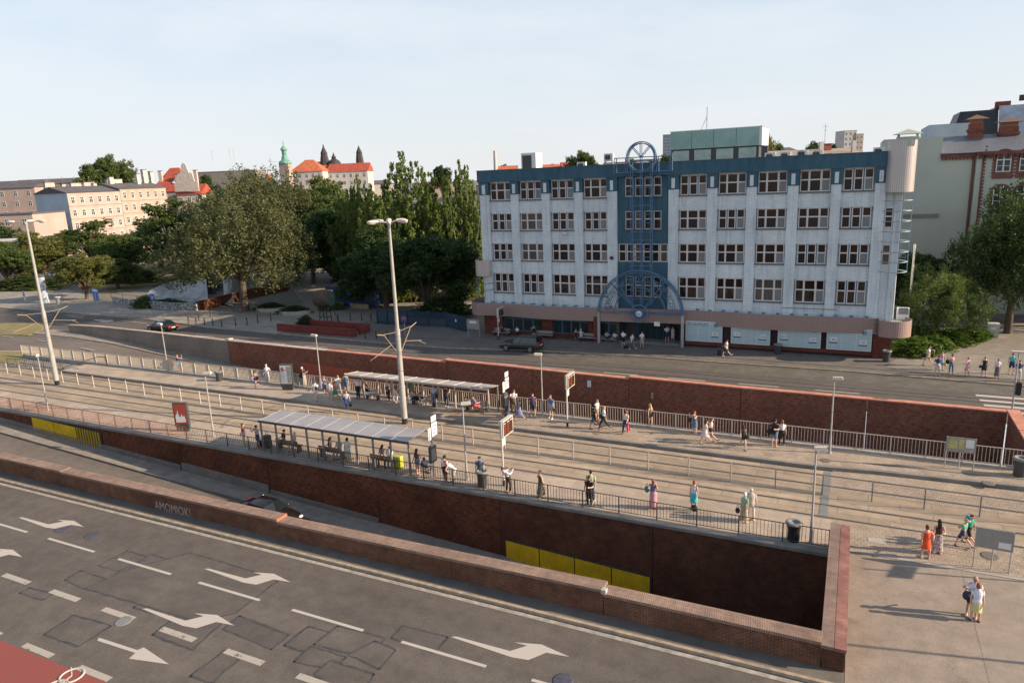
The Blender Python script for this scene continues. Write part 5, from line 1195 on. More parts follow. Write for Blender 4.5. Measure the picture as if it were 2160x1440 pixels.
# barrel monument
bx, by = (-63.302,72.625)
t = thing('barrel_sculpture', 'big rusty barrel with a green end plate on an iron stand behind the red enclosure', 'sculpture', (bx, by, .12), .12)
t.scale = (.84, .84, .84)
M['rust'] = mat('rusty_iron', (.085,.055,.04), .8, noise=.4, nscale=2); M['verdi'] = mat('verdigris_plate', (.07,.12,.09), .6, noise=.3, nscale=2)
q = MB()
for i in range(12):
    a0, a1 = 2*pi*i/12, 2*pi*(i+1)/12
q.tube((-1.3, 0, 3.9), (0, 0, 3.9), 1.25, 1.42, 22, caps=False); q.tube((0, 0, 3.9), (1.3, 0, 3.9), 1.42, 1.25, 22, caps=False); q.tube((-1.3, 0, 3.9), (-1.28, 0, 3.9), 1.24, 1.24, 22); q.build('barrel', M['rust'], t)
q = MB(); q.tube((1.22, 0, 3.9), (1.33, 0, 3.9), 1.22, 1.22, 22); q.build('end_plate', M['verdi'], t)
q = MB()
for x_ in (-.7, .7):
    for y_ in (-.6, .6): q.tube((x_, y_, 0), (x_*.9, y_*.9, 2.7), .06)
for z_ in (.9, 1.8, 2.6): q.path([(-.7,-.6,z_), (.7,-.6,z_), (.7,.6,z_), (-.7,.6,z_), (-.7,-.6,z_)], .04)
q.tube((-.7,-.6,0.9), (.7,-.6,1.8), .03); q.tube((.7,-.6,.9), (-.7,-.6,1.8), .03); q.tube((1.0, .4, 2.7), (2.0, .6, 0), .06); q.build('stand', M['black'], t)
# kiosk
kx, ky = (-67.719,82.142)
t = thing('kiosk', 'small blue kiosk with a low tan wall under the trees', 'kiosk', (kx, ky+1.2, 0), -.08)
M['kblue'] = mat('kiosk_blue', (.012,.045,.15), .5, noise=.2); M['ktan'] = mat('kiosk_tan_wall', (.34,.25,.16), .8, noise=.2)
q = MB(); q.box(-3.2, 3.2, 0, 3.6, 0, 2.7); q.build('wall', M['kblue'], t)
q = MB(); q.box(-3.9, 4.3, -.9, 4.2, 2.7, 3.25); q.build('roof_edge', M['kblue'], t)
q = MB(); q.add([(-3.8,-.8,3.25),(4.2,-.8,3.25),(4.2,4.1,3.25),(-3.8,4.1,3.25),(-1.5,1.6,4.1),(2.0,1.6,4.1)], [(0,1,5,4),(1,2,5),(2,3,4,5),(3,0,4)]); q.build('roof', mat('kiosk_roof', (.10,.07,.06), .8), t)
for a, b in ((-2.9, -.7), (.8, 2.8)):
    q = MB(); q.box(a, b, -.06, -.001, 1.0, 2.5); q.build('window', M['shopglass'], t)
q = MB(); q.box(-.5, .5, -.08, -.002, 0, 2.3); q.build('door', mat('kiosk_door', (.02,.08,.26), .4), t)
q = MB(); q.box(-3.3, -.7, -.8, -.5, 0, .85); q.box(.8, 4.2, -.8, -.5, 0, .85); q.build('low_wall', M['ktan'], t)
# blue sheet fence
t = thing('blue_fence', 'dark blue metal fence along the pavement left of the office building', 'fence')
M['fenceblue'] = mat('fence_blue', (.015,.045,.085), .6, noise=.25)
F_ = ((-55.774,73.904),(-54.063,73.723),(-51.253,74.138),(-47.989,74.083),(-45.452,74.155),(-41.406,72.142))
for a, b in zip(F_[:-1], F_[1:]):
    L_ = sqrt((a[0]-b[0])**2+(a[1]-b[1])**2); n_ = max(2, int(L_/.13)); q = MB()
    for k_ in range(n_): u = k_/n_; q.box(a[0]+(b[0]-a[0])*u, a[0]+(b[0]-a[0])*u+.075, a[1]+(b[1]-a[1])*u, a[1]+(b[1]-a[1])*u+.02, .15, 2.0)
    q.tube((a[0], a[1]+.04, .4), (b[0], b[1]+.04, .4), .03); q.tube((a[0], a[1]+.04, 1.8), (b[0], b[1]+.04, 1.8), .03)
    q.build('fence_panel', M['fenceblue'], t)
    q = MB(); q.box(a[0]-.08, a[0]+.08, a[1]-.08, a[1]+.08, .12, 2.15); q.build('post', M['fenceblue'], t)
# old fountain / concrete amphitheatre in the park
t = thing('concrete_terrace', 'curved pale concrete terrace with a sweeping slide shaped end in the park', 'terrace')
M['conc_pale'] = mat('terrace_concrete', (.33,.34,.34), .85, noise=.35, nscale=.7)
TP = ((-111.457,83.173),(-111.909,86.151),(-110.516,88.549),(-107.545,89.672),(-102.665,88.016))
TB = ((-107.297,78.318),(-103.668,79.114),(-100.09,79.899),(-97.002,80.576),(-94.82,81.055))
q = MB(); hts = [1.3, 1.9, 2.4, 2.9, 3.4]
vs = [(x, y, h_) for (x, y), h_ in zip(TP, hts)]+[(x, y, .12) for x, y in TB]+[(x+.6, y+1.2, h_) for (x, y), h_ in zip(TP, hts)]+[(x+.6, y+1.2, 0) for x, y in TP]
q.add(vs, [(i, i+1, 5+i+1, 5+i) for i in range(4)]+[(10+i, 10+i+1, i+1, i) for i in range(4)]+[(15+i, 15+i+1, 11+i, 10+i) for i in range(4)], 0, True); q.build('sloping_wall', M['conc_pale'], t)
q = MB(); c0 = (-94.82,81.055)
prof = [(0, 3.6), (.15, 2.6), (.5, 1.7), (1.1, .95), (2.0, .4), (3.2, .15)]
vs = []
for u, z_ in prof: vs += [(c0[0]+u*1.1, c0[1]+3.5-u*1.2, z_), (c0[0]+3.0+u*1.1, c0[1]+2.6-u*1.2, z_)]
vs += [(x, y, z-.35) for x, y, z in vs]
q.add(vs, [(2*i, 2*i+2, 2*i+3, 2*i+1) for i in range(5)]+[(12+2*i, 12+2*i+1, 12+2*i+3, 12+2*i+2) for i in range(5)]+[(2*i, 12+2*i, 14+2*i, 2*i+2) for i in range(5)]+[(2*i+1, 2*i+3, 15+2*i, 13+2*i) for i in range(5)], 0, True); q.build('slide', M['conc_pale'], t)
t = thing('mosaic_wall', 'low wall with a black and white mosaic and a thin iron railing in the park', 'wall')
q = MB(); MW = ((-112.044,76.36),(-107.957,75.481),(-103.516,74.757),(-100.085,74.702),(-95.686,74.487),(-90.437,74.912))
for a, b in zip(MW[:-1], MW[1:]): wallseg(a, b, .1, 1.25, .3, 'mosaic' if 'mosaic' in M else 'x', t) if M.setdefault('mosaic', mat('mosaic_tiles', (.42,.42,.42), .6, col2=(.03,.03,.03), nscale=2.6)) else None
q = MB(); q.path([(a[0], a[1], 2.0) for a in MW], .03); 
for a in MW: q.tube((a[0], a[1], 1.2), (a[0], a[1], 2.0), .03)
q.build('rail', M['black'], t)
t = thing('brick_terrace_wall', 'low dark brick terrace wall under the trees beside the park path', 'wall')
wallseg((-90.232,75.356), (-91.326,84.994), -.02, 1.5, .5, 'brick', t); wallseg((-91.326,84.994), (-90.807,95.606), -.02, 1.6, .5, 'brick', t)
for c_, s_, lab in (((-78.702,78.434), 3.0, 'left stone edged flower bed on the park pavement'), ((-72.881,77.146), 3.0, 'right stone edged flower bed on the park pavement')):
    t = thing('flower_bed', lab, 'flower bed', (c_[0], c_[1], .12), -.2, 'flower beds on the park pavement')
    q = MB(); n_ = 16; q.prism([(s_*cos(2*pi*i/n_), 1.9*sin(2*pi*i/n_)) for i in range(n_)], 0, .45); q.build('stone_edge', M['concrete_l'], t)
    FLB = t
# luggage
def suitcase(px_, z, lab, m_, w_=.5, d_=.28, h_=.72, rz=0, cat='suitcase'):
    t_ = thing('suitcase', lab, cat, (px_[0], px_[1], z), rz)
    q_ = MB(); q_.box(-w_/2, w_/2, -d_/2, d_/2, .06, h_); o_ = q_.build('shell', m_, t_)
    bv = o_.modifiers.new('b', 'BEVEL'); bv.width = .07; bv.segments = 3
    q_ = MB(); q_.path([(-.12, 0, h_), (-.12, 0, h_+.22), (.12, 0, h_+.22), (.12, 0, h_)], .014); q_.build('handle', M['mgrey'], t_)
    for sx in (-1, 1):
        q_ = MB(); q_.tube((sx*w_*.38, -d_*.4, .04), (sx*w_*.38, d_*.4, .04), .04, n=8); q_.build('wheel', M['rubber'], t_)
suitcase((-25.75,35.015), .012, 'bright yellow-green suitcase on the near platform at the end of the shelter', mat('suitcase_lime', (.50,.55,.06), .35), .62, .34, .85)
suitcase((-59.588,45.793) if False else (-37.489,34.764), .012, 'dark suitcase at the feet of the person in a red top', M['black'], .45, .25, .5)
suitcase((-36.781,34.824), .012, 'dark travel bag beside the left end of the near shelter', M['dgrey'], .5, .4, .95)
suitcase((-11.388,69.315), .12, 'black suitcase pulled by the walker in front of the white panels', M['black'], .4, .25, .6, .3)
suitcase((-20.864,69.633), .12, 'black travel bag on the pavement in front of the entrance', M['black'], .6, .3, .35)
# pram like trolley by the crouching man
t = thing('pushchair', 'dark folded pushchair in front of the crouching man in a pale blue shirt', 'pushchair', (*(-23.887,35.216), .012))
q = MB(); q.ell((0, 0, .45), (.3, .2, .22)); q.build('seat', M['black'], t)
q = MB(); q.path([(-.35, 0, .1), (.3, 0, .75), (.42, 0, .9)], .02); q.path([(.35, 0, .1), (-.2, 0, .7)], .02); q.build('frame', M['steel'], t)
for sx in (-.35, .35):
    for sy in (-.22, .22): q = MB(); q.ring((sx, sy, .1), .08, .025, 'Y', 14, 5); q.build('wheel', M['rubber'], t)
# small posters stuck on the far wall
for px_, w_, h_, m_, lab in (((-20.264,0.135), .35, .6, 'white', 'small white paper stuck on the far brick wall'), ((-14.654,-0.4), .2, .5, 'map_yellow', 'small yellow sticker on the far brick wall'), ((-8.632,-0.409), .15, .25, 'redbit', 'tiny red sticker on the far brick wall')):
    M.setdefault('redbit', mat('sticker_red', (.6,.05,.04), .5))
    q = MB(); q.box(px_[0]-w_/2, px_[0]+w_/2, 56.24, 56.265, px_[1]-h_/2, px_[1]+h_/2); tag(q.build('sticker', M[m_]), lab, 'sticker')

# ================================================================ PEOPLE
def rotx(v, a): return Vector((v.x, v.y*cos(a)-v.z*sin(a), v.y*sin(a)+v.z*cos(a)))
D_ = radians
POSES = {   # lean, pelvis height (0 = standing), legs (hip flex, knee flex, out) x2, arms (forward, out, elbow, inward) x2, head nod
 'stand': dict(lean=2, legs=((3, 4, 5), (-2, 3, 5)), arms=((4, 9, 14, 0), (-3, 9, 12, 0)), nod=4),
 'hip':   dict(lean=0, legs=((10, 14, 8), (-3, 2, 4)), arms=((-12, 38, 85, 55), (6, 9, 20, 0)), nod=2),
 'phone': dict(lean=3, legs=((4, 5, 5), (-3, 3, 5)), arms=((22, 8, 105, 22), (18, 8, 100, 22)), nod=24),
 'photo': dict(lean=-3, legs=((5, 6, 6), (-3, 3, 6)), arms=((62, 14, 112, 15), (58, 14, 108, 15)), nod=0),
 'walk':  dict(lean=5, legs=((27, 12, 1), (-22, 22, 1)), arms=((-24, 8, 18, 0), (24, 8, 32, 0)), nod=4),
 'walkb': dict(lean=6, legs=((-20, 28, 1), (24, 8, 1)), arms=((22, 10, 40, 0), (-16, 12, 14, 0)), nod=6),
 'leanr': dict(lean=34, legs=((0, 4, 5), (8, 16, 4)), arms=((62, 10, 55, 22), (62, 10, 60, 22)), nod=10),
 'bend':  dict(lean=56, legs=((-8, 2, 7), (-4, 4, 7)), arms=((62, 8, 38, 10), (-30, 26, 70, 20)), nod=6),
 'sit':   dict(lean=6, pel=.52, legs=((84, 80, 5), (80, 76, 7)), arms=((24, 8, 60, 18), (22, 8, 64, 18)), nod=8),
 'sitf':  dict(lean=30, pel=.52, legs=((82, 84, 11), (84, 78, 11)), arms=((42, 12, 52, 10), (40, 12, 56, 10)), nod=10),
 'crouch':dict(lean=34, legs=((104, 128, 12), (70, 120, 10)), arms=((52, 12, 50, 12), (48, 12, 56, 12)), nod=20),
 'bag':   dict(lean=2, legs=((4, 6, 5), (-3, 3, 5)), arms=((8, 14, 96, 30), (-2, 12, 10, 0)), nod=4),
}
def skeleton(pose, sex):
    P = POSES[pose]; f = sex == 'f'
    hipw = .092 if f else .088; shw = .165 if f else .195
    J = {'pel': Vector((0, 0, 0))}
    lean = D_(P['lean'])
    def T(v): return rotx(v, lean)      # torso leans forward (towards -Y)
    J['waist'] = T(Vector((0, 0, .13))); J['chest'] = T(Vector((0, 0, .33))); J['neck'] = T(Vector((0, .0, .50)))
    nod = lean*.45+D_(P['nod'])
    hd = rotx(Vector((0, -.02, .15)), nod); J['head'] = J['neck']+hd; J['nod'] = nod
    for i, s in enumerate((-1, 1)):
        J['sh%d' % i] = T(Vector((s*shw, 0, .455)))
        a, o, e, inn = (D_(q_) for q_ in P['arms'][i])
        d = rotx(Vector((s*sin(o), 0, -cos(o))), a)
        J['el%d' % i] = J['sh%d' % i]+d*.28
        d2 = rotx(Vector((s*sin(o)*.5-s*sin(inn)*.8, 0, -cos(o))), a+e).normalized()
        J['wr%d' % i] = J['el%d' % i]+d2*.245; J['hd%d' % i] = d2; J['pm%d' % i] = Vector((-s, 0, 0))
        h_, k, ab = (D_(q_) for q_ in P['legs'][i])
        J['hp%d' % i] = Vector((s*hipw, 0, -.03))
        d = rotx(Vector((s*sin(ab), 0, -cos(ab))), h_); J['kn%d' % i] = J['hp%d' % i]+d*.43
        d2 = rotx(Vector((s*sin(ab)*.3, 0, -1)), h_-k).normalized(); J['an%d' % i] = J['kn%d' % i]+d2*.40
        tilt = min(0.0, h_-k+.0) if pose in ('walk', 'walkb', 'crouch') else 0.0
        J['ft%d' % i] = rotx(Vector((s*.02, -.17, -.055)), -max(-.5, min(.5, -tilt))*(.9 if h_ < 0 or pose == 'crouch' else 0))
    lo = min(J['an0'].z, J['an1'].z, *( (J['an%d' % i]+J['ft%d' % i]).z+.055 for i in (0, 1)))
    up = Vector((0, 0, -lo+.08))
    for k in list(J):
        if isinstance(J[k], Vector) and k[:2] not in ('ft', 'pm') and k not in ('hd0', 'hd1'): J[k] = J[k]+up
    J['T'] = T; J['up'] = up; return J
def chain(mb, pts, rad, n=8, ref=Vector((1, 0, 0)), cap=True):
    rings = []; N_ = len(pts)
    P_ = [Vector(p) for p in pts]; R_ = [(r, r) if not isinstance(r, tuple) else r for r in rad]
    if cap:
        d0 = (P_[0]-P_[1]).normalized(); d1 = (P_[-1]-P_[-2]).normalized()
        r0 = min(R_[0]); r1 = min(R_[-1])
        P_ = [P_[0]+d0*r0*.9, P_[0]+d0*r0*.55]+P_+[P_[-1]+d1*r1*.55, P_[-1]+d1*r1*.9]
        R_ = [tuple(a*.35 for a in R_[0]), tuple(a*.8 for a in R_[0])]+R_+[tuple(a*.8 for a in R_[-1]), tuple(a*.35 for a in R_[-1])]
    vs = []
    for i, p in enumerate(P_):
        t_ = (P_[min(i+1, len(P_)-1)]-P_[max(i-1, 0)]).normalized()
        x = ref-t_*ref.dot(t_)
        if x.length < .1: x = Vector((0, 1, 0))-t_*t_.y
        x.normalize(); y = t_.cross(x)
        for j in range(n):
            a = 2*pi*j/n; vs.append(p+x*cos(a)*R_[i][0]+y*sin(a)*R_[i][1])
    m = len(P_)
    fs = [(i*n+j, i*n+(j+1) % n, (i+1)*n+(j+1) % n, (i+1)*n+j) for i in range(m-1) for j in range(n)]
    fs += [tuple(range(n-1, -1, -1)), tuple(range((m-1)*n, m*n))]
    mb.add(vs, fs, 0, True)
def fuse(mb, voxel, name):
    me = bpy.data.meshes.new(name); me.from_pydata(mb.v, [], mb.f); me.update()
    o = bpy.data.objects.new('tmp', me); COL.objects.link(o)
    r_ = o.modifiers.new('r', 'REMESH'); r_.mode = 'VOXEL'; r_.voxel_size = voxel; r_.use_smooth_shade = True
    s_ = o.modifiers.new('s', 'SMOOTH'); s_.factor = .5; s_.iterations = 1
    dg = bpy.context.evaluated_depsgraph_get(); out = bpy.data.meshes.new_from_object(o.evaluated_get(dg)); out.name = name
    bpy.data.objects.remove(o); bpy.data.meshes.remove(me)
    out.materials.clear(); out.materials.append(None)
    for p in out.polygons: p.use_smooth = True
    return out
def torso_rings(J, sex, k, ext=0.0, top=True):
    T, up = J['T'], J['up']; f = sex == 'f'
    W = [(-.07, .155 if f else .15, .115), (.02, .165 if f else .155, .12), (.12, .125 if f else .14, .10), (.22, .135 if f else .155, .108), (.33, .15 if f else .175, .12 if f else .118), (.42, .155 if f else .185, .10), (.475, .10, .075)]
    if not top: W = W[:3]
    return [T(Vector((0, 0, z)))+up for z, a, b in W], [(a*k+ext, b*k+ext) for z, a, b in W]
def body_mesh(pose, sex):
    J = skeleton(pose, sex); mb = MB(); f = sex == 'f'; s = .93 if f else 1.0
    p, r = torso_rings(J, sex, 1.0); chain(mb, p, r, 12)
    chain(mb, [J['neck']-J['T'](Vector((0,0,.05))), J['neck'], J['neck']*.45+J['head']*.55], [.058*s, .052*s, .052*s], 8)
    q = Matrix.Rotation(J['nod'], 3, 'X')
    mb.ell(J['head']+q@Vector((0, .012, .03)), (.078, .097, .098), 0, 12, 9, q)
    mb.ell(J['head']+q@Vector((0, -.02, -.035)), (.06, .07, .075), 0, 10, 7, q)
    mb.ell(J['head']+q@Vector((0, -.092, -.012)), (.014, .024, .026), 0, 6, 5, q)          # nose
    for sx in (-1, 1): mb.ell(J['head']+q@Vector((sx*.08, .01, .0)), (.014, .022, .033), 0, 6, 5, q)   # ears
    for i, sx in enumerate((-1, 1)):
        sh, el, wr, d = J['sh%d' % i], J['el%d' % i], J['wr%d' % i], J['hd%d' % i]
        chain(mb, [J['T'](Vector((sx*.08, 0, .45)))+J['up'], sh, sh.lerp(el, .35), el, el.lerp(wr, .3), wr], [.06*s, .056*s, .05*s, .04*s, .041*s, .027*s], 8)
        pm = wr+d*.045; side = Vector((0, -1, 0))-d*(-d.y)
        if side.length < .2: side = Vector((0, 0, 1))-d*d.z
        side.normalize(); nrm = d.cross(side).normalized()
        chain(mb, [wr, pm, wr+d*.085], [(.026, .018), (.036, .016), (.034, .013)], 8, ref=side, cap=True)
        for k, (o_, L_) in enumerate(((-.03, .062), (-.010, .074), (.011, .07), (.030, .055))):
            b = wr+d*.08+side*o_; m_ = b+d*L_*.5+nrm*sx*.010*(-1); e_ = b+d*L_*.9+nrm*sx*(-.028)
            chain(mb, [b, m_, e_], [.0105, .0098, .009], 6, ref=side)
        b = wr+d*.03+side*(.03); chain(mb, [b, b+side*.028+d*.028, b+side*.034+d*.056], [.013, .012, .0105], 6, ref=nrm)
        hp, kn, an, ft = J['hp%d' % i], J['kn%d' % i], J['an%d' % i], J['ft%d' % i]
        chain(mb, [hp+Vector((0,0,.02)), hp.lerp(kn, .25), kn, kn.lerp(an, .3), an], [.088*(1.05 if f else 1), .08*(1.02 if f else 1), .055, .054, .036], 10)
        chain(mb, [an, an+ft*.35+Vector((0,0,-.012)), an+ft], [(.036,.038), (.04,.034), (.038,.022)], 8)
    return fuse(mb, .0125, 'body')
def sleeve(mb, J, k, frac, r0=.066):
    for i, sx in enumerate((-1, 1)):
        sh, el = J['sh%d' % i], J['el%d' % i]
        pts = [J['T'](Vector((sx*.09, 0, .43)))+J['up'], sh, sh.lerp(el, min(1, frac))]; rr = [.07, r0, r0*.93]
        if frac > 1: pts.append(el.lerp(J['wr%d' % i], (frac-1)*.95)); rr[-1] = .055; rr.append(.043)
        chain(mb, pts, rr, 8, cap=False)
def garment_mesh(pose, sex, kind):
    J = skeleton(pose, sex); mb = MB(); T, up = J['T'], J['up']
    p, r = torso_rings(J, sex, 1.0, .014)
    if kind in ('tee', 'long', 'tank', 'loose', 'dress', 'sundress', 'longdress'):
        if kind == 'loose': r = [(a+.015, b+.015) for a, b in r]
        if kind in ('tank', 'sundress'): p = p[:-1]+[T(Vector((0,0,.44)))+up]; r = r[:-1]+[(.12, .085)]
        chain(mb, p, r, 12)
        if kind in ('tee', 'loose', 'dress', 'longdress'): sleeve(mb, J, 1, .62)
        if kind == 'long': sleeve(mb, J, 1, 1.95)
        if kind in ('tank', 'sundress'):
            for sx in (-1, 1): chain(mb, [T(Vector((sx*.1, -.07, .36)))+up, T(Vector((sx*.1, 0, .475)))+up, T(Vector((sx*.1, .07, .36)))+up], [.02, .02, .02], 6)
    if kind in ('shorts', 'trousers', 'jeans', 'mini'):
        pp, rr = torso_rings(J, sex, 1.0, .02, False); chain(mb, pp, rr, 12)
        for i in (0, 1):
            hp, kn, an = J['hp%d' % i], J['kn%d' % i], J['an%d' % i]
            if kind == 'shorts': chain(mb, [hp+Vector((0,0,.02)), hp.lerp(kn, .3), hp.lerp(kn, .86)], [.105, .10, .086], 10, cap=False)
            elif kind == 'mini': chain(mb, [hp+Vector((0,0,.02)), hp.lerp(kn, .34)], [.106, .10], 10, cap=False)
            else:
                w_ = .066 if kind == 'jeans' else .074
                chain(mb, [hp+Vector((0,0,.02)), hp.lerp(kn, .3), kn, kn.lerp(an, .4), an+Vector((0,0,.01))], [.104, .094, .07, w_, w_*.82], 10, cap=False)
    if kind in ('skirt', 'dress', 'sundress', 'longskirt', 'longdress', 'miniskirt'):
        k0, k1 = (J['kn0']+J['kn1'])/2, (J['an0']+J['an1'])/2; w0 = T(Vector((0, 0, .12)))+up; hp = J['pel']+Vector((0, 0, -.02))
        sp = abs(J['kn0'].y-J['kn1'].y)*.5; L_ = {'miniskirt': .62, 'skirt': 1.0, 'dress': .95, 'sundress': .85, 'longskirt': 1.7, 'longdress': 1.7}[kind]
        e = hp.lerp(k0, min(1, L_)); pts = [w0, hp, e]; rr = [(.14, .115), (.19, .145), (.21, .17+sp*min(1, L_))]
        if pose in ('sit', 'sitf'): rr = [(.14, .12), (.19, .13), (.19, .10)]
        if L_ > 1: pts.append(k0.lerp(k1, L_-1)); rr.append((.25, .21+sp))
        chain(mb, pts, rr, 14, cap=False)
    return fuse(mb, .02, kind)
def hair_mesh(pose, sex, kind):
    J = skeleton(pose, sex); mb = MB(); q = Matrix.Rotation(J['nod'], 3, 'X'); H_ = J['head']
    if kind == 'cap':
        mb.ell(H_+q@Vector((0, .015, .05)), (.092, .11, .085), 0, 12, 8, q); mb.ell(H_+q@Vector((0, -.11, .045)), (.06, .07, .012), 0, 10, 5, q)
    elif kind == 'hat':
        mb.ell(H_+q@Vector((0, .01, .06)), (.095, .11, .08), 0, 12, 8, q); mb.ell(H_+q@Vector((0, .0, .045)), (.16, .17, .016), 0, 14, 5, q)
    else:
        mb.ell(H_+q@Vector((0, .028, .045)), (.086, .098, .098), 0, 12, 8, q)
        mb.ell(H_+q@Vector((0, -.045, .10)), (.06, .045, .035), 0, 10, 6, q)
        if kind in ('long', 'bob', 'tail', 'bun'): mb.ell(H_+q@Vector((0, .035, -.01)), (.092, .085, .10), 0, 12, 8, q)
        if kind == 'long': chain(mb, [H_+q@Vector((0, .06, 0)), H_+Vector((0, .11, -.14)), H_+Vector((0, .12, -.34)), H_+Vector((0, .11, -.44))], [(.085, .05), (.10, .05), (.10, .04), (.06, .03)], 10)
        if kind == 'tail': chain(mb, [H_+q@Vector((0, .10, .05)), H_+Vector((0, .16, -.04)), H_+Vector((0, .14, -.2))], [.035, .04, .02], 8)
        if kind == 'bun': mb.ell(H_+q@Vector((0, .10, .10)), (.045, .045, .045))
    return fuse(mb, .018, 'hair')
def shoe_mesh(pose, sex):
    J = skeleton(pose, sex); mb = MB()
    for i in (0, 1):
        an, ft = J['an%d' % i], J['ft%d' % i]
        chain(mb, [an+Vector((0, .03, -.045)), an+ft*.45+Vector((0, 0, -.03)), an+ft*1.05+Vector((0, 0, .0))], [(.046, .036), (.05, .036), (.045, .026)], 10)
    return fuse(mb, .016, 'shoes')
def face_mesh(pose, sex, shades):
    J = skeleton(pose, sex); mb = MB(); q = Matrix.Rotation(J['nod'], 3, 'X'); H_ = J['head']
    for sx in (-1, 1):
        if shades: mb.ell(H_+q@Vector((sx*.032, -.086, .008)), (.027, .012, .017), 0, 8, 5, q)
        else: mb.ell(H_+q@Vector((sx*.031, -.083, .006)), (.012, .008, .007), 0, 8, 5, q)
    if shades:
        for sx in (-1, 1): mb.tube(H_+q@Vector((sx*.055, -.08, .012)), H_+q@Vector((sx*.084, .0, .012)), .004, n=4)
        mb.tube(H_+q@Vector((-.02, -.095, .012)), H_+q@Vector((.02, -.095, .012)), .004, n=4)
    else: mb.ell(H_+q@Vector((0, -.087, -.052)), (.022, .008, .005), 0, 8, 5, q)
    me = bpy.data.meshes.new('face'); me.from_pydata(mb.v, [], mb.f); me.materials.append(None); return me
CACHE = {}
def cached(k, fn):
    if k not in CACHE: CACHE[k] = fn()
    return CACHE[k]
def cmat(c, pat=None, rough=.85):
    k = 'cloth_%02d_%02d_%02d%s' % (*(int(v*99) for v in c), '_'+''.join('%02d' % int(v*99) for v in pat) if pat else '')
    if k not in M: M[k] = mat(k, c, rough, noise=0 if pat else .12, nscale=9, col2=pat) if not pat else mat(k, c, rough, col2=pat, nscale=14)
    return M[k]
SKIN = {'l': mat('skin_light', (.56,.36,.27), .6), 'm': mat('skin_tan', (.42,.25,.17), .6), 'd': mat('skin_brown', (.16,.085,.055), .6), 'p': mat('skin_pink', (.58,.33,.25), .6)}  # plain even skin tones, the last one slightly pinker
HAIRC = {'k': cmat((.018,.014,.013)), 'b': cmat((.06,.032,.018)), 'n': cmat((.12,.065,.03)), 'y': cmat((.42,.28,.13)), 'r': cmat((.26,.09,.035)), 'g': cmat((.55,.52,.48)), 'w': cmat((.68,.67,.64)), 'x': cmat((.012,.03,.09))}
WHITE = (.70,.70,.70); BLACKC = (.02,.02,.022); NAVY = (.03,.045,.10); DENIM = (.09,.14,.24); KHAKI = (.38,.32,.22); GREY = (.22,.22,.23); SKYB = (.35,.45,.60); PINK = (.58,.32,.33)
def put(me, name, parent, m_):
    o = bpy.data.objects.new(name, me); COL.objects.link(o); o.parent = parent
    if o.material_slots: o.material_slots[0].link = 'OBJECT'; o.material_slots[0].material = m_
    return o
def person(xy, z, face, pose, sex, ht, label, top, bot, hair, shoe=BLACKC, skin='l', shades=False, group=None, dz=0.0):
    t_ = thing('person', label, 'person', (xy[0], xy[1], z+dz), radians(face), group)
    s_ = ht/1.70; t_.scale = (s_, s_, s_)
    bd = put(cached((pose, sex, 'body'), lambda: body_mesh(pose, sex)), 'body', t_, SKIN[skin])
    if top: put(cached((pose, sex, top[0]), lambda: garment_mesh(pose, sex, top[0])), {'tee': 't_shirt', 'long': 'shirt', 'loose': 'shirt', 'tank': 'vest_top'}.get(top[0], 'dress'), t_, cmat(*top[1:]))
    if bot: put(cached((pose, sex, bot[0]), lambda: garment_mesh(pose, sex, bot[0])), {'mini': 'shorts', 'jeans': 'trousers', 'longskirt': 'skirt', 'miniskirt': 'skirt'}.get(bot[0], bot[0]), t_, cmat(*bot[1:]))
    hm = HAIRC[hair[1]] if isinstance(hair[1], str) else cmat(hair[1])
    put(cached((pose, sex, 'h'+hair[0]), lambda: hair_mesh(pose, sex, hair[0])), {'cap': 'cap', 'hat': 'sun_hat'}.get(hair[0], 'hair'), t_, hm)
    put(cached((pose, sex, 'shoe'), lambda: shoe_mesh(pose, sex)), 'shoes', t_, cmat(shoe))
    put(cached((pose, sex, 'face%d' % shades), lambda: face_mesh(pose, sex, shades)), 'sunglasses' if shades else 'eyes_and_mouth', t_, M['black'])
    return t_
def bag(xy, z, off, lab, c, r_=(.16, .10, .2), strap=True, cat='bag', name='shoulder_bag'):
    t_ = thing(name, lab, cat, (xy[0]+off[0], xy[1]+off[1], z+off[2]))
    q_ = MB(); q_.ell((0,0,0), r_, n=12, m=8); q_.build('body', cmat(c), t_)
    q_ = MB(); q_.path([(-r_[0]*.6, 0, r_[2]*.8), (-r_[0]*.2, 0, r_[2]+.12), (r_[0]*.2, 0, r_[2]+.12), (r_[0]*.6, 0, r_[2]*.8)], .014); q_.build('strap', cmat(c), t_)
Z1, Z2, Z3 = .012, .222, .13
# --- far pavement in front of the office building
person((-43.254,73.303), Z3, 165, 'stand', 'f', 1.66, 'person in a red dress seen from behind by the blue fence', ('longdress', (.45,.02,.04)), None, ('long', 'b'))
bag((-43.254,73.303), Z3, (-.2, -.1, 1.1), 'white bag over the shoulder of the person in the red dress', WHITE, (.14,.09,.17))
SB = lambda x, lab, *a, **k: person((x, 71.45), Z3, a[0], *a[1:3], a[3], lab, *a[4:], **k)
person(((-36.289,72.714)[0], 71.5), Z3, 0, 'sitf', 'm', 1.78, 'person in dark clothes leaning forward on the leftmost white bench', ('tee', (.05,.045,.06)), ('shorts', BLACKC), ('short', 'n'), WHITE)
person(((-34.477,73.726)[0], 71.7), Z3, 20, 'sit', 'f', 1.6, 'person with a white top sitting by the brick pier right of the leftmost bench', ('tee', WHITE), ('jeans', BLACKC), ('bob', 'r'), dz=-.05)
person(((-32.038,72.322)[0], 70.9), Z3, 50, 'phone', 'f', 1.66, 'person with black hair looking down at a phone behind the dark green car', ('tank', BLACKC), ('mini', BLACKC), ('bun', 'k'), skin='l')
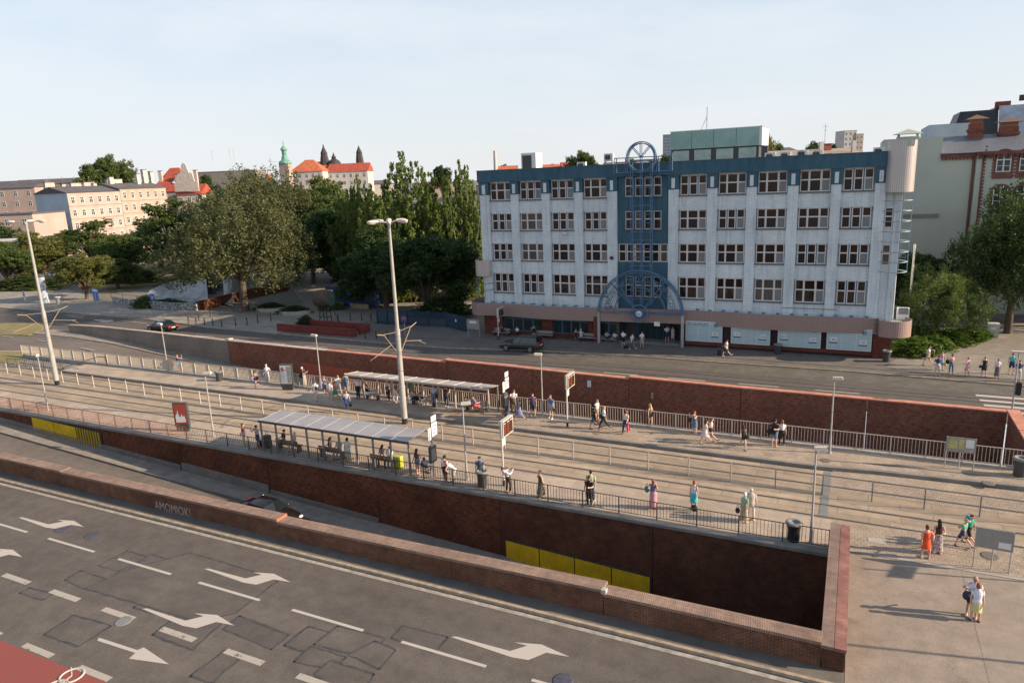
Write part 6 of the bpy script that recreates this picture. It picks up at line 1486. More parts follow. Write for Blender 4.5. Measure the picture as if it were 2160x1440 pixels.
person(((-27.185,72.176)[0], 71.5), Z3, 10, 'sit', 'f', 1.68, 'person in a white skirt and black top sitting left in the couple by the entrance', ('tank', BLACKC), ('skirt', (.6,.58,.6)), ('long', 'r'), (.3,.1,.06))
person(((-26.597,72.099)[0], 71.5), Z3, -5, 'sit', 'm', 1.76, 'person in a pale grey shirt, right one of the seated couple by the entrance', ('loose', (.45,.45,.46)), ('trousers', BLACKC), ('short', 'g'))
person(((-23.763,72.175)[0], 72.05), Z3, 8, 'sitf', 'm', 1.78, 'person in white and blue sitting on the left of the entrance step', ('tee', WHITE, (.1,.16,.4)), ('shorts', BLACKC), ('short', 'b'), WHITE, dz=-.1)
person(((-22.854,72.196)[0], 72.0), Z3, 0, 'sitf', 'm', 1.76, 'person in a white shirt and olive shorts sitting on the right of the entrance step', ('tee', WHITE), ('shorts', (.12,.11,.08)), ('short', 'n'), WHITE, dz=-.1)
person((-21.376,70.137), Z3, -10, 'phone', 'm', 1.78, 'person in a white t-shirt and black shorts standing over a black travel bag', ('tee', WHITE), ('shorts', BLACKC), ('short', 'b'), (.5,.5,.5))
person((-20.232,69.388), Z3, 60, 'walk', 'm', 1.76, 'person in a pale hooded top and grey trousers walking past the entrance', ('long', (.55,.55,.56)), ('trousers', (.14,.14,.15)), ('short', 'k'), WHITE)
person((-19.473,70.462), Z3, 40, 'bag', 'f', 1.7, 'person in a white top with a patterned brown skirt in front of the entrance', ('tee', WHITE), ('skirt', (.26,.1,.07), (.5,.4,.35)), ('bob', 'b'))
person((-17.545,73.447), Z3, 30, 'phone', 'm', 1.86, 'tall person in a white shirt and navy shorts at the right side of the entrance', ('tee', WHITE), ('shorts', NAVY), ('short', 'n'), (.5,.4,.35))
person((-16.971,73.607), Z3, -20, 'stand', 'f', 1.74, 'person with long hair in a pale beige dress at the right side of the entrance', ('dress', (.5,.45,.42)), None, ('long', 'b'), WHITE)
person((-10.722,69.123), Z3, 95, 'walk', 'f', 1.74, 'person in white walking with a black suitcase past the white panels', ('loose', WHITE), ('shorts', BLACKC), ('cap', 'k'), WHITE)
# --- waiting at the crossing on the right
person((6.447,70.67), Z3, 80, 'walk', 'm', 1.88, 'person striding in a white shirt and khaki shorts by the bicycle stands', ('tee', (.66,.58,.56)), ('shorts', KHAKI), ('short', 'b'), BLACKC)
bag((6.447,70.67), Z3, (-.35, -.1, .95), 'black bag hanging behind the striding person by the bicycle stands', BLACKC, (.22,.12,.2))
person((6.954,67.473), Z3, 20, 'phone', 'm', 1.76, 'person in a navy t-shirt and pale shorts, leftmost of the row waiting to cross', ('tee', NAVY), ('shorts', (.48,.46,.45)), ('short', 'k'), BLACKC)
person((7.404,69.487), Z3, 10, 'stand', 'f', 1.68, 'person in white and blue half hidden behind the one in a navy t-shirt', ('tee', PINK), ('skirt', (.25,.33,.5)), ('bob', 'b'))
bag((7.404,69.487), Z3, (.28, -.1, .55), 'yellow bag held by the person behind the navy t-shirt', (.5,.42,.12), (.12,.08,.16))
person((8.047,68.427), Z3, 40, 'bag', 'f', 1.72, 'person in a pink top and blue jeans waiting at the crossing', ('tank', PINK), ('jeans', DENIM), ('bun', 'b'), (.5,.4,.33))
bag((8.047,68.427), Z3, (-.32, -.1, 1.05), 'black shoulder bag of the person in blue jeans at the crossing', BLACKC)
person((9.173,68.016), Z3, 55, 'hip', 'f', 1.66, 'person in a pink and white checked dress at the crossing', ('dress', (.55,.14,.2), (.6,.5,.5)), None, ('bob', 'y'), (.4,.25,.2))
person((10.381,68.244), Z3, 15, 'bag', 'f', 1.76, 'person in a short black dress with blond hair at the crossing', ('sundress', BLACKC), None, ('bob', 'y'), (.4,.3,.25), shades=True)
bag((10.381,68.244), Z3, (-.3, -.05, .85), 'small black handbag of the person in the black dress', BLACKC, (.12,.08,.12))
person((11.291,68.085), Z3, 15, 'stand', 'f', 1.64, 'person in a white top and grey skirt at the crossing', ('tee', (.66,.6,.62)), ('longskirt', (.13,.12,.13)), ('bob', 'n'), (.4,.3,.25))
person((12.518,69.665), Z3, 0, 'stand', 'm', 1.82, 'person in a turquoise shirt and navy shorts behind the lamp pole at the crossing', ('tee', (.10,.42,.50)), ('shorts', NAVY), ('cap', (.05,.06,.12)))
person((12.609,67.347), Z3, 10, 'stand', 'm', 1.8, 'person in a navy shirt and white trousers at the right edge of the photo', ('tee', (.03,.06,.16)), ('trousers', (.55,.53,.5)), ('short', 'b'), (.15,.16,.25))
# --- far platform, left to right
person((-60.926,47.346), Z2, 20, 'photo', 'm', 1.8, 'person in bright blue shorts taking a photo at the left of the far platform', ('tank', (.03,.04,.08)), ('shorts', (.03,.22,.5)), ('short', 'r'), (.5,.4,.35), 'm')
person((-48.752,45.626), Z2, 190, 'walk', 'f', 1.62, 'person in a pink strappy top and blue shorts walking on the far platform', ('tank', PINK), ('mini', (.08,.12,.3)), ('bun', 'b'), (.2,.15,.12), 'p')
bag((-48.752,45.626), Z2, (.32, 0, .95), 'black bag of the person in the pink strappy top', BLACKC)
person((-48.826,47.186), Z2, 200, 'hip', 'f', 1.78, 'person in a long white blouse and pale blue skirt by the pale railing', ('loose', WHITE), ('skirt', (.42,.47,.6)), ('bob', 'g'), (.45,.25,.2))
person((-44.465,47.317), Z2, -70, 'phone', 'm', 1.86, 'person in a black t-shirt, beige trousers and white cap beside the white poster case', ('tee', BLACKC), ('trousers', (.45,.38,.3)), ('cap', WHITE), BLACKC)
bag((-44.465,47.317), Z2, (-.15, -.2, 1.05), 'black bag at the hip of the person with the white cap', BLACKC, (.2,.1,.18))
person((-40.505,44.262), Z2, 200, 'walk', 'm', 1.78, 'person in a white shirt and pale shorts, leftmost of the crowd by the far shelter', ('loose', WHITE), ('shorts', (.5,.46,.42)), ('short', 'n'), (.25,.12,.25))
bag((-40.505,44.262), Z2, (.22, -.12, 1.15), 'dark sling bag of the leftmost person in the crowd', (.08,.08,.09), (.12,.08,.2))
person((-41.071,46.032), Z2, 170, 'bag', 'f', 1.64, 'person in lilac leaning by the lamp pole in the crowd on the far platform', ('loose', (.35,.33,.55)), ('skirt', (.25,.12,.28)), ('tail', 'r'))
person((-39.001,44.358), Z2, 180, 'stand', 'm', 1.82, 'person in a plain white t-shirt and sandy shorts in the middle of the crowd', ('tee', WHITE), ('shorts', (.42,.36,.28)), ('short', 'n'), WHITE, 'p')
person((-39.167,45.115), Z2, 150, 'walk', 'f', 1.62, 'person in a pink top and a green skirt in the crowd', ('tank', (.5,.2,.25)), ('skirt', (.04,.3,.2)), ('tail', 'r'), (.5,.3,.25), 'p')
person((-39.65,46.212), Z2, 60, 'walk', 'm', 1.84, 'person in a white shirt and grey trousers at the back right of the crowd', ('loose', (.66,.64,.6)), ('trousers', (.3,.28,.24)), ('short', 'y'), (.5,.5,.5))
person((-39.631,47.227), Z2, 30, 'bag', 'f', 1.7, 'person with long blond hair in a teal blue dress near the far shelter', ('sundress', (.04,.16,.28)), None, ('long', 'y'), (.3,.2,.15))
person((-36.208,42.977), Z2, 60, 'walkb', 'f', 1.74, 'person in bright blue jeans and a grey top walking near the far platform edge', ('tee', (.35,.34,.38)), ('jeans', (.03,.06,.2)), ('bob', 'r'), (.3,.25,.3))
bag((-36.208,42.977), Z2, (.5, -.1, .55), 'bag in the hand of the person in bright blue jeans on the far platform', BLACKC, (.2,.1,.16))
bag((-36.208,42.977), Z2, (-.3, .05, 1.1), 'navy rucksack on the person in bright blue jeans on the far platform', NAVY, (.12,.12,.22), name='rucksack')
person((-37.293,45.872), Z2, 0, 'hip', 'm', 1.86, 'person in a white t-shirt and black trousers under the left end of the far shelter', ('tee', WHITE), ('trousers', BLACKC), ('short', 'b'))
person(((-36.425,46.571)[0], 46.0), Z2, 5, 'sit', 'f', 1.68, 'person with white shorts and a black top sitting alone under the far shelter', ('tank', BLACKC), ('shorts', WHITE), ('bun', 'r'), (.4,.3,.25))
person((-34.563,46.369), Z2, -10, 'bag', 'm', 1.74, 'person in a white shirt and black trousers holding a brown bag under the far shelter', ('loose', WHITE), ('trousers', BLACKC), ('short', 'g'))
bag((-34.563,46.369), Z2, (.1, -.22, 1.1), 'large brown bag held by the person in black trousers', (.16,.07,.04), (.2,.1,.18))
person((-33.56,46.169), Z2, -30, 'hip', 'f', 1.7, 'person in a grey top and white trousers just left of the tall mast', ('tee', (.13,.14,.17)), ('trousers', (.6,.58,.6)), ('bob', 'n'), (.4,.3,.25))
person(((-31.848,46.346)[0], 46.0), Z2, -5, 'sitf', 'm', 1.72, 'left one of three people sitting together under the far shelter, in white and blue', ('tee', (.45,.47,.6), (.1,.15,.35)), ('shorts', BLACKC), ('short', 'k'))
person(((-31.436,46.354)[0], 45.95), Z2, 10, 'sitf', 'f', 1.72, 'middle one of three people sitting together under the far shelter, in black', ('tank', BLACKC), ('mini', BLACKC), ('long', 'b'))
person(((-30.914,46.4)[0], 46.0), Z2, 0, 'sitf', 'f', 1.66, 'right one of three people sitting together under the far shelter, with white shorts', ('tank', (.07,.05,.06)), ('mini', WHITE), ('bun', 'b'), (.3,.2,.2))
person((-29.871,46.113), Z2, 10, 'stand', 'm', 1.88, 'person in a light blue shirt and grey trousers with a bag under the far shelter', ('tee', (.42,.5,.68)), ('trousers', (.15,.18,.22)), ('short', 'r'), (.03,.05,.12))
bag((-29.871,46.113), Z2, (.3, -.05, .95), 'black bag of the person in a light blue shirt', BLACKC, (.1,.1,.2))
person((-28.905,46.437), Z2, 0, 'phone', 'm', 1.78, 'person in a dark patterned top and navy trousers under the far shelter', ('tee', (.09,.06,.09)), ('jeans', (.03,.05,.1)), ('short', 'b'), (.4,.4,.4))
person(((-26.485,45.785)[0], 45.9), Z2, -20, 'sitf', 'm', 1.8, 'person in an olive brown outfit sitting at the right end of the far shelter', ('tee', (.13,.11,.07)), ('shorts', (.2,.19,.12)), ('short', 'r'))
person(((-26.037,45.818)[0], 45.85), Z2, -35, 'sit', 'm', 1.8, 'person in red shorts and a lilac top sitting under the far shelter', ('tee', (.25,.24,.42)), ('shorts', (.6,.08,.10)), ('short', 'n'), (.35,.2,.15), 'p')
person((-23.058,45.56), Z2, 170, 'stand', 'f', 1.62, 'person with black hair in a navy dress in front of the timetable case', ('longdress', (.07,.08,.17)), None, ('bob', 'k'))
bag((-23.058,45.56), Z2, (-.36, 0, .45), 'orange bag beside the person in a navy dress', (.6,.18,.03), (.14,.08,.22))
person((-23.096,46.817), Z2, 195, 'leanr', 'm', 1.84, 'person in a white t-shirt leaning over the pale railing', ('tee', WHITE), ('trousers', (.1,.07,.05)), ('short', 'r'), (.3,.2,.15))
bag((-23.096,46.817), Z2, (-.3, -.25, 1.2), 'dark red rucksack of the person leaning over the pale railing', (.09,.02,.03), (.14,.13,.22), name='rucksack')
person((-21.895,45.289), Z2, 100, 'walk', 'f', 1.68, 'person in a blue dress walking towards the right on the far platform', ('dress', (.16,.19,.38)), None, ('bob', 'b'), (.15,.1,.1))
person((-21.346,46.601), Z2, 20, 'stand', 'm', 1.82, 'person in a purple t-shirt and navy shorts by the pale railing', ('tee', (.11,.06,.14)), ('shorts', NAVY), ('short', 'b'), (.4,.4,.42))
person((-19.837,46.552), Z2, -15, 'stand', 'm', 1.84, 'person in a blue t-shirt and pale grey shorts holding a dark folder', ('tee', (.09,.16,.38)), ('shorts', (.28,.32,.38)), ('short', 'r'), WHITE)
bag((-19.837,46.552), Z2, (.3, -.1, .75), 'dark grey bag in the hand of the person in a blue t-shirt', (.07,.07,.07), (.15,.05,.12))
person((-16.052,45.506), Z2, 100, 'walk', 'm', 1.78, 'person in a black t-shirt and dark denim shorts walking on the far platform', ('loose', BLACKC), ('shorts', (.04,.07,.12)), ('short', 'b'), (.02,.02,.02), 'm')
person((-16.244,46.588), Z2, 80, 'bag', 'm', 1.86, 'person in a white shirt with a black rucksack facing a woman in white', ('tee', WHITE), ('shorts', (.3,.25,.2)), ('short', 'r'))
bag((-16.244,46.588), Z2, (-.3, 0, 1.25), 'black rucksack on the back of the person in a white shirt on the far platform', BLACKC, (.13,.16,.25), name='rucksack')
person((-15.415,45.626), Z2, 110, 'walk', 'f', 1.76, 'person with blond hair in a white t-shirt and black trousers on the far platform', ('tee', (.6,.66,.72)), ('jeans', BLACKC), ('tail', 'y'), (.12,.06,.04))
bag((-15.415,45.626), Z2, (-.15, -.15, 1.0), 'black shoulder bag of the person in a white t-shirt and black trousers', BLACKC, (.12,.1,.16))
person((-13.682,45.332), Z2, 170, 'walkb', 'f', 1.7, 'person in a pale pink top and navy trousers carrying a pink bag', ('tee', (.6,.48,.46)), ('jeans', (.04,.04,.09)), ('bob', 'r'), (.35,.04,.08))
bag((-13.682,45.332), Z2, (.18, -.12, .45), 'bright pink bag carried by the person in navy trousers', (.6,.08,.18), (.09,.08,.3))
person((-12.389,47.089), Z2, 250, 'bag', 'f', 1.74, 'person with long blond hair, a brown vest top and black shorts by the pale railing', ('tank', (.2,.12,.10)), ('mini', BLACKC), ('long', 'y'), (.14,.06,.04))
person((-9.194,46.714), Z2, 150, 'photo', 'f', 1.66, 'person in denim dungaree shorts with a black rucksack by the pale railing', ('sundress', (.10,.18,.28)), None, ('bun', 'r'), (.4,.4,.4))
bag((-9.194,46.714), Z2, (-.3, -.05, 1.05), 'black rucksack of the person in denim dungaree shorts', (.02,.025,.04), (.13,.13,.2), name='rucksack')
person((-8.199,45.202), Z2, 100, 'walk', 'f', 1.7, 'person in a short white dress walking beside a friend in black shorts', ('sundress', (.62,.54,.54)), None, ('bun', 'b'), (.15,.1,.1))
person((-7.957,45.742), Z2, 100, 'walkb', 'f', 1.7, 'person in a white t-shirt and black shorts walking beside a friend in white', ('tee', (.6,.52,.5)), ('mini', BLACKC), ('long', 'r'), (.15,.1,.1))
person((-5.744,45.025), Z2, 200, 'walk', 'f', 1.68, 'person alone in a black playsuit with a dark bag on the far platform', ('tank', (.04,.045,.04)), ('mini', BLACKC), ('long', 'b'), BLACKC)
bag((-5.744,45.025), Z2, (.28, 0, .9), 'dark teal bag of the person alone in a black playsuit', (.05,.09,.09), (.12,.08,.17))
person((-3.972,46.18), Z2, 160, 'bag', 'm', 1.88, 'person in a large black t-shirt and blue denim shorts with black bags', ('loose', BLACKC), ('shorts', (.12,.2,.34)), ('short', 'k'), (.3,.2,.15))
bag((-3.972,46.18), Z2, (-.3, 0, 1.0), 'big black bag of the person in denim shorts', BLACKC, (.16,.14,.22))
person((-3.537,46.51), Z2, 200, 'stand', 'f', 1.74, 'person in a white vest and black three-quarter trousers beside the one in denim shorts', ('tee', WHITE), ('jeans', BLACKC), ('tail', 'r'), (.5,.3,.25))
# --- near platform, left to right
person((-38.711,34.523), Z1, 150, 'hip', 'f', 1.68, 'person in a red vest and pink shorts at the left behind the dark railing', ('tank', (.5,.02,.03)), ('mini', PINK), ('bun', 'b'), (.4,.25,.2))
person((-37.448,34.586), Z1, 170, 'photo', 'm', 1.68, 'person in a grey vest and navy shorts just left of the near shelter', ('tank', (.42,.42,.46)), ('shorts', (.05,.06,.12)), ('short', 'k'), (.3,.2,.15), 'm')
person(((-35.519,35.179)[0], 35.1), Z1, 150, 'sit', 'm', 1.76, 'person in a black t-shirt sitting on the left bench of the near shelter', ('tee', (.03,.025,.03)), ('trousers', (.08,.07,.07)), ('short', 'k'))
person(((-34.534,35.247)[0], 35.1), Z1, 175, 'sit', 'f', 1.66, 'person with a white sun hat sitting on the left bench of the near shelter', ('tank', (.6,.5,.48)), ('mini', DENIM), ('hat', 'w'), (.5,.3,.25))
person(((-31.405,35.089)[0], 35.1), Z1, 150, 'sit', 'f', 1.7, 'person in a dark vest and jeans sitting on the middle bench of the near shelter', ('tank', NAVY), ('jeans', (.2,.26,.36)), ('tail', 'n'))
person(((-30.585,35.032)[0], 35.1), Z1, 180, 'sit', 'm', 1.7, 'person in pale grey sitting on the middle bench of the near shelter', ('loose', (.38,.38,.36)), ('trousers', (.3,.28,.25)), ('short', 'g'))
person((-29.432,34.586), Z1, 185, 'bag', 'f', 1.74, 'person in a pale green tunic and white skirt standing under the near shelter', ('loose', (.48,.58,.52)), ('skirt', (.42,.45,.45)), ('bob', 'k'), (.2,.12,.1))
person(((-27.079,34.94)[0], 35.1), Z1, 170, 'sit', 'f', 1.7, 'person with brown hair in grey sitting on the right bench of the near shelter', ('tee', (.24,.23,.21)), ('trousers', (.07,.06,.06)), ('tail', 'b'))
person(((-26.462,34.918)[0], 35.1), Z1, 185, 'sit', 'm', 1.68, 'person in a white t-shirt sitting beside the yellow-green suitcase', ('tee', (.55,.62,.58)), ('trousers', (.08,.07,.06)), ('short', 'k'))
person((-23.963,34.561), Z1, 170, 'hip', 'f', 1.74, 'person with very long dark hair and denim shorts beside the near shelter', ('tank', (.16,.06,.04)), ('mini', (.10,.16,.26)), ('long', 'b'), (.5,.3,.22), 'p')
person((-23.511,34.96), Z1, 10, 'crouch', 'm', 1.8, 'person in a pale blue t-shirt crouching over a pushchair', ('tee', (.42,.52,.68)), ('trousers', (.1,.1,.12)), ('short', 'b'), skin='m')
person((-21.721,34.183), Z1, 160, 'bag', 'm', 1.74, 'person with brown skin in a white t-shirt and black shorts at the dark railing', ('tee', WHITE), ('shorts', (.03,.02,.025)), ('short', 'k'), (.4,.35,.35), 'd')
person((-21.134,34.327), Z1, -60, 'bend', 'f', 1.74, 'person in a white dress bending over beside the lamp on the near platform', ('sundress', WHITE), None, ('bun', 'r'), WHITE, 'p')
person((-19.524,34.636), Z1, 190, 'stand', 'm', 1.8, 'person in a navy polo shirt and green trousers behind the dark bin', ('tee', (.05,.075,.14)), ('trousers', (.03,.09,.09)), ('cap', (.04,.05,.07)))
person((-17.469,34.281), Z1, -25, 'leanr', 'm', 1.76, 'person in a white shirt and brown trousers leaning on the dark railing', ('long', (.64,.64,.7)), ('trousers', (.06,.045,.04)), ('short', 'b'), (.3,.18,.12))
person((-15.419,34.313), Z1, -40, 'hip', 'f', 1.66, 'person in a black flowered top and long brown skirt leaning at the dark railing', ('tank', (.10,.08,.06)), ('longskirt', (.13,.11,.09)), ('bob', 'b'))
person((-12.564,34.87), Z1, 185, 'stand', 'm', 1.84, 'person in a pale green t-shirt standing behind the one dressed in black', ('tee', (.42,.5,.3)), ('trousers', (.06,.08,.14)), ('short', 'k'), WHITE)
person((-12.486,34.331), Z1, 170, 'bag', 'm', 1.76, 'person dressed all in black at the dark railing', ('tee', (.02,.018,.02)), ('jeans', (.015,.015,.02)), ('short', 'b'), (.03,.03,.03))
person((-9.087,35.192), Z1, 185, 'photo', 'f', 1.74, 'person in a grey top and long pink skirt holding up a phone', ('tee', (.14,.13,.19)), ('longskirt', (.5,.18,.25), (.55,.35,.38)), ('bob', 'r'), (.3,.1,.15))
bag((-9.087,35.192), Z1, (-.33, -.1, 1.15), 'teal bag of the person in the long pink skirt', (.02,.22,.26), (.14,.09,.2))
person((-7.025,35.796), Z1, 165, 'stand', 'f', 1.72, 'person in a white vest and turquoise skirt on the near platform', ('tank', (.62,.58,.6)), ('skirt', (.05,.45,.48)), ('bob', 'r'), (.2,.1,.08))
bag((-6.98,35.575), Z1, (.05, -.12, .3), 'black handbag held low by the person in the turquoise skirt', (.02,.02,.03), (.18,.1,.2))
person((-4.346,35.378), Z1, 150, 'stand', 'f', 1.64, 'elderly person with white hair in a green top and khaki skirt', ('tee', (.24,.42,.27)), ('longskirt', (.36,.3,.2)), ('bob', 'w'), (.4,.25,.2))
bag((-4.346,35.378), Z1, (-.33, 0, .6), 'black handbag of the elderly person in a green top', BLACKC, (.12,.08,.16))
person((-4.058,35.712), Z1, 200, 'stand', 'm', 1.78, 'elderly person in a striped shirt, white trousers and white cap', ('loose', (.5,.45,.42), (.35,.3,.3)), ('trousers', (.6,.57,.5)), ('cap', (.62,.6,.58)), WHITE)
# --- right plaza
person((3.795,34.7), .03, 195, 'hip', 'f', 1.66, 'person in a short orange dress seen from behind beside the long-haired one', ('sundress', (.68,.08,.02)), None, ('bun', 'n'), (.4,.42,.45), 'p')
person((4.343,35.37), .03, 190, 'bag', 'f', 1.70, 'person with long dark hair, brown top and black and white checked trousers', ('tank', (.07,.025,.02)), ('longskirt', (.6,.52,.52), (.05,.04,.04)), ('long', 'k'), PINK)
person((4.083,35.499), .03, 185, 'walk', 'f', 1.15, 'child in pale pink between the two people on the right plaza', ('tee', (.55,.38,.36)), ('mini', PINK), ('tail', 'y'), PINK, 'p')
person((5.463,36.463), .03, 60, 'walk', 'm', 1.52, 'child in a mint green t-shirt and dark shorts walking behind the metal notice board', ('tee', (.12,.42,.26)), ('shorts', (.04,.05,.1)), ('short', 'y'), BLACKC, 'p')
person((5.717,36.849), .03, 60, 'walkb', 'm', 1.6, 'young person in a green t-shirt with a blue rucksack', ('tee', (.02,.3,.22)), ('shorts', BLACKC), ('short', 'n'), BLACKC, 'p')
bag((5.717,36.849), .03, (-.02, .2, 1.15), 'bright blue rucksack of the young person in green', (.02,.28,.55), (.17,.13,.22), name='rucksack')
person((5.149,30.471), .02, -8, 'hip', 'm', 1.76, 'bald person in a white t-shirt, dark shorts and sunglasses with a cross-body bag', ('tee', (.66,.66,.72)), ('shorts', (.03,.035,.05)), ('short', (.42,.25,.17)), (.5,.48,.46), 'm', True)
bag((5.149,30.471), .02, (-.26, -.12, .95), 'dark blue shoulder bag of the bald person in a white t-shirt', (.03,.04,.08), (.15,.09,.2))
person((5.221,30.13), .02, 188, 'stand', 'f', 1.66, 'person in a white blouse and pale yellow skirt talking to the bald one', ('loose', (.62,.63,.72)), ('skirt', (.58,.53,.24)), ('bob', 'r'), BLACKC, 'p')

# ================================================================ CARS
def carpaint(name, c):
    m, nt, b = newmat(name, .28, .6); b.inputs['Base Color'].default_value = (*c, 1); b.inputs['Coat Weight'].default_value = .7; b.inputs['Coat Roughness'].default_value = .06; return m
M['carglass'] = mat('car_glass', (.012,.016,.018), .05, spec=.9)
M['taillamp'] = mat('tail_lamp_red', (.5,.02,.02), .25, spec=.7); M['headlamp'] = mat('head_lamp_clear', (.7,.7,.68), .15, spec=.8)
M['rim'] = mat('alloy_rim', (.45,.45,.46), .3, .7)
def car(name, lab, cat, loc, rz, kind, paint, lit=False):
    t_ = thing(name, lab, cat, loc, rz)     # front towards +X
    if kind == 'estate': L_, W_, H_ = 4.7, 1.82, 1.62
    else: L_, W_, H_ = 4.65, 1.80, 1.42
    h2 = L_/2; w2 = W_/2; zb = .98 if kind == 'estate' else .92
    if kind == 'estate': top = [(-1, .72), (-.985, .98), (-.9, 1.0), (.38, .98), (.62, .93), (.86, .84), (.96, .72), (1, .55)]
    else: top = [(-1, .66), (-.97, .90), (-.86, .96), (-.62, .97), (.30, .94), (.60, .88), (.86, .76), (.96, .64), (1, .50)]
    wd = lambda u: w2*(1-.22*max(0, abs(u)-.72)**1.6/.28**1.6*.9)
    mb = MB(); n = 9; vs = []
    for u, zt in top:
        w_ = wd(u); zs = .24+(.08 if abs(u) > .93 else 0); x = u*h2
        sec = [(-w_*.9, zs), (-w_*.99, zs+.14), (-w_, (zs+zt)*.52), (-w_*.97, zt-.08), (-w_*.86, zt), (0, zt+.035), (w_*.86, zt), (w_*.97, zt-.08), (w_, (zs+zt)*.52), (w_*.99, zs+.14), (w_*.9, zs)]
        vs += [(x, y, z) for y, z in sec]
    k = 11; fs = [(i*k+j, (i+1)*k+j, (i+1)*k+(j+1) % k, i*k+(j+1) % k) for i in range(len(top)-1) for j in range(k)]
    fs += [tuple(range(k)), tuple(range((len(top)-1)*k+k-1, (len(top)-1)*k-1, -1))]
    mb.add(vs, fs, 0, True); body = mb.build('body', paint, t_)
    bv = body.modifiers.new('s', 'SUBSURF'); bv.levels = 1; bv.render_levels = 2
    # greenhouse
    if kind == 'estate': low = (-.93, .36); up_ = (-.84, .10)
    else: low = (-.74, .40); up_ = (-.42, .10)
    a, b = low[0]*h2, low[1]*h2; c, d = up_[0]*h2, up_[1]*h2; wl, wu = w2*.90, w2*.70
    g = MB()
    P0 = [(a,-wl,zb-.03),(b,-wl,zb-.05),(b,wl,zb-.05),(a,wl,zb-.03)]; P1 = [(c,-wu,H_-.06),(d,-wu,H_-.06),(d,wu,H_-.06),(c,wu,H_-.06)]
    g.add(P0+P1, [(0,1,5,4),(1,2,6,5),(2,3,7,6),(3,0,4,7)]); g.build('windows', M['carglass'], t_)
    g = MB(); nn = 6; vs = []
    for i in range(nn+1):
        u = i/nn; x = c+(d-c)*u; hh = H_-.06+.06*sin(pi*(.12+.8*u))
        vs += [(x, -wu-.02, H_-.075), (x, -wu*.8, hh+.0), (x, 0, hh+.03), (x, wu*.8, hh+.0), (x, wu+.02, H_-.075)]
    g.add(vs, [(i*5+j, (i+1)*5+j, (i+1)*5+j+1, i*5+j+1) for i in range(nn) for j in range(4)], 0, True)
    g.build('roof', paint, t_)
    g = MB()
    for s in (-1, 1):
        g.tube((b, s*wl, zb-.05), (d, s*(wu+.0), H_-.06), .035, n=6); g.tube((a, s*wl, zb-.03), (c, s*wu, H_-.06), .05, n=6)
        g.tube((c, s*wu, H_-.06), (d, s*wu, H_-.06), .03, n=6)
        for u in ((.45, .50) if kind != 'estate' else (.36, .68)):
            xa = a+(b-a)*u; xb = c+(d-c)*(u*1.0); g.tube((xa, s*(wl+.003), zb-.03), (xb, s*(wu+.003), H_-.07), .035, n=6)
    g.build('pillar', paint, t_)
    for s in (-1, 1):
        q_ = MB(); q_.ell((b-.12, s*(wl+.14), zb+.06), (.07, .11, .075)); q_.build('mirror', paint, t_)
        q_ = MB(); q_.box(-h2*.99-.012, -h2*.90, s*w2*.62-.16, s*w2*.62+.16, .68, .86 if kind != 'estate' else 1.05); q_.build('tail_lamp', M['taillamp'], t_)
        q_ = MB(); q_.ell((h2*.93, s*w2*.62, .62), (.12, .2, .09)); q_.build('headlamp', M['headlamp'], t_)
        for fx_ in (.60, -.60):
            q_ = MB(); q_.tube((fx_*h2, s*(w2-.2), .34), (fx_*h2, s*(w2+.012), .34), .335, n=24); q_.ring((fx_*h2, s*(w2-.02), .34), .29, .055, 'Y', 24, 6); wh = q_.build('wheel', M['rubber'], t_)
            q_ = MB()
            q_.ring((fx_*h2, s*(w2+.02), .34), .21, .02, 'Y', 22, 5); q_.tube((fx_*h2, s*(w2+.0), .34), (fx_*h2, s*(w2+.035), .34), .06, n=10)
            for k_ in range(6):
                an = 2*pi*k_/6+.2; q_.tube((fx_*h2, s*(w2+.022), .34), (fx_*h2+.2*cos(an), s*(w2+.022), .34+.2*sin(an)), .022, n=5)
            q_.build('rim', M['rim'], wh)
    q_ = MB(); q_.box(-h2-.012, -h2+.05, -.27, .27, .56 if kind != 'estate' else .7, .67 if kind != 'estate' else .81); q_.build('number_plate', M['white'], t_)
    q_ = MB(); q_.box(h2-.05, h2+.012, -.27, .27, .40, .50); q_.build('number_plate', M['white'], t_)
    if kind == 'estate':
        q_ = MB()
        for s in (-1, 1): q_.tube((c+.2, s*wu*.9, H_+.04), (d-.2, s*wu*.9, H_+.04), .02)
        q_.build('roof_rail', M['black'], t_)
    return t_
car('estate_car', 'dark green estate car standing at the kerb in front of the office building', 'car', (-31.5, 66.35, .0), pi+.0, 'estate', carpaint('paint_dark_green', (.008,.022,.024)))
car('saloon_car', 'black saloon car driving left on the far street behind the concrete wall', 'car', (-82.9, 62.9, .0), pi-.05, 'saloon', carpaint('paint_black', (.009,.009,.011)))
c3 = car('saloon_car', 'shiny black saloon car coming down the near sunken ramp, half hidden by the brick parapet', 'car', (-33.1, 30.65, nearz(-33.1)+.06), -.0, 'saloon', carpaint('paint_black_warm', (.012,.008,.008)))
c3.rotation_euler = (0, atan2(.0545, 1.0), 0)

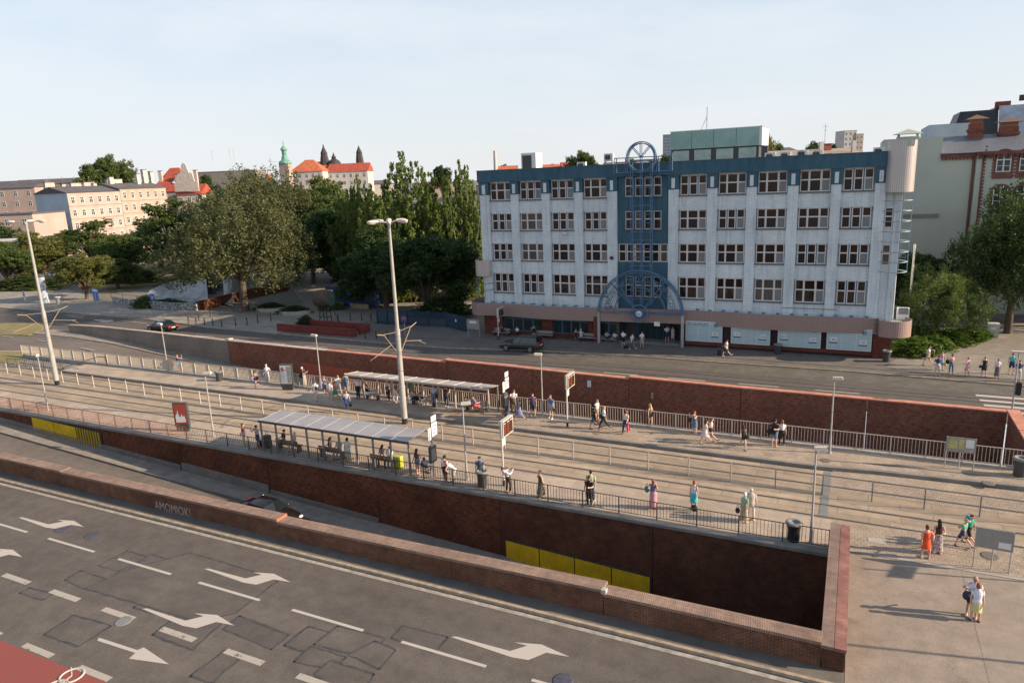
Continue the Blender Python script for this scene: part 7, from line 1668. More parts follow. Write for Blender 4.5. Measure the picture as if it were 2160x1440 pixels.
# ================================================================ BUILDINGS AROUND AND BEHIND
M['glass_dark'] = mat('far_window_glass', (.035,.04,.05), .15, spec=.6)
def house(name, lab, cat, o, ang, L_, W_, H_, wallm, roofm, rows, cols, roof='flat', rh=2.5, sill=None, side_cols=0, base_z=0.0, ww=1.0, wh=1.7, z0=None, zstep=None, group=None, framem='white', sidem=None):
    "o = front left corner, front face looks along local -Y, the local x axis runs at ang"
    t_ = thing(name, lab, cat, (o[0], o[1], base_z), ang, group)
    q_ = MB(); q_.box(0, L_, 0, W_, -.05, H_); q_.build('wall', wallm, t_)
    if sidem is not None:
        q_ = MB(); q_.box(-.02, 0, .0, W_, 0, H_-.02); q_.build('gable_wall', sidem, t_)
    if roof == 'gable':
        q_ = MB(); e = .35
        q_.add([(-e,-e,H_),(L_+e,-e,H_),(L_+e,W_+e,H_),(-e,W_+e,H_),(-e,W_/2,H_+rh),(L_+e,W_/2,H_+rh)], [(0,1,5,4),(2,3,4,5),(0,4,3),(1,2,5),(0,3,2,1)]); q_.build('roof', roofm, t_)
    elif roof == 'hip':
        q_ = MB(); e = .4; k = min(W_/2, L_/2)*.8
        q_.add([(-e,-e,H_),(L_+e,-e,H_),(L_+e,W_+e,H_),(-e,W_+e,H_),(k,W_/2,H_+rh),(L_-k,W_/2,H_+rh)], [(0,1,5,4),(2,3,4,5),(0,4,3),(1,2,5),(0,3,2,1)]); q_.build('roof', roofm, t_)
    elif roof == 'mono':
        q_ = MB(); q_.add([(-.3,-.3,H_),(L_+.3,-.3,H_),(L_+.3,W_,H_+rh),(-.3,W_,H_+rh),(-.3,-.3,H_+.15),(L_+.3,-.3,H_+.15),(L_+.3,W_,H_+rh+.15),(-.3,W_,H_+rh+.15)], [(0,3,2,1),(4,5,6,7),(0,1,5,4),(1,2,6,5),(2,3,7,6),(3,0,4,7)])
        q_.add([(0,.01,H_-.01),(0,W_-.01,H_-.01),(0,W_-.01,H_+rh-.05)], [(0,1,2),(2,1,0)]); q_.add([(L_,.01,H_-.01),(L_,W_-.01,H_-.01),(L_,W_-.01,H_+rh-.05)], [(0,1,2),(2,1,0)]); q_.build('roof', roofm, t_)
    else:
        q_ = MB(); q_.box(-.15, L_+.15, -.15, W_+.15, H_, H_+.35); q_.build('roof', roofm, t_)
    if rows*cols:
        st = zstep or (H_-1.2)/rows; zb = z0 if z0 is not None else 1.2
        fr = MB(); fr.box(0, ww, -.05, .02, 0, .1); fr.box(0, ww, -.05, .02, wh-.1, wh); fr.box(0, .1, -.051, .02, .1, wh-.1); fr.box(ww-.1, ww, -.051, .02, .1, wh-.1); fr.box(ww/2-.04, ww/2+.04, -.052, .02, .1, wh-.1); fr.box(.1, ww-.1, -.049, .02, wh*.6-.04, wh*.6+.04)
        fm = shared(fr, 'window', M[framem] if isinstance(framem, str) else framem); gl = MB(); gl.poly([(.05, -.02, .05), (ww-.05, -.02, .05), (ww-.05, -.02, wh-.05), (.05, -.02, wh-.05)]); gm = shared(gl, 'pane', M['glass_dark'])
        for r_ in range(rows):
            for c_ in range(cols):
                x = (c_+.5)*L_/cols-ww/2; w_ = link('window', fm, t_, (x, 0, zb+r_*st)); link('pane', gm, w_)
            if sill:
                q_ = MB(); q_.box(-.05, L_+.05, -.22, 0, zb+r_*st-.75, zb+r_*st-.5); q_.build('cornice', sill, t_)
    return t_
def chimney(t_, x, y, z, w_=.9, d_=.6, h_=1.8, m='chim', cap=True):
    q_ = MB(); q_.box(x-w_/2, x+w_/2, y-d_/2, y+d_/2, z, z+h_); c_ = q_.build('chimney', M[m], t_)
    if cap: q_ = MB(); q_.box(x-w_/2-.1, x+w_/2+.1, y-d_/2-.1, y+d_/2+.1, z+h_, z+h_+.18); q_.build('chimney_cap', M['dgrey'], c_)
def aerial(t_, x, y, z, h_=2.5):
    q_ = MB(); q_.tube((x, y, z), (x, y, z+h_), .04, n=4); q_.tube((x-.5, y, z+h_*.9), (x+.5, y, z+h_*.9), .025, n=4); q_.tube((x-.35, y, z+h_*.75), (x+.35, y, z+h_*.75), .025, n=4); q_.build('aerial', M['mgrey'], t_)
M['cream'] = mat('render_cream', (.40,.315,.26), .9, noise=.18, nscale=.25); M['ochre'] = mat('render_ochre', (.50,.33,.22), .9, noise=.2, nscale=.2)
M['bluegrey'] = mat('gable_bluegrey', (.42,.49,.55), .9, noise=.12, nscale=.2); M['pinkish'] = mat('render_pink', (.43,.325,.285), .9, noise=.15, nscale=.2)
M['whitewall'] = mat('render_white', (.48,.46,.44), .9, noise=.12, nscale=.3); M['roofdark'] = mat('roof_felt_dark', (.10,.095,.10), .8, noise=.2, nscale=.5)
M['rooftile'] = mat('roof_tiles_orange', (.46,.13,.06), .85, noise=.25, nscale=.8, bump=.3, bscale=6); M['rooftile2'] = mat('roof_tiles_red', (.36,.075,.045), .85, noise=.25, nscale=.8)
M['chim'] = mat('chimney_render', (.48,.43,.39), .9, noise=.25, nscale=1.5); M['chimbrick'] = mat('chimney_brick', (.24,.075,.05), .9, noise=.3, nscale=4)
M['slate'] = mat('slate_spire', (.045,.04,.042), .7, noise=.2, nscale=1); M['copper'] = mat('copper_green', (.14,.32,.27), .6, noise=.2, nscale=1)
M['beige'] = mat('render_beige', (.39,.33,.28), .9, noise=.14, nscale=.2); M['greenwall'] = mat('render_pale_green', (.44,.465,.40), .92, noise=.10, nscale=.12)
# ---- left: long pale tenement seen from its gable
def fr_pix(a, b): return atan2(b[1]-a[1], b[0]-a[0])
A_ = (-206.756,132.716,17.259); B_ = (-208.879,150.995,16.797); C_ = (-211.751,170.057,16.366)
an1 = fr_pix(A_, B_); L1 = sqrt((A_[0]-B_[0])**2+(A_[1]-B_[1])**2); hA = A_[2]+1.75
t = house('tenement', 'long pale pinkish tenement with a blue-grey windowless gable at the far left', 'building', A_, an1, L1-.1, 13, hA, M['pinkish'], M['roofdark'], 4, 6, 'gable', 1.9, M['beige'], ww=1.2, wh=1.9, z0=hA-14.2, zstep=3.7, sidem=M['bluegrey'])
q = MB(); q.box(-.09, -.03, 1.2, 7.0, hA-14.5, hA-9.5); q.build('billboard', mat('billboard_green', (.16,.20,.07), .5, col2=(.35,.25,.15), nscale=.5), t)
q = MB(); q.box(-.08, -.03, 1.2, 6.5, hA-19.5, hA-15.5); q.build('billboard', mat('billboard_pale', (.45,.40,.45), .5, col2=(.2,.25,.3), nscale=.6), t)
for x, y, w_, h_ in ((2, 9, 3.0, 2.6), (6.5, 9, 1.2, 2.0), (12, 10, 4.5, 2.3), (16.5, 8, 1.2, 2.0), (L1-3, 9, 4, 2.4)): chimney(t, x, y, hA+.6, w_, 1.0, h_)
for x in (1, 5, 9, 14): aerial(t, x, 7, hA+1.9, 3.0)
an2 = fr_pix(B_, C_); L2 = sqrt((C_[0]-B_[0])**2+(C_[1]-B_[1])**2)
t = house('tenement', 'cream tenement with pedimented windows joined to the right of the long pinkish one', 'building', B_, an2, L2, 13, hA+.6, M['cream'], M['roofdark'], 4, 6, 'gable', 1.9, M['beige'], ww=1.2, wh=2.0, z0=hA-13.8, zstep=3.8)
for x, y, w_, h_ in ((3, 6, 1.6, 3.2), (7, 9, 6, 2.6), (13, 5, 1.4, 4.0), (17, 6, 1.6, 5.4), (21, 7, 1.2, 4.8)): chimney(t, x, y, hA+1.2, w_, 1.0, h_)
# far left low houses
def far_house(name, lab, ab, wm, rm, rows=3, cols=5, roof='flat', rh=3, W_=14, ww=1.3, wh=1.8, group=None):
    a, b = ab
    H_ = (a[2]+b[2])/2; L_ = sqrt((a[0]-b[0])**2+(a[1]-b[1])**2)
    return house(name, lab, 'building', a, fr_pix(a, b), L_, W_, H_-(0 if roof in ('flat',) else 0), M[wm], M[rm], rows, cols, roof, rh, None, ww=ww, wh=wh, z0=H_-rows*3.4+.6, zstep=3.4, group=group)
GS = 'city houses on the skyline'
far_house('tenement', 'pale peach tenement at the left edge just behind the blue-grey gable', ((-268.853,143.463,21.96),(-252.592,151.255,21.213)), 'pinkish', 'roofdark', 4, 4, 'gable', 2.5, group=GS)
far_house('low_building', 'low ochre shed with a dark roof at the left edge above the trees', ((-211.276,106.848,14.246),(-194.713,114.784,13.485)), 'pinkish', 'roofdark', 1, 4, 'flat', group=GS)
far_house('white_hall', 'low white flat roofed hall between the trees at the left edge', ((-169.139,86.233,9.286),(-159.338,90.929,8.836)), 'whitewall', 'whitewall', 0, 0, 'flat', W_=8, group=GS)
t = far_house('tenement', 'grey roofed block with many chimneys on the skyline left of the round tree', ((-346.974,197.277,24.629),(-321.808,209.336,23.473)), 'beige', 'roofdark', 3, 7, 'gable', 2.2, group=GS)
for x in (3, 8, 13, 19, 24): chimney(t, x, 4, t.location.z+19.5, 1.5, 1, 3.2)
for x in (2, 6, 15, 21): aerial(t, x, 5, 21, 4)
t = far_house('red_roof_house', 'villa with a steep red tiled roof and skylights behind the cream tenement', ((-233.066,180.728,18.511),(-220.58,186.711,17.937)), 'cream', 'rooftile2', 2, 4, 'hip', 8.5, 13, group=GS)
q = MB(); q.add([(7.5,1.55,21.2),(12.0,1.55,21.2),(12.4,3.6,23.7),(8.4,3.6,23.7)], [(0,1,2,3)]); q.build('skylight', M['headlamp'], t)
for x, y, h_ in ((3, 3, 9.5), (9.5, 2.2, 7.5), (15.5, 4, 9.2)): chimney(t, x, y, 18.5, 1.2, 1, h_*.75)
t = far_house('gable_house', 'ornate stepped gable with dark brick trim right of the red tiled roof', ((-217.611,178.815,17.139),(-209.746,182.583,16.778)), 'chim', 'rooftile2', 3, 3, 'gable', 3.5, 10, group=GS)
q = MB(); sh = [(0,0),(0,3),(1.2,3.4),(1.6,6),(2.8,6.5),(3.4,9.0),(4.2,9.9),(5.0,9.0),(5.6,6.5),(6.8,6),(7.2,3.4),(8.4,3),(8.4,0)]
H0 = 18.0; q.add([(x, -.6, H0+z) for x, z in sh]+[(x, 0, H0+z) for x, z in sh], [tuple(range(12, -1, -1)), tuple(range(13, 26))]+[(i, (i+1) % 13, 13+(i+1) % 13, 13+i) for i in range(13)]); q.build('stepped_gable', M['chim'], t)
t = far_house('flat_block', 'long grey flat block with roof aerials on the skyline above the willow', ((-305.359,264.233,27.653),(-277.482,277.591,26.373)), 'concrete', 'concrete', 0, 0, 'flat', group=GS)
for x in (8, 17, 19): aerial(t, x, 4, 26+6.0, 6)
far_house('tenement', 'white tenement with an orange tiled roof right of the green tower', ((-239.985,261.346,25.015),(-226.409,267.851,24.391)), 'whitewall', 'rooftile', 3, 5, 'hip', 5.5, group=GS)
far_house('tenement', 'low orange roofed wing between the two dark spires', ((-245.134,276.333,26.418),(-232.611,282.333,25.843)), 'whitewall', 'rooftile', 2, 5, 'gable', 3.5, group=GS)
far_house('tenement', 'white gabled house with an orange roof right of the round dome', ((-231.213,276.953,24.49),(-213.73,285.33,23.687)), 'whitewall', 'rooftile2', 3, 6, 'gable', 4.0, group=GS)
def tower(name, lab, b, tp, prof, mats, cat='tower', n=10, body=None):
    H_ = tp[2]-b[2]
    t_ = thing(name, lab, cat, (b[0], b[1], 0), .3)
    q_ = MB(); q_.box(-body, body, -body, body, 0, b[2]); q_.build('tower_body', M[mats[0]], t_)
    q_ = MB(); q_.lathe([(r_, b[2]+h_*H_) for r_, h_ in prof], n=n, smooth=False); q_.build('spire', M[mats[1]], t_)
    return t_
tower('church_tower', 'slender green copper tower cap with an open lantern', (-234.872,253.306,28.446), (-235.49,255.539,38.274), [(3.0,0),(2.8,.08),(1.6,.16),(1.2,.34),(.9,.38),(1.1,.42),(1.1,.56),(1.6,.60),(1.3,.68),(.5,.76),(.18,.82),(.14,1.0),(0,1.02)], ('cream', 'copper'), body=2.2)
tower('spire_tower', 'tall dark brick spire, left one of the three dark roofs on the skyline', (-239.005,285.212,27.007), (-239.681,287.655,37.757), [(2.6,0),(2.2,.3),(1.7,.55),(1.8,.60),(.9,.78),(.3,.9),(.4,.95),(0,1.0)], ('slate', 'slate'), body=2.4, n=8)
tower('dome_tower', 'low dark round dome between the two dark spires', (-234.741,287.138,26.355), (-235.23,288.904,34.132), [(4.0,0),(3.8,.18),(2.6,.42),(1.0,.55),(1.2,.62),(.5,.78),(.15,.9),(0,1.0)], ('whitewall', 'slate'), body=3.6, n=12)
tower('spire_tower', 'tall dark brick spire beside the poplar tops, right one of the three dark roofs', (-223.336,292.72,26.288), (-223.998,295.11,36.809), [(2.2,0),(1.9,.35),(1.5,.60),(1.6,.65),(.7,.82),(.25,.92),(0,1.0)], ('slate', 'slate'), body=2.1, n=8)
# factory chimney, skyline roofs right of the poplars
t = thing('factory_chimney', 'thin brick factory chimney on the horizon right of the poplars', 'chimney', ((-242.158,477.858,26.196)[0], (-242.158,477.858,26.196)[1], 0))
q = MB(); q.lathe([(2.0, 0), (1.0, (-242.885,480.483,37.749)[2])], n=10); q.build('stack', M['chim'], t)
for i, (ab_, wm, rm, rf, lab) in enumerate(((((-193.707,386.441,22.891),(-183.544,391.31,22.424)), 'whitewall', 'rooftile', 'gable', 'small pale house with an orange roof above the left end of the office'), (((-163.09,355.531,22.114),(-145.849,363.793,21.322)), 'beige', 'rooftile', 'gable', 'long orange tiled roof on the skyline above the office roof'),
        (((-137.173,345.488,22.509),(-125.194,351.228,21.959)), 'whitewall', 'rooftile2', 'gable', 'pale house beside the round tree above the office roof'), (((-137.944,391.011,23.127),(-124.635,397.388,22.516)), 'beige', 'roofdark', 'flat', 'beige block right of the round tree above the office roof'), (((-104.888,327.134,22.895),(-93.908,332.395,22.391)), 'pinkish', 'roofdark', 'flat', 'pinkish block behind the spoked steel ring'), (((-102.534,362.933,24.202),(-90.556,368.673,23.652)), 'cream', 'roofdark', 'flat', 'cream block behind the right part of the spoked ring'),
        (((-39.338,325.244,23.787),(-23.004,333.07,23.037)), 'whitewall', 'roofdark', 'mono', 'white building behind the air conditioners right of the plant room'))):
    far_house('far_house', lab, ab_, wm, rm, 2, 5, rf, 2.4, group=GS)
tw = house('office_tower', 'glass office tower on the horizon left of the green plant room', 'building', (-131.582,532.766,28.571), .05, 19, 20, 43.5, mat('curtain_glass', (.20,.27,.34), .2, spec=.6, noise=.1), M['mgrey'], 0, 0)
q = MB()
for k_ in range(12): q.box(-.05, 19.05, -.06, .0, 15+k_*2.35, 15.5+k_*2.35)
for k_ in range(8): q.box(k_*2.7, k_*2.7+.25, -.07, 0, 15, 43)
q.build('facade_grid', M['whitewall'], tw); q = MB(); q.box(19, 26, 0, 18, 0, 41); q.build('side_wing', M['whitewall'], tw); q = MB(); q.box(-6, 0, 2, 12, 0, 24.5); q.build('low_wing', M['whitewall'], tw)
far_house('tower_block', 'two white stepped blocks of flats on the horizon above the long beige roof', ((-11.02,549.063,39.575),(-3.47,552.68,39.228)), 'whitewall', 'whitewall', 4, 3, 'flat', group=GS)
far_house('tower_block', 'lower white block of flats on the horizon right of the stepped one', ((-3.912,551.903,37.059),(0.734,554.13,36.846)), 'beige', 'whitewall', 3, 2, 'flat', group=GS)
# long beige roof behind the office building
a_ = Vector((-10.261,130.129,18.884)); b_ = Vector((3.53,136.975,19.173))
t = thing('hall_roof_building', 'building with a long low beige roof behind the right part of the office building', 'building', (a_[0], a_[1], 0), fr_pix(a_, b_))
Lh = (b_-a_).length; q = MB(); q.box(0, Lh, 0, 14, 0, a_[2]-.2); q.build('wall', M['whitewall'], t)
q = MB(); q.add([(-.3,-.4,a_[2]-.2),(Lh+.3,-.4,a_[2]-.2),(Lh+.3,14,a_[2]+1.9),(-.3,14,a_[2]+1.9)], [(0,1,2,3)]); q.add([(-.3,-.4,a_[2]-.5),(Lh+.3,-.4,a_[2]-.5),(Lh+.3,-.4,a_[2]-.2),(-.3,-.4,a_[2]-.2)], [(0,1,2,3)]); q.build('roof', mat('roof_sheet_beige', (.33,.27,.215), .7, noise=.15, nscale=.5), t)
for x, y in ((8.2, 8), (14, 8)): q = MB(); q.box(x-.35, x+.35, y-.3, y+.3, a_[2]+.3, a_[2]+3.0); q.build('flue', M['whitewall'], t)
chimney(t, 11, 12, a_[2]+1.6, 1.4, .8, 1.0, 'chimbrick'); aerial(t, 11, 13, a_[2]+1.8, 4.5)
# ---- right: pale green brick trimmed school like building and its blind side wall
YB = 99.0
x0, z0_ = (3.145,20.468); x1, z1_ = (8.511,20.579); x2, z2_ = (12.006,19.107); 
t = thing('school_building', 'pale green building with red brick window surrounds and a toothed brick cornice', 'building')
q = MB(); q.box(x0-.8, x1, YB, YB+16, -.05, z1_); q.box(x1, x2, YB+.01, YB+15, -.05, z2_-.6); q.build('side_wall', M['greenwall'], t)
q = MB(); q.box(x2, x2+34, YB-.35, YB+15, -.05, z2_-.5); q.build('wall', M['greenwall'], t)
q = MB(); q.box(x1-.1, x2, YB-.3, YB-.01, z2_-.95, z2_-.55); q.box(x2-.05, x2+34, YB-.75, YB-.352, z2_-.85, z2_-.45)
for k_ in range(120):
    x = x1+k_*.36; yy = YB-.25 if x < x2 else YB-.65; q.box(x, x+.18, yy, yy+.24 if x < x2 else yy+.29, z2_-1.25, z2_-.951 if x < x2 else z2_-.851)
q.build('brick_cornice', M['brickred'] if 'brickred' in M else M.setdefault('brickred', brick_mat('brick_trim', (.24,.085,.065), (.19,.065,.05), (.24,.17,.14))), t)
q = MB(); q.box(x2+.55, x2+.75, YB-.42, YB-.351, 0, z2_-.9)
for k_ in range(46): q.box(x2+.75, x2+.92, YB-.42, YB-.351, 2+k_*.38, 2.2+k_*.38)
q.build('brick_quoin', M['brickred'], t)
q = MB(); q.tube((x2-.25, YB-.15, 0), (x2-.25, YB-.15, z2_-.7), .13); q.build('drainpipe', M['brickred'], t)
q = MB(); q.add([(x1-.1,YB-.5,z2_-.5),(x2+34,YB-.8,z2_-.5),(x2+34,YB+6.5,z2_+1.6),(x1-.1,YB+6.5,z2_+1.6),(x1-.1,YB+6.5,z2_-.5),(x2+34,YB+6.5,z2_-.5)], [(0,1,2,3),(3,2,5,4),(0,3,4)]); q.build('roof', mat('roof_metal_grey', (.16,.17,.19), .5, .2, noise=.15), t)
bz = z2_-2.4
def arch_window(cx, zt, w_=1.95, h_=3.3):
    q_ = MB(); n_ = 14
    o = [(cx-w_/2, zt-h_), (cx+w_/2, zt-h_)]+[(cx+w_/2*cos(a), zt-w_*.38+w_*.38*sin(a)) for a in [pi*k_/n_ for k_ in range(n_+1)]]
    q_.add([(x, YB-.42, z) for x, z in o]+[(x, YB-.355, z) for x, z in o], [tuple(range(len(o)-1, -1, -1))]+[(i, (i+1) % len(o), len(o)+(i+1) % len(o), len(o)+i) for i in range(len(o))])
    for k_ in range(8): zz = zt-h_+.2+k_*.36; q_.box(cx-w_/2-.12, cx-w_/2, YB-.42, YB-.355, zz, zz+.18); q_.box(cx+w_/2, cx+w_/2+.12, YB-.42, YB-.355, zz, zz+.18)
    s_ = q_.build('window', M['brickred'], t)
    wi = w_-.55; hi = h_-1.0; zb = zt-h_+.75; q_ = MB()
    o = [(cx-wi/2, zb), (cx+wi/2, zb)]+[(cx+wi/2*cos(a), zb+hi-wi*.34+wi*.34*sin(a)) for a in [pi*k_/n_ for k_ in range(n_+1)]]
    q_.add([(x, YB-.43, z) for x, z in o], [tuple(range(len(o)-1, -1, -1))]); q_.build('pane', M['glass_dark'], s_)
    q_ = MB(); q_.box(cx-.07, cx+.07, YB-.47, YB-.431, zb, zb+hi-.03); q_.box(cx-wi/2, cx+wi/2, YB-.472, YB-.431, zb+hi*.56, zb+hi*.56+.12)
    q_.box(cx-wi/2, cx-wi/2+.1, YB-.471, YB-.431, zb, zb+hi-.35); q_.box(cx+wi/2-.1, cx+wi/2, YB-.471, YB-.431, zb, zb+hi-.35); q_.box(cx-wi/2, cx+wi/2, YB-.469, YB-.431, zb, zb+.1); q_.box(cx-wi/2, cx+wi/2, YB-.465, YB-.431, zb+hi*.28, zb+hi*.28+.05)
    q_.build('frame', M['white'], s_)
wx = ((14.468,18.863),(14.571,14.985),(16.767,14.911))
dxw = wx[2][0]-wx[1][0]
for r_, zt in enumerate((wx[0][1], wx[1][1])):
    for c_ in range(8): arch_window(wx[1][0]+.05+c_*dxw, zt)
for r_ in range(1):
    for c_ in range(8): arch_window(wx[1][0]+.05+c_*dxw, wx[1][1]-(wx[0][1]-wx[1][1]))
q = MB(); a_ = (6.559,11.499); q.box(a_[0]-2, a_[0]+2.2, YB-.2, YB-.001, a_[1]-.2, a_[1]+.2); q.build('cable_duct', M['mgrey'], t)
def brick_stack(p_, y, w_):
    xx, zz = p_; q_ = MB(); q_.box(xx-w_/2, xx+w_/2, y-.6, y+.6, z2_-.4, zz); c_ = q_.build('chimney', M['chimbrick'], t)
    q_ = MB(); q_.box(xx-w_/2-.15, xx+w_/2+.15, y-.75, y+.75, zz-.9, zz-.6); q_.build('chimney_band', M['brickred'], c_)
    q_ = MB(); q_.box(xx-w_/2+.1, xx+w_/2-.1, y-.5, y+.5, zz, zz+.55); q_.add([(xx-w_/2-.5,y-1,zz+.55),(xx+w_/2+.5,y-1,zz+.55),(xx+w_/2+.5,y+1,zz+.55),(xx-w_/2-.5,y+1,zz+.55),(xx,y,zz+1.1)], [(0,1,4),(1,2,4),(2,3,4),(3,0,4),(3,2,1,0)]); q_.build('chimney_hood', mat('hood_rust', (.22,.12,.08), .7) if 'hood_rust' not in bpy.data.materials else bpy.data.materials['hood_rust'], c_)
brick_stack((12.334,21.973), 105, 1.5); brick_stack((15.685,21.42), 105, 1.9)
t = thing('mansard_house', 'dark and silver metal mansard roof rising behind the pale green building', 'building')
xa, za = (11.287,23.901); xb, zb_ = (15.424,23.707); xc, zc = (7.739,22.396)
q = MB(); q.box(xc, xa+1, 110, 124, -.05, zc); q.box(xa-1, xb+30, 111.5, 124, -.05, z2_+1); q.build('wall', M['bluegrey'], t)
q = MB(); q.add([(xa-1.6,109.5,z2_-.5),(xb,109.5,z2_-.5),(xb,112,za),(xa,112,za),(xa-1.6,122,z2_-.5),(xb,122,z2_-.5),(xb,120,za),(xa,120,za)], [(0,1,2,3),(3,2,6,7),(0,3,7,4)]); q.build('mansard_roof', mat('mansard_black', (.035,.036,.04), .5, noise=.3, nscale=2), t)
q = MB(); q.add([(xb,109.4,z2_-.5),(xb+30,109.4,z2_-.5),(xb+30,111.8,za+.4),(xb,111.8,za+.4),(xb,120,za+.4),(xb+30,120,za+.4)], [(0,1,2,3),(3,2,5,4)]); q.build('metal_roof', mat('mansard_silver', (.40,.43,.48), .4, .4, noise=.35, nscale=.8), t)
q = MB(); q.box(xb-.2, xb+1.4, 113, 114, za, za+1.0); q.build('chimney', M['chimbrick'], t); q = MB(); q.box(xb+2.2, xb+12, 112.5, 113, za+.9, za+1.6); q.build('roof_rail', M['rust'], t)
xd, zd = (4.953,20.623)
q = MB(); q.box(xd-1.2, xd+1.2, 100, 101.6, z1_-.2, zd+.2); q.add([(xd-1.6,99.7,zd+.5),(xd+1.6,99.7,zd+.5),(xd+1.6,101.9,zd+.5),(xd-1.6,101.9,zd+.5),(xd,100.8,zd+1.1)], [(0,1,4),(1,2,4),(2,3,4),(3,0,4),(3,2,1,0)]); q.tube((xd-1, 100.4, zd), (xd-1, 100.4, zd+.5), .15); q.tube((xd+1, 100.4, zd), (xd+1, 100.4, zd+.5), .15)
tag(q.build('roof_lantern', M['greenwall']), 'pale ventilation chimney with a small red hood on the blind wall', 'chimney')
# scattered far city so that the horizon is not empty
rr = random.Random(11)
for i in range(34):
    an_ = rr.uniform(1.35, 2.75); dep = rr.uniform(420, 1500); p_ = (dep*cos(an_), dep*sin(an_))
    L_ = rr.uniform(18, 45); H_ = rr.uniform(13, 20)+(8 if rr.random() < .08 else 0); wm = rr.choice(['beige', 'whitewall', 'pinkish', 'cream', 'chim']); rf = rr.choice(['gable', 'gable', 'hip', 'flat'])
    t_ = thing('far_house', 'distant '+{'beige': 'beige', 'whitewall': 'white', 'pinkish': 'pinkish', 'cream': 'cream', 'chim': 'grey'}[wm]+' house with a '+rf+' roof on the horizon', 'building', (p_[0], p_[1], 0), rr.uniform(-.4, .9), 'distant city houses on the horizon')
    q_ = MB(); q_.box(0, L_, 0, 13, -.05, H_)
    q_.build('wall', M[wm], t_); q_ = MB()
    if rf == 'flat': q_.box(-.2, L_+.2, -.2, 13.2, H_, H_+.4)
    else: q_.add([(-.4,-.4,H_),(L_+.4,-.4,H_),(L_+.4,13.4,H_),(-.4,13.4,H_),(0,6.5,H_+4),(L_,6.5,H_+4)], [(0,1,5,4),(2,3,4,5),(0,4,3),(1,2,5),(0,3,2,1)])
    q_.build('roof', M['roofdark'] if rf == 'flat' else M[rr.choice(['rooftile', 'rooftile2', 'roofdark'])], t_)

# ================================================================ TREES AND SHRUBS
def leaf_mat(name, c1, c2, trans=.35):
    m = bpy.data.materials.new(name); m.use_nodes = True; nt = m.node_tree; b = nt.nodes['Principled BSDF']; out = nt.nodes['Material Output']
    g = N(nt, 'ShaderNodeNewGeometry'); tcn = N(nt, 'ShaderNodeTexCoord')
    c = ramp(nt, g.outputs['Random Per Island'], [(0, c1), (1, c2)])
    n = noise(nt, tcn.outputs['Object'], .35, 3); c = mixc(nt, 1.0, c, ramp(nt, n, [(.35, (.72,.78,.8)), (.65, (1.25,1.18,1.0))]), 'MULTIPLY')
    nt.links.new(c, b.inputs['Base Color']); b.inputs['Roughness'].default_value = .55; b.inputs['Specular IOR Level'].default_value = .3
    tr = N(nt, 'ShaderNodeBsdfTranslucent'); nt.links.new(mixc(nt, 1.0, c, (1.25, 1.3, .5), 'MULTIPLY'), tr.inputs[0])
    mx_ = N(nt, 'ShaderNodeMixShader'); mx_.inputs[0].default_value = trans
    nt.links.new(b.outputs[0], mx_.inputs[1]); nt.links.new(tr.outputs[0], mx_.inputs[2]); nt.links.new(mx_.outputs[0], out.inputs[0])
    return m
M['leaf_dark'] = leaf_mat('leaf_dark', (.032,.062,.022), (.062,.10,.032))
M['leaf_mid'] = leaf_mat('leaf_mid', (.065,.105,.032), (.13,.17,.05))
M['leaf_olive'] = leaf_mat('leaf_olive', (.075,.092,.045), (.14,.145,.07))
M['leaf_poplar'] = leaf_mat('leaf_poplar', (.10,.15,.042), (.20,.245,.075), .45)
M['leaf_yellow'] = leaf_mat('leaf_yellowish', (.11,.13,.04), (.20,.20,.065))
M['leaf_bright'] = leaf_mat('leaf_bright', (.075,.14,.025), (.13,.20,.035), .4)
M['bark'] = mat('bark', (.11,.08,.058), .95, noise=.35, nscale=3, bump=.5, bscale=12)
M['bark_l'] = mat('bark_pale', (.22,.19,.155), .95, noise=.3, nscale=3, bump=.5, bscale=12)
import numpy as np
def leaves(rs, centers, radii, per, size, flat=.75, up=0.0):
    "leaf-sized faces in clumps: returns verts, faces arrays"
    n = len(centers)*per
    ci = np.repeat(np.arange(len(centers)), per)
    d = rs.normal(size=(n, 3)); d /= np.linalg.norm(d, axis=1)[:, None]
    rad = radii[ci]*(rs.random(n)**.45)
    p = centers[ci]+d*rad[:, None]*np.array([1, 1, flat])
    a = rs.normal(size=(n, 3)); a /= np.linalg.norm(a, axis=1)[:, None]
    nr = d*.55+a*.8+np.array([0, 0, .35]); nr /= np.linalg.norm(nr, axis=1)[:, None]
    t = np.cross(nr, rs.normal(size=(n, 3))); t /= np.linalg.norm(t, axis=1)[:, None]
    if up: t = t*(1-up)+np.array([0, 0, up]); t /= np.linalg.norm(t, axis=1)[:, None]
    s = np.cross(nr, t); s /= np.linalg.norm(s, axis=1)[:, None]
    L = size*(.6+.8*rs.random(n))[:, None]
    v = np.stack([p-t*L*.5, p+s*L*.32, p+t*L*.6, p-s*L*.32], 1).reshape(-1, 3)
    return v
def crown_mesh(name, v):
    n = len(v)//4; me = bpy.data.meshes.new(name); me.vertices.add(len(v)); me.vertices.foreach_set('co', v.astype(np.float32).ravel())
    me.loops.add(4*n); me.loops.foreach_set('vertex_index', np.arange(4*n, dtype=np.int32)); me.polygons.add(n); me.polygons.foreach_set('loop_start', np.arange(0, 4*n, 4, dtype=np.int32))
    me.update(calc_edges=True); me.materials.append(None); return me
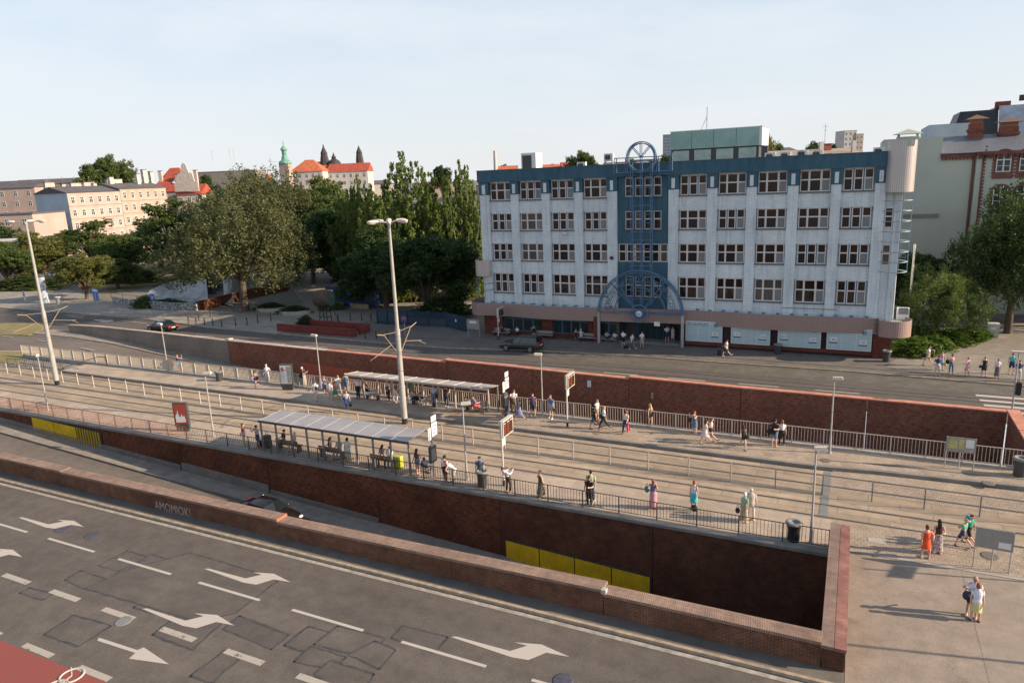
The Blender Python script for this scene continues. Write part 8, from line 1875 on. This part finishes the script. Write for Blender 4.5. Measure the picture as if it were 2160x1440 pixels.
def tree_proto(seed, kind):
    "unit tree 1 m high and about 1 m wide: crown mesh and trunk mesh"
    rs = np.random.default_rng(seed); r_ = random.Random(seed); tb = MB(); cs = []; rr_ = []
    if kind == 'poplar':      # several upright spires
        sp = [(q*cos(a), q*sin(a), 1-(q/.5)**2*.38-r_.uniform(0, .13)) for q, a in [(.46*sqrt(r_.random()), r_.uniform(0, 2*pi)) for _ in range(34)]]+[(0, 0, 1.0)]
        for x, y, h in sp:
            tb.tube((x*.1, y*.1, .0), (x*.6, y*.6, h*.45), .013, .007, 5); tb.tube((x*.6, y*.6, h*.45), (x, y, h*.9), .007, .002, 4)
            z = .05
            while z < h:
                f = (z-.05)/(h-.05); w_ = .125*(1-f)**.6*(1 if f > .12 else f/.12*.6+.4)+.012
                for _ in range(3 if f < .6 else 2):
                    a = r_.uniform(0, 2*pi); q = r_.uniform(.3, 1)*w_; cs.append((x*(.55+.45*f)+q*cos(a), y*(.55+.45*f)+q*sin(a), z)); rr_.append(r_.uniform(.022, .042)*(1-.55*f))
                z += .036
        per, size, flat, up = 26, .0195, 1.5, .4
    elif kind == 'broad':
        lumps = [(0, 0, .62, .30)]+[(r_.uniform(.16, .34)*cos(a), r_.uniform(.16, .34)*sin(a), r_.uniform(.24, .80), r_.uniform(.12, .21)) for a in [2*pi*k/6.5+r_.uniform(-.3, .3) for k in range(13)]]+[(r_.uniform(-.12, .12), r_.uniform(-.12, .12), r_.uniform(.82, .9), .12) for _ in range(3)]
        for x, y, z, R in lumps:
            tb.tube((0, 0, .16+.06*r_.random()), (x*.8, y*.8, z), .02, .006, 6)
            for _ in range(int(150*(R/.2)**2)):
                d = Vector((r_.gauss(0, 1), r_.gauss(0, 1), r_.gauss(0, 1))).normalized(); q = R*r_.uniform(.55, 1.02)
                cs.append((x+d.x*q, y+d.y*q, z+d.z*q*.8)); rr_.append(r_.uniform(.022, .05))
        per, size, flat, up = 26, .018, .6, 0
        tb.tube((0, 0, 0), (.01, 0, .3), .032, .022, 9)
    elif kind == 'willow':
        for _ in range(1250):
            a = r_.uniform(0, 2*pi); u = r_.random(); th = math.acos(1-u*1.55); R = .47*r_.uniform(.72, 1.05)*(1+.13*sin(3*a+seed+2*th)+.10*sin(7*a+3*th)+.11*sin(5*th+2*a+seed))
            cs.append((R*sin(th)*cos(a), R*sin(th)*sin(a), .52+R*.98*cos(th))); rr_.append(r_.uniform(.03, .055))
        per, size, flat, up = 30, .0175, 1.35, .3
        tb.tube((0, 0, 0), (0, 0, .4), .035, .02, 9)
        for k in range(7): a = k*.9; tb.tube((0, 0, .25), (.3*cos(a), .3*sin(a), .6), .016, .004, 5)
    elif kind == 'open':      # airy locust with gaps
        tb.tube((0, 0, 0), (.03, 0, .35), .026, .02, 8)
        for k in range(15):
            a = r_.uniform(0, 2*pi); q = r_.uniform(.10, .40); z = r_.uniform(.32, .93); q *= (1.15-abs(z-.58)*1.3)
            c = (q*cos(a), q*sin(a), z); tb.tube((.02, 0, .25+.1*r_.random()), c, .014, .004, 5)
            for _ in range(52):
                d = Vector((r_.gauss(0, 1), r_.gauss(0, 1), r_.gauss(0, .5))); d = d.normalized()*r_.uniform(.3, 1)*.135; cs.append((c[0]+d.x, c[1]+d.y, c[2]+d.z*.75)); rr_.append(r_.uniform(.02, .038))
        per, size, flat, up = 22, .020, .55, 0
    else:                     # bush
        for _ in range(420):
            a = r_.uniform(0, 2*pi); u = r_.random(); th = math.acos(1-u); R = .5*r_.uniform(.6, 1.05)*(1+.16*sin(3*a+seed)+.12*sin(5*a+2))
            cs.append((R*sin(th)*cos(a), R*sin(th)*sin(a), .08+.85*cos(th)*r_.uniform(.7, 1.05))); rr_.append(r_.uniform(.05, .09))
        per, size, flat, up = 26, .05, .9, .2
        for k in range(5): a = k*1.3; tb.tube((0, 0, 0), (.25*cos(a), .25*sin(a), .6), .02, .006, 5)
    v = leaves(rs, np.array(cs), np.array(rr_), per, size, flat, up)
    ko = tb.build('trunk', M['bark']); km = ko.data; bpy.data.objects.remove(ko); km.materials[0] = None if False else M['bark']
    return crown_mesh('crown', v), km
PROTO = {}
def tree(lab, x, y, h, w_, kind, leaf, seed=1, rot=0.0, z=0.0, name=None, cat='tree', group=None, wy=None, bark='bark'):
    k = (kind, seed)
    if k not in PROTO: PROTO[k] = tree_proto(seed*17+len(kind), kind)
    cm, tm = PROTO[k]
    t_ = thing(name or {'poplar': 'poplar_tree', 'broad': 'broadleaf_tree', 'willow': 'willow_tree', 'open': 'locust_tree', 'bush': 'bush'}[kind], lab, cat, (x, y, z), rot, group)
    t_.scale = (w_, wy or w_, h)
    c_ = put(cm, 'crown', t_, M[leaf])
    q_ = bpy.data.objects.new('trunk' if kind != 'bush' else 'stem', tm); COL.objects.link(q_); q_.parent = t_
    if bark != 'bark': q_.material_slots[0].link = 'OBJECT'; q_.material_slots[0].material = M[bark]
    return t_
T3 = lambda p: (p[0], p[1])
PG = 'park trees behind the far street'
tree('big poplar with upright pale green tops, tallest of the park trees', *(-62.247,91.618), 22.5, 17, 'poplar', 'leaf_poplar', 1, .3, group=PG)
tree('poplar of upright shoots beside the left end of the office building', *(-54.202,95.072), 20.8, 12.5, 'poplar', 'leaf_poplar', 2, 1.2, group=PG, bark='bark_l')
tree('poplar with pointed tops at the left flank of the tallest one', *(-71.68,92.838), 19.3, 12, 'poplar', 'leaf_poplar', 2, 2.6, group=PG)
tree('dark leafy tree standing in front of the poplars behind the blue fence', *(-52.098,80.017), 11.5, 15, 'broad', 'leaf_dark', 1, .5, group=PG)
tree('dark leafy tree above the kiosk left of the tall mast', *(-61.802,84.275), 12.5, 15, 'broad', 'leaf_dark', 2, 1.1, group=PG)
tree('dark tree at the corner of the office building behind the notice board', *(-49.475,85.226), 10.5, 8, 'broad', 'leaf_dark', 2, 2.2, group=PG)
tree('big dense olive green willow in the middle of the park', *(-82.915,77.455), 17.6, 19.5, 'willow', 'leaf_olive', 1, .2, group=PG)
tree('tall greyish olive willow behind the dense one, below the green tower', *(-100.943,101.801), 20.6, 22, 'willow', 'leaf_olive', 2, 1.4, group=PG)
tree('smaller olive willow right of the tall greyish one', *(-97.434,104.886), 17.5, 15, 'willow', 'leaf_olive', 1, 2.8, group=PG)
tree('dark round tree on the left side of the park path', *(-92.076,103.348), 15.0, 15, 'broad', 'leaf_dark', 1, 2.0, group=PG)
tree('mid green tree with a light top behind the park path', *(-91.069,108.483), 19.5, 17, 'broad', 'leaf_mid', 2, .8, group=PG)
tree('dark tree arching over the kiosk', *(-79.371,94.701), 15.0, 17, 'broad', 'leaf_dark', 2, 3.0, group=PG)
tree('dark tree deep in the park to the right of the path', *(-78.658,100.061), 16.0, 16, 'broad', 'leaf_dark', 1, 4.0, group=PG)
tree('yellowish green tree behind the park path with a sunny crown', *(-102.275,120.895), 20.5, 18, 'open', 'leaf_yellow', 1, 2.0, group=PG)
tree('airy locust tree with a bare trunk in front of the tenements', *(-121.571,96.935), 17.2, 17, 'open', 'leaf_mid', 1, .2, group=PG, bark='bark_l')
tree('dark locust tree behind the bare trunked one', *(-123.979,104.457), 15.0, 19, 'broad', 'leaf_dark', 1, 1.0, group=PG)
tree('small round tree on the lawn left of the blue direction sign', *(-122.482,78.863), 8.6, 10.5, 'broad', 'leaf_yellow', 1, .4, group=PG)
tree('loose leafed tree in front of the pinkish tenement', *(-149.69,98.857), 13.2, 16, 'open', 'leaf_mid', 2, 1.4, group=PG)
tree('second loose leafed tree left of the airy locust', *(-140.219,99.013), 10.2, 13, 'broad', 'leaf_mid', 1, 3.4, group=PG)
tree('bushy tree in front of the blue-grey gable', *(-155.028,91.015), 12.0, 15, 'broad', 'leaf_yellow', 2, 2.4, group=PG)
tree('dark bushy tree at the left edge of the photo', *(-153.749,83.586), 10.5, 13, 'broad', 'leaf_mid', 1, 5.0, group=PG)
tree('dark tree at the left edge behind the bushy ones', *(-190.362,100.22), 14.5, 18, 'broad', 'leaf_dark', 2, .9, group=PG)
tree('low bush tree right of the small round one on the lawn', *(-128.86,89.511), 6.5, 11, 'broad', 'leaf_mid', 2, 4.1, group=PG)
for i, (p_, h_, w_, lf, lab) in enumerate((((-127.016,113.563), 15, 20, 'leaf_dark', 'dark tree filling the gap behind the dense willow'), ((-153.131,118.384), 13, 20, 'leaf_dark', 'dark tree behind the locust trunk'), ((-121.61,130.303), 17, 22, 'leaf_dark', 'dark tree deep in the park behind the path'), ((-80.834,113.361), 16, 22, 'leaf_dark', 'dark tree deep in the park behind the tallest poplar'), ((-69.255,112.065), 15, 20, 'leaf_mid', 'green tree deep in the park left of the office building'), ((-129.342,125.789), 14, 24, 'leaf_dark', 'dark tree deep in the park behind both willows'), ((-187.713,116.873), 9.5, 16, 'leaf_mid', 'tree hiding the foot of the pinkish tenement'), ((-59.037,108.0), 13, 14, 'leaf_mid', 'green tree peeping out at the left wall of the office building'))):
    tree(lab, p_[0], p_[1], h_, w_, 'broad', lf, 1+i % 2, i*1.3, group=PG)
# round tree behind the tenements, trees above the office roof
def dtree(lab, c, w_, h_, leaf, kind='broad', seed=1):
    "far tree: c is its top centre, z of the top gives the height"
    return tree(lab, c[0], c[1], c[2], w_, kind, leaf, seed, w_, group='distant trees on the skyline')
dtree('large round double crowned tree behind the roofs of the tenements', (-259.562,185.538,34.383), 19, 0, 'leaf_mid')
dtree('left crown of the round tree group behind the tenements', (-258.831,176.0,31.486), 16, 0, 'leaf_mid', seed=2)
dtree('dark tree behind the red roofed villa', (-252.131,221.414,26.328), 18, 0, 'leaf_dark', seed=2)
dtree('round tree on the skyline above the fourth window bay', (-93.688,253.891,27.955), 15, 0, 'leaf_mid')
dtree('small round tree on the skyline beside the round one above the office roof', (-87.483,250.775,26.232), 9, 0, 'leaf_mid', seed=2)
dtree('tree on the skyline seen through the spoked ring', (-88.303,301.63,25.45), 12, 0, 'leaf_mid', seed=2)
dtree('tree on the skyline between the spoked ring and the green plant room', (-65.583,266.92,24.97), 15, 0, 'leaf_dark')
dtree('sunny yellow green tree right of the green plant room', (-19.192,164.238,26.247), 8, 0, 'leaf_yellow')
dtree('darker tree right of the sunny one behind the office roof', (-16.881,176.477,24.964), 7, 0, 'leaf_mid', seed=2)
for i, (px_, w_) in enumerate(zip(((-273.102,555.307,30.685),(-277.325,610.246,30.044),(-256.797,608.649,29.112),(-196.793,477.763,28.134),(-24.611,472.127,33.187),(-16.66,498.685,32.344),(-321.328,531.997,32.118),(-455.334,258.676,25.602),(-384.191,292.766,22.335)), (16, 14, 12, 14, 14, 16, 20, 16, 14))):
    tree('small distant tree on the horizon', px_[0], px_[1], px_[2], w_, 'broad', 'leaf_dark', 1+i % 2, i, group='tiny distant trees on the horizon')
# right side
tree('very dark big tree at the right edge in front of the brick trimmed building', *(14.859,86.691), 13.6, 11.5, 'willow', 'leaf_dark', 2, .6, group='trees right of the office building')
tree('dark tree at the right edge beyond the very dark big one', *(18.739,91.331), 15.5, 12, 'willow', 'leaf_dark', 1, .2, group='trees right of the office building')
tree('round green tree right of the office building corner', *(7.887,80.979), 7.3, 7.6, 'willow', 'leaf_mid', 1, 1.9, group='trees right of the office building')
tree('dark tree tucked behind the right corner of the office building', *(6.318,88.12), 8.6, 8, 'broad', 'leaf_dark', 1, 2.9, group='trees right of the office building')
for i, (p_, h_, w_, lab) in enumerate((((5.583,75.053), 1.7, 4.2, 'bright green bush beside the corner of the office building'), ((7.348,77.709), 1.5, 3.8, 'bright green bush behind the bicycle stands'), ((9.384,80.334), 1.5, 3.8, 'green shrub in the middle of the hedge on the right'), ((11.269,82.785), 1.4, 3.5, 'green shrub at the far end of the hedge beside the white container'), ((6.653,79.356), 2.0, 4.0, 'darker green shrub behind the bright ones'))):
    tree(lab, p_[0], p_[1], h_, w_, 'bush', 'leaf_bright' if i != 4 else 'leaf_mid', 1, i*1.7, .12, 'bush', 'bush', 'shrubs right of the office building')
# park hedges and low shrubs
for i, (p_, h_, w_, wy, lf, lab) in enumerate((((-111.68,91.62), 2.6, 13, 4, 'leaf_dark', 'long clipped dark hedge behind the concrete terrace'), ((-101.954,75.114), 2.0, 4.5, 3, 'leaf_mid', 'round clipped bush beside the mosaic wall'), ((-100.0,77.269), 1.2, 8, 3, 'leaf_dark', 'low dark ground shrubs in the concrete terrace'),
        ((-78.702,78.434), 1.2, 5, 3, 'leaf_dark', 'low dark plants in the left flower bed'), ((-72.881,77.146), 1.2, 5, 3, 'leaf_dark', 'low dark plants in the right flower bed'), ((-64.304,69.865), 1.6, 2.2, 2, 'leaf_dark', 'small shrub inside the red brick enclosure'),
        ((-149.205,84.454), 3.0, 16, 5, 'leaf_mid', 'sunny shrubs along the park edge at the far left'), ((-136.226,96.969), 3.2, 16, 5, 'leaf_mid', 'green shrub slope behind the park drive'), ((-49.798,80.576), 2.6, 8, 4, 'leaf_dark', 'dark shrubs behind the blue fence'), ((-69.008,80.687), 1.5, 4, 2, 'leaf_mid', 'plants in front of the kiosk'))):
    tree(lab, p_[0], p_[1], h_, w_, 'bush', lf, 1, i*.9 if wy == w_ else .25, .1, 'hedge' if i == 0 else 'bush', 'hedge' if i == 0 else 'bush', None, wy)
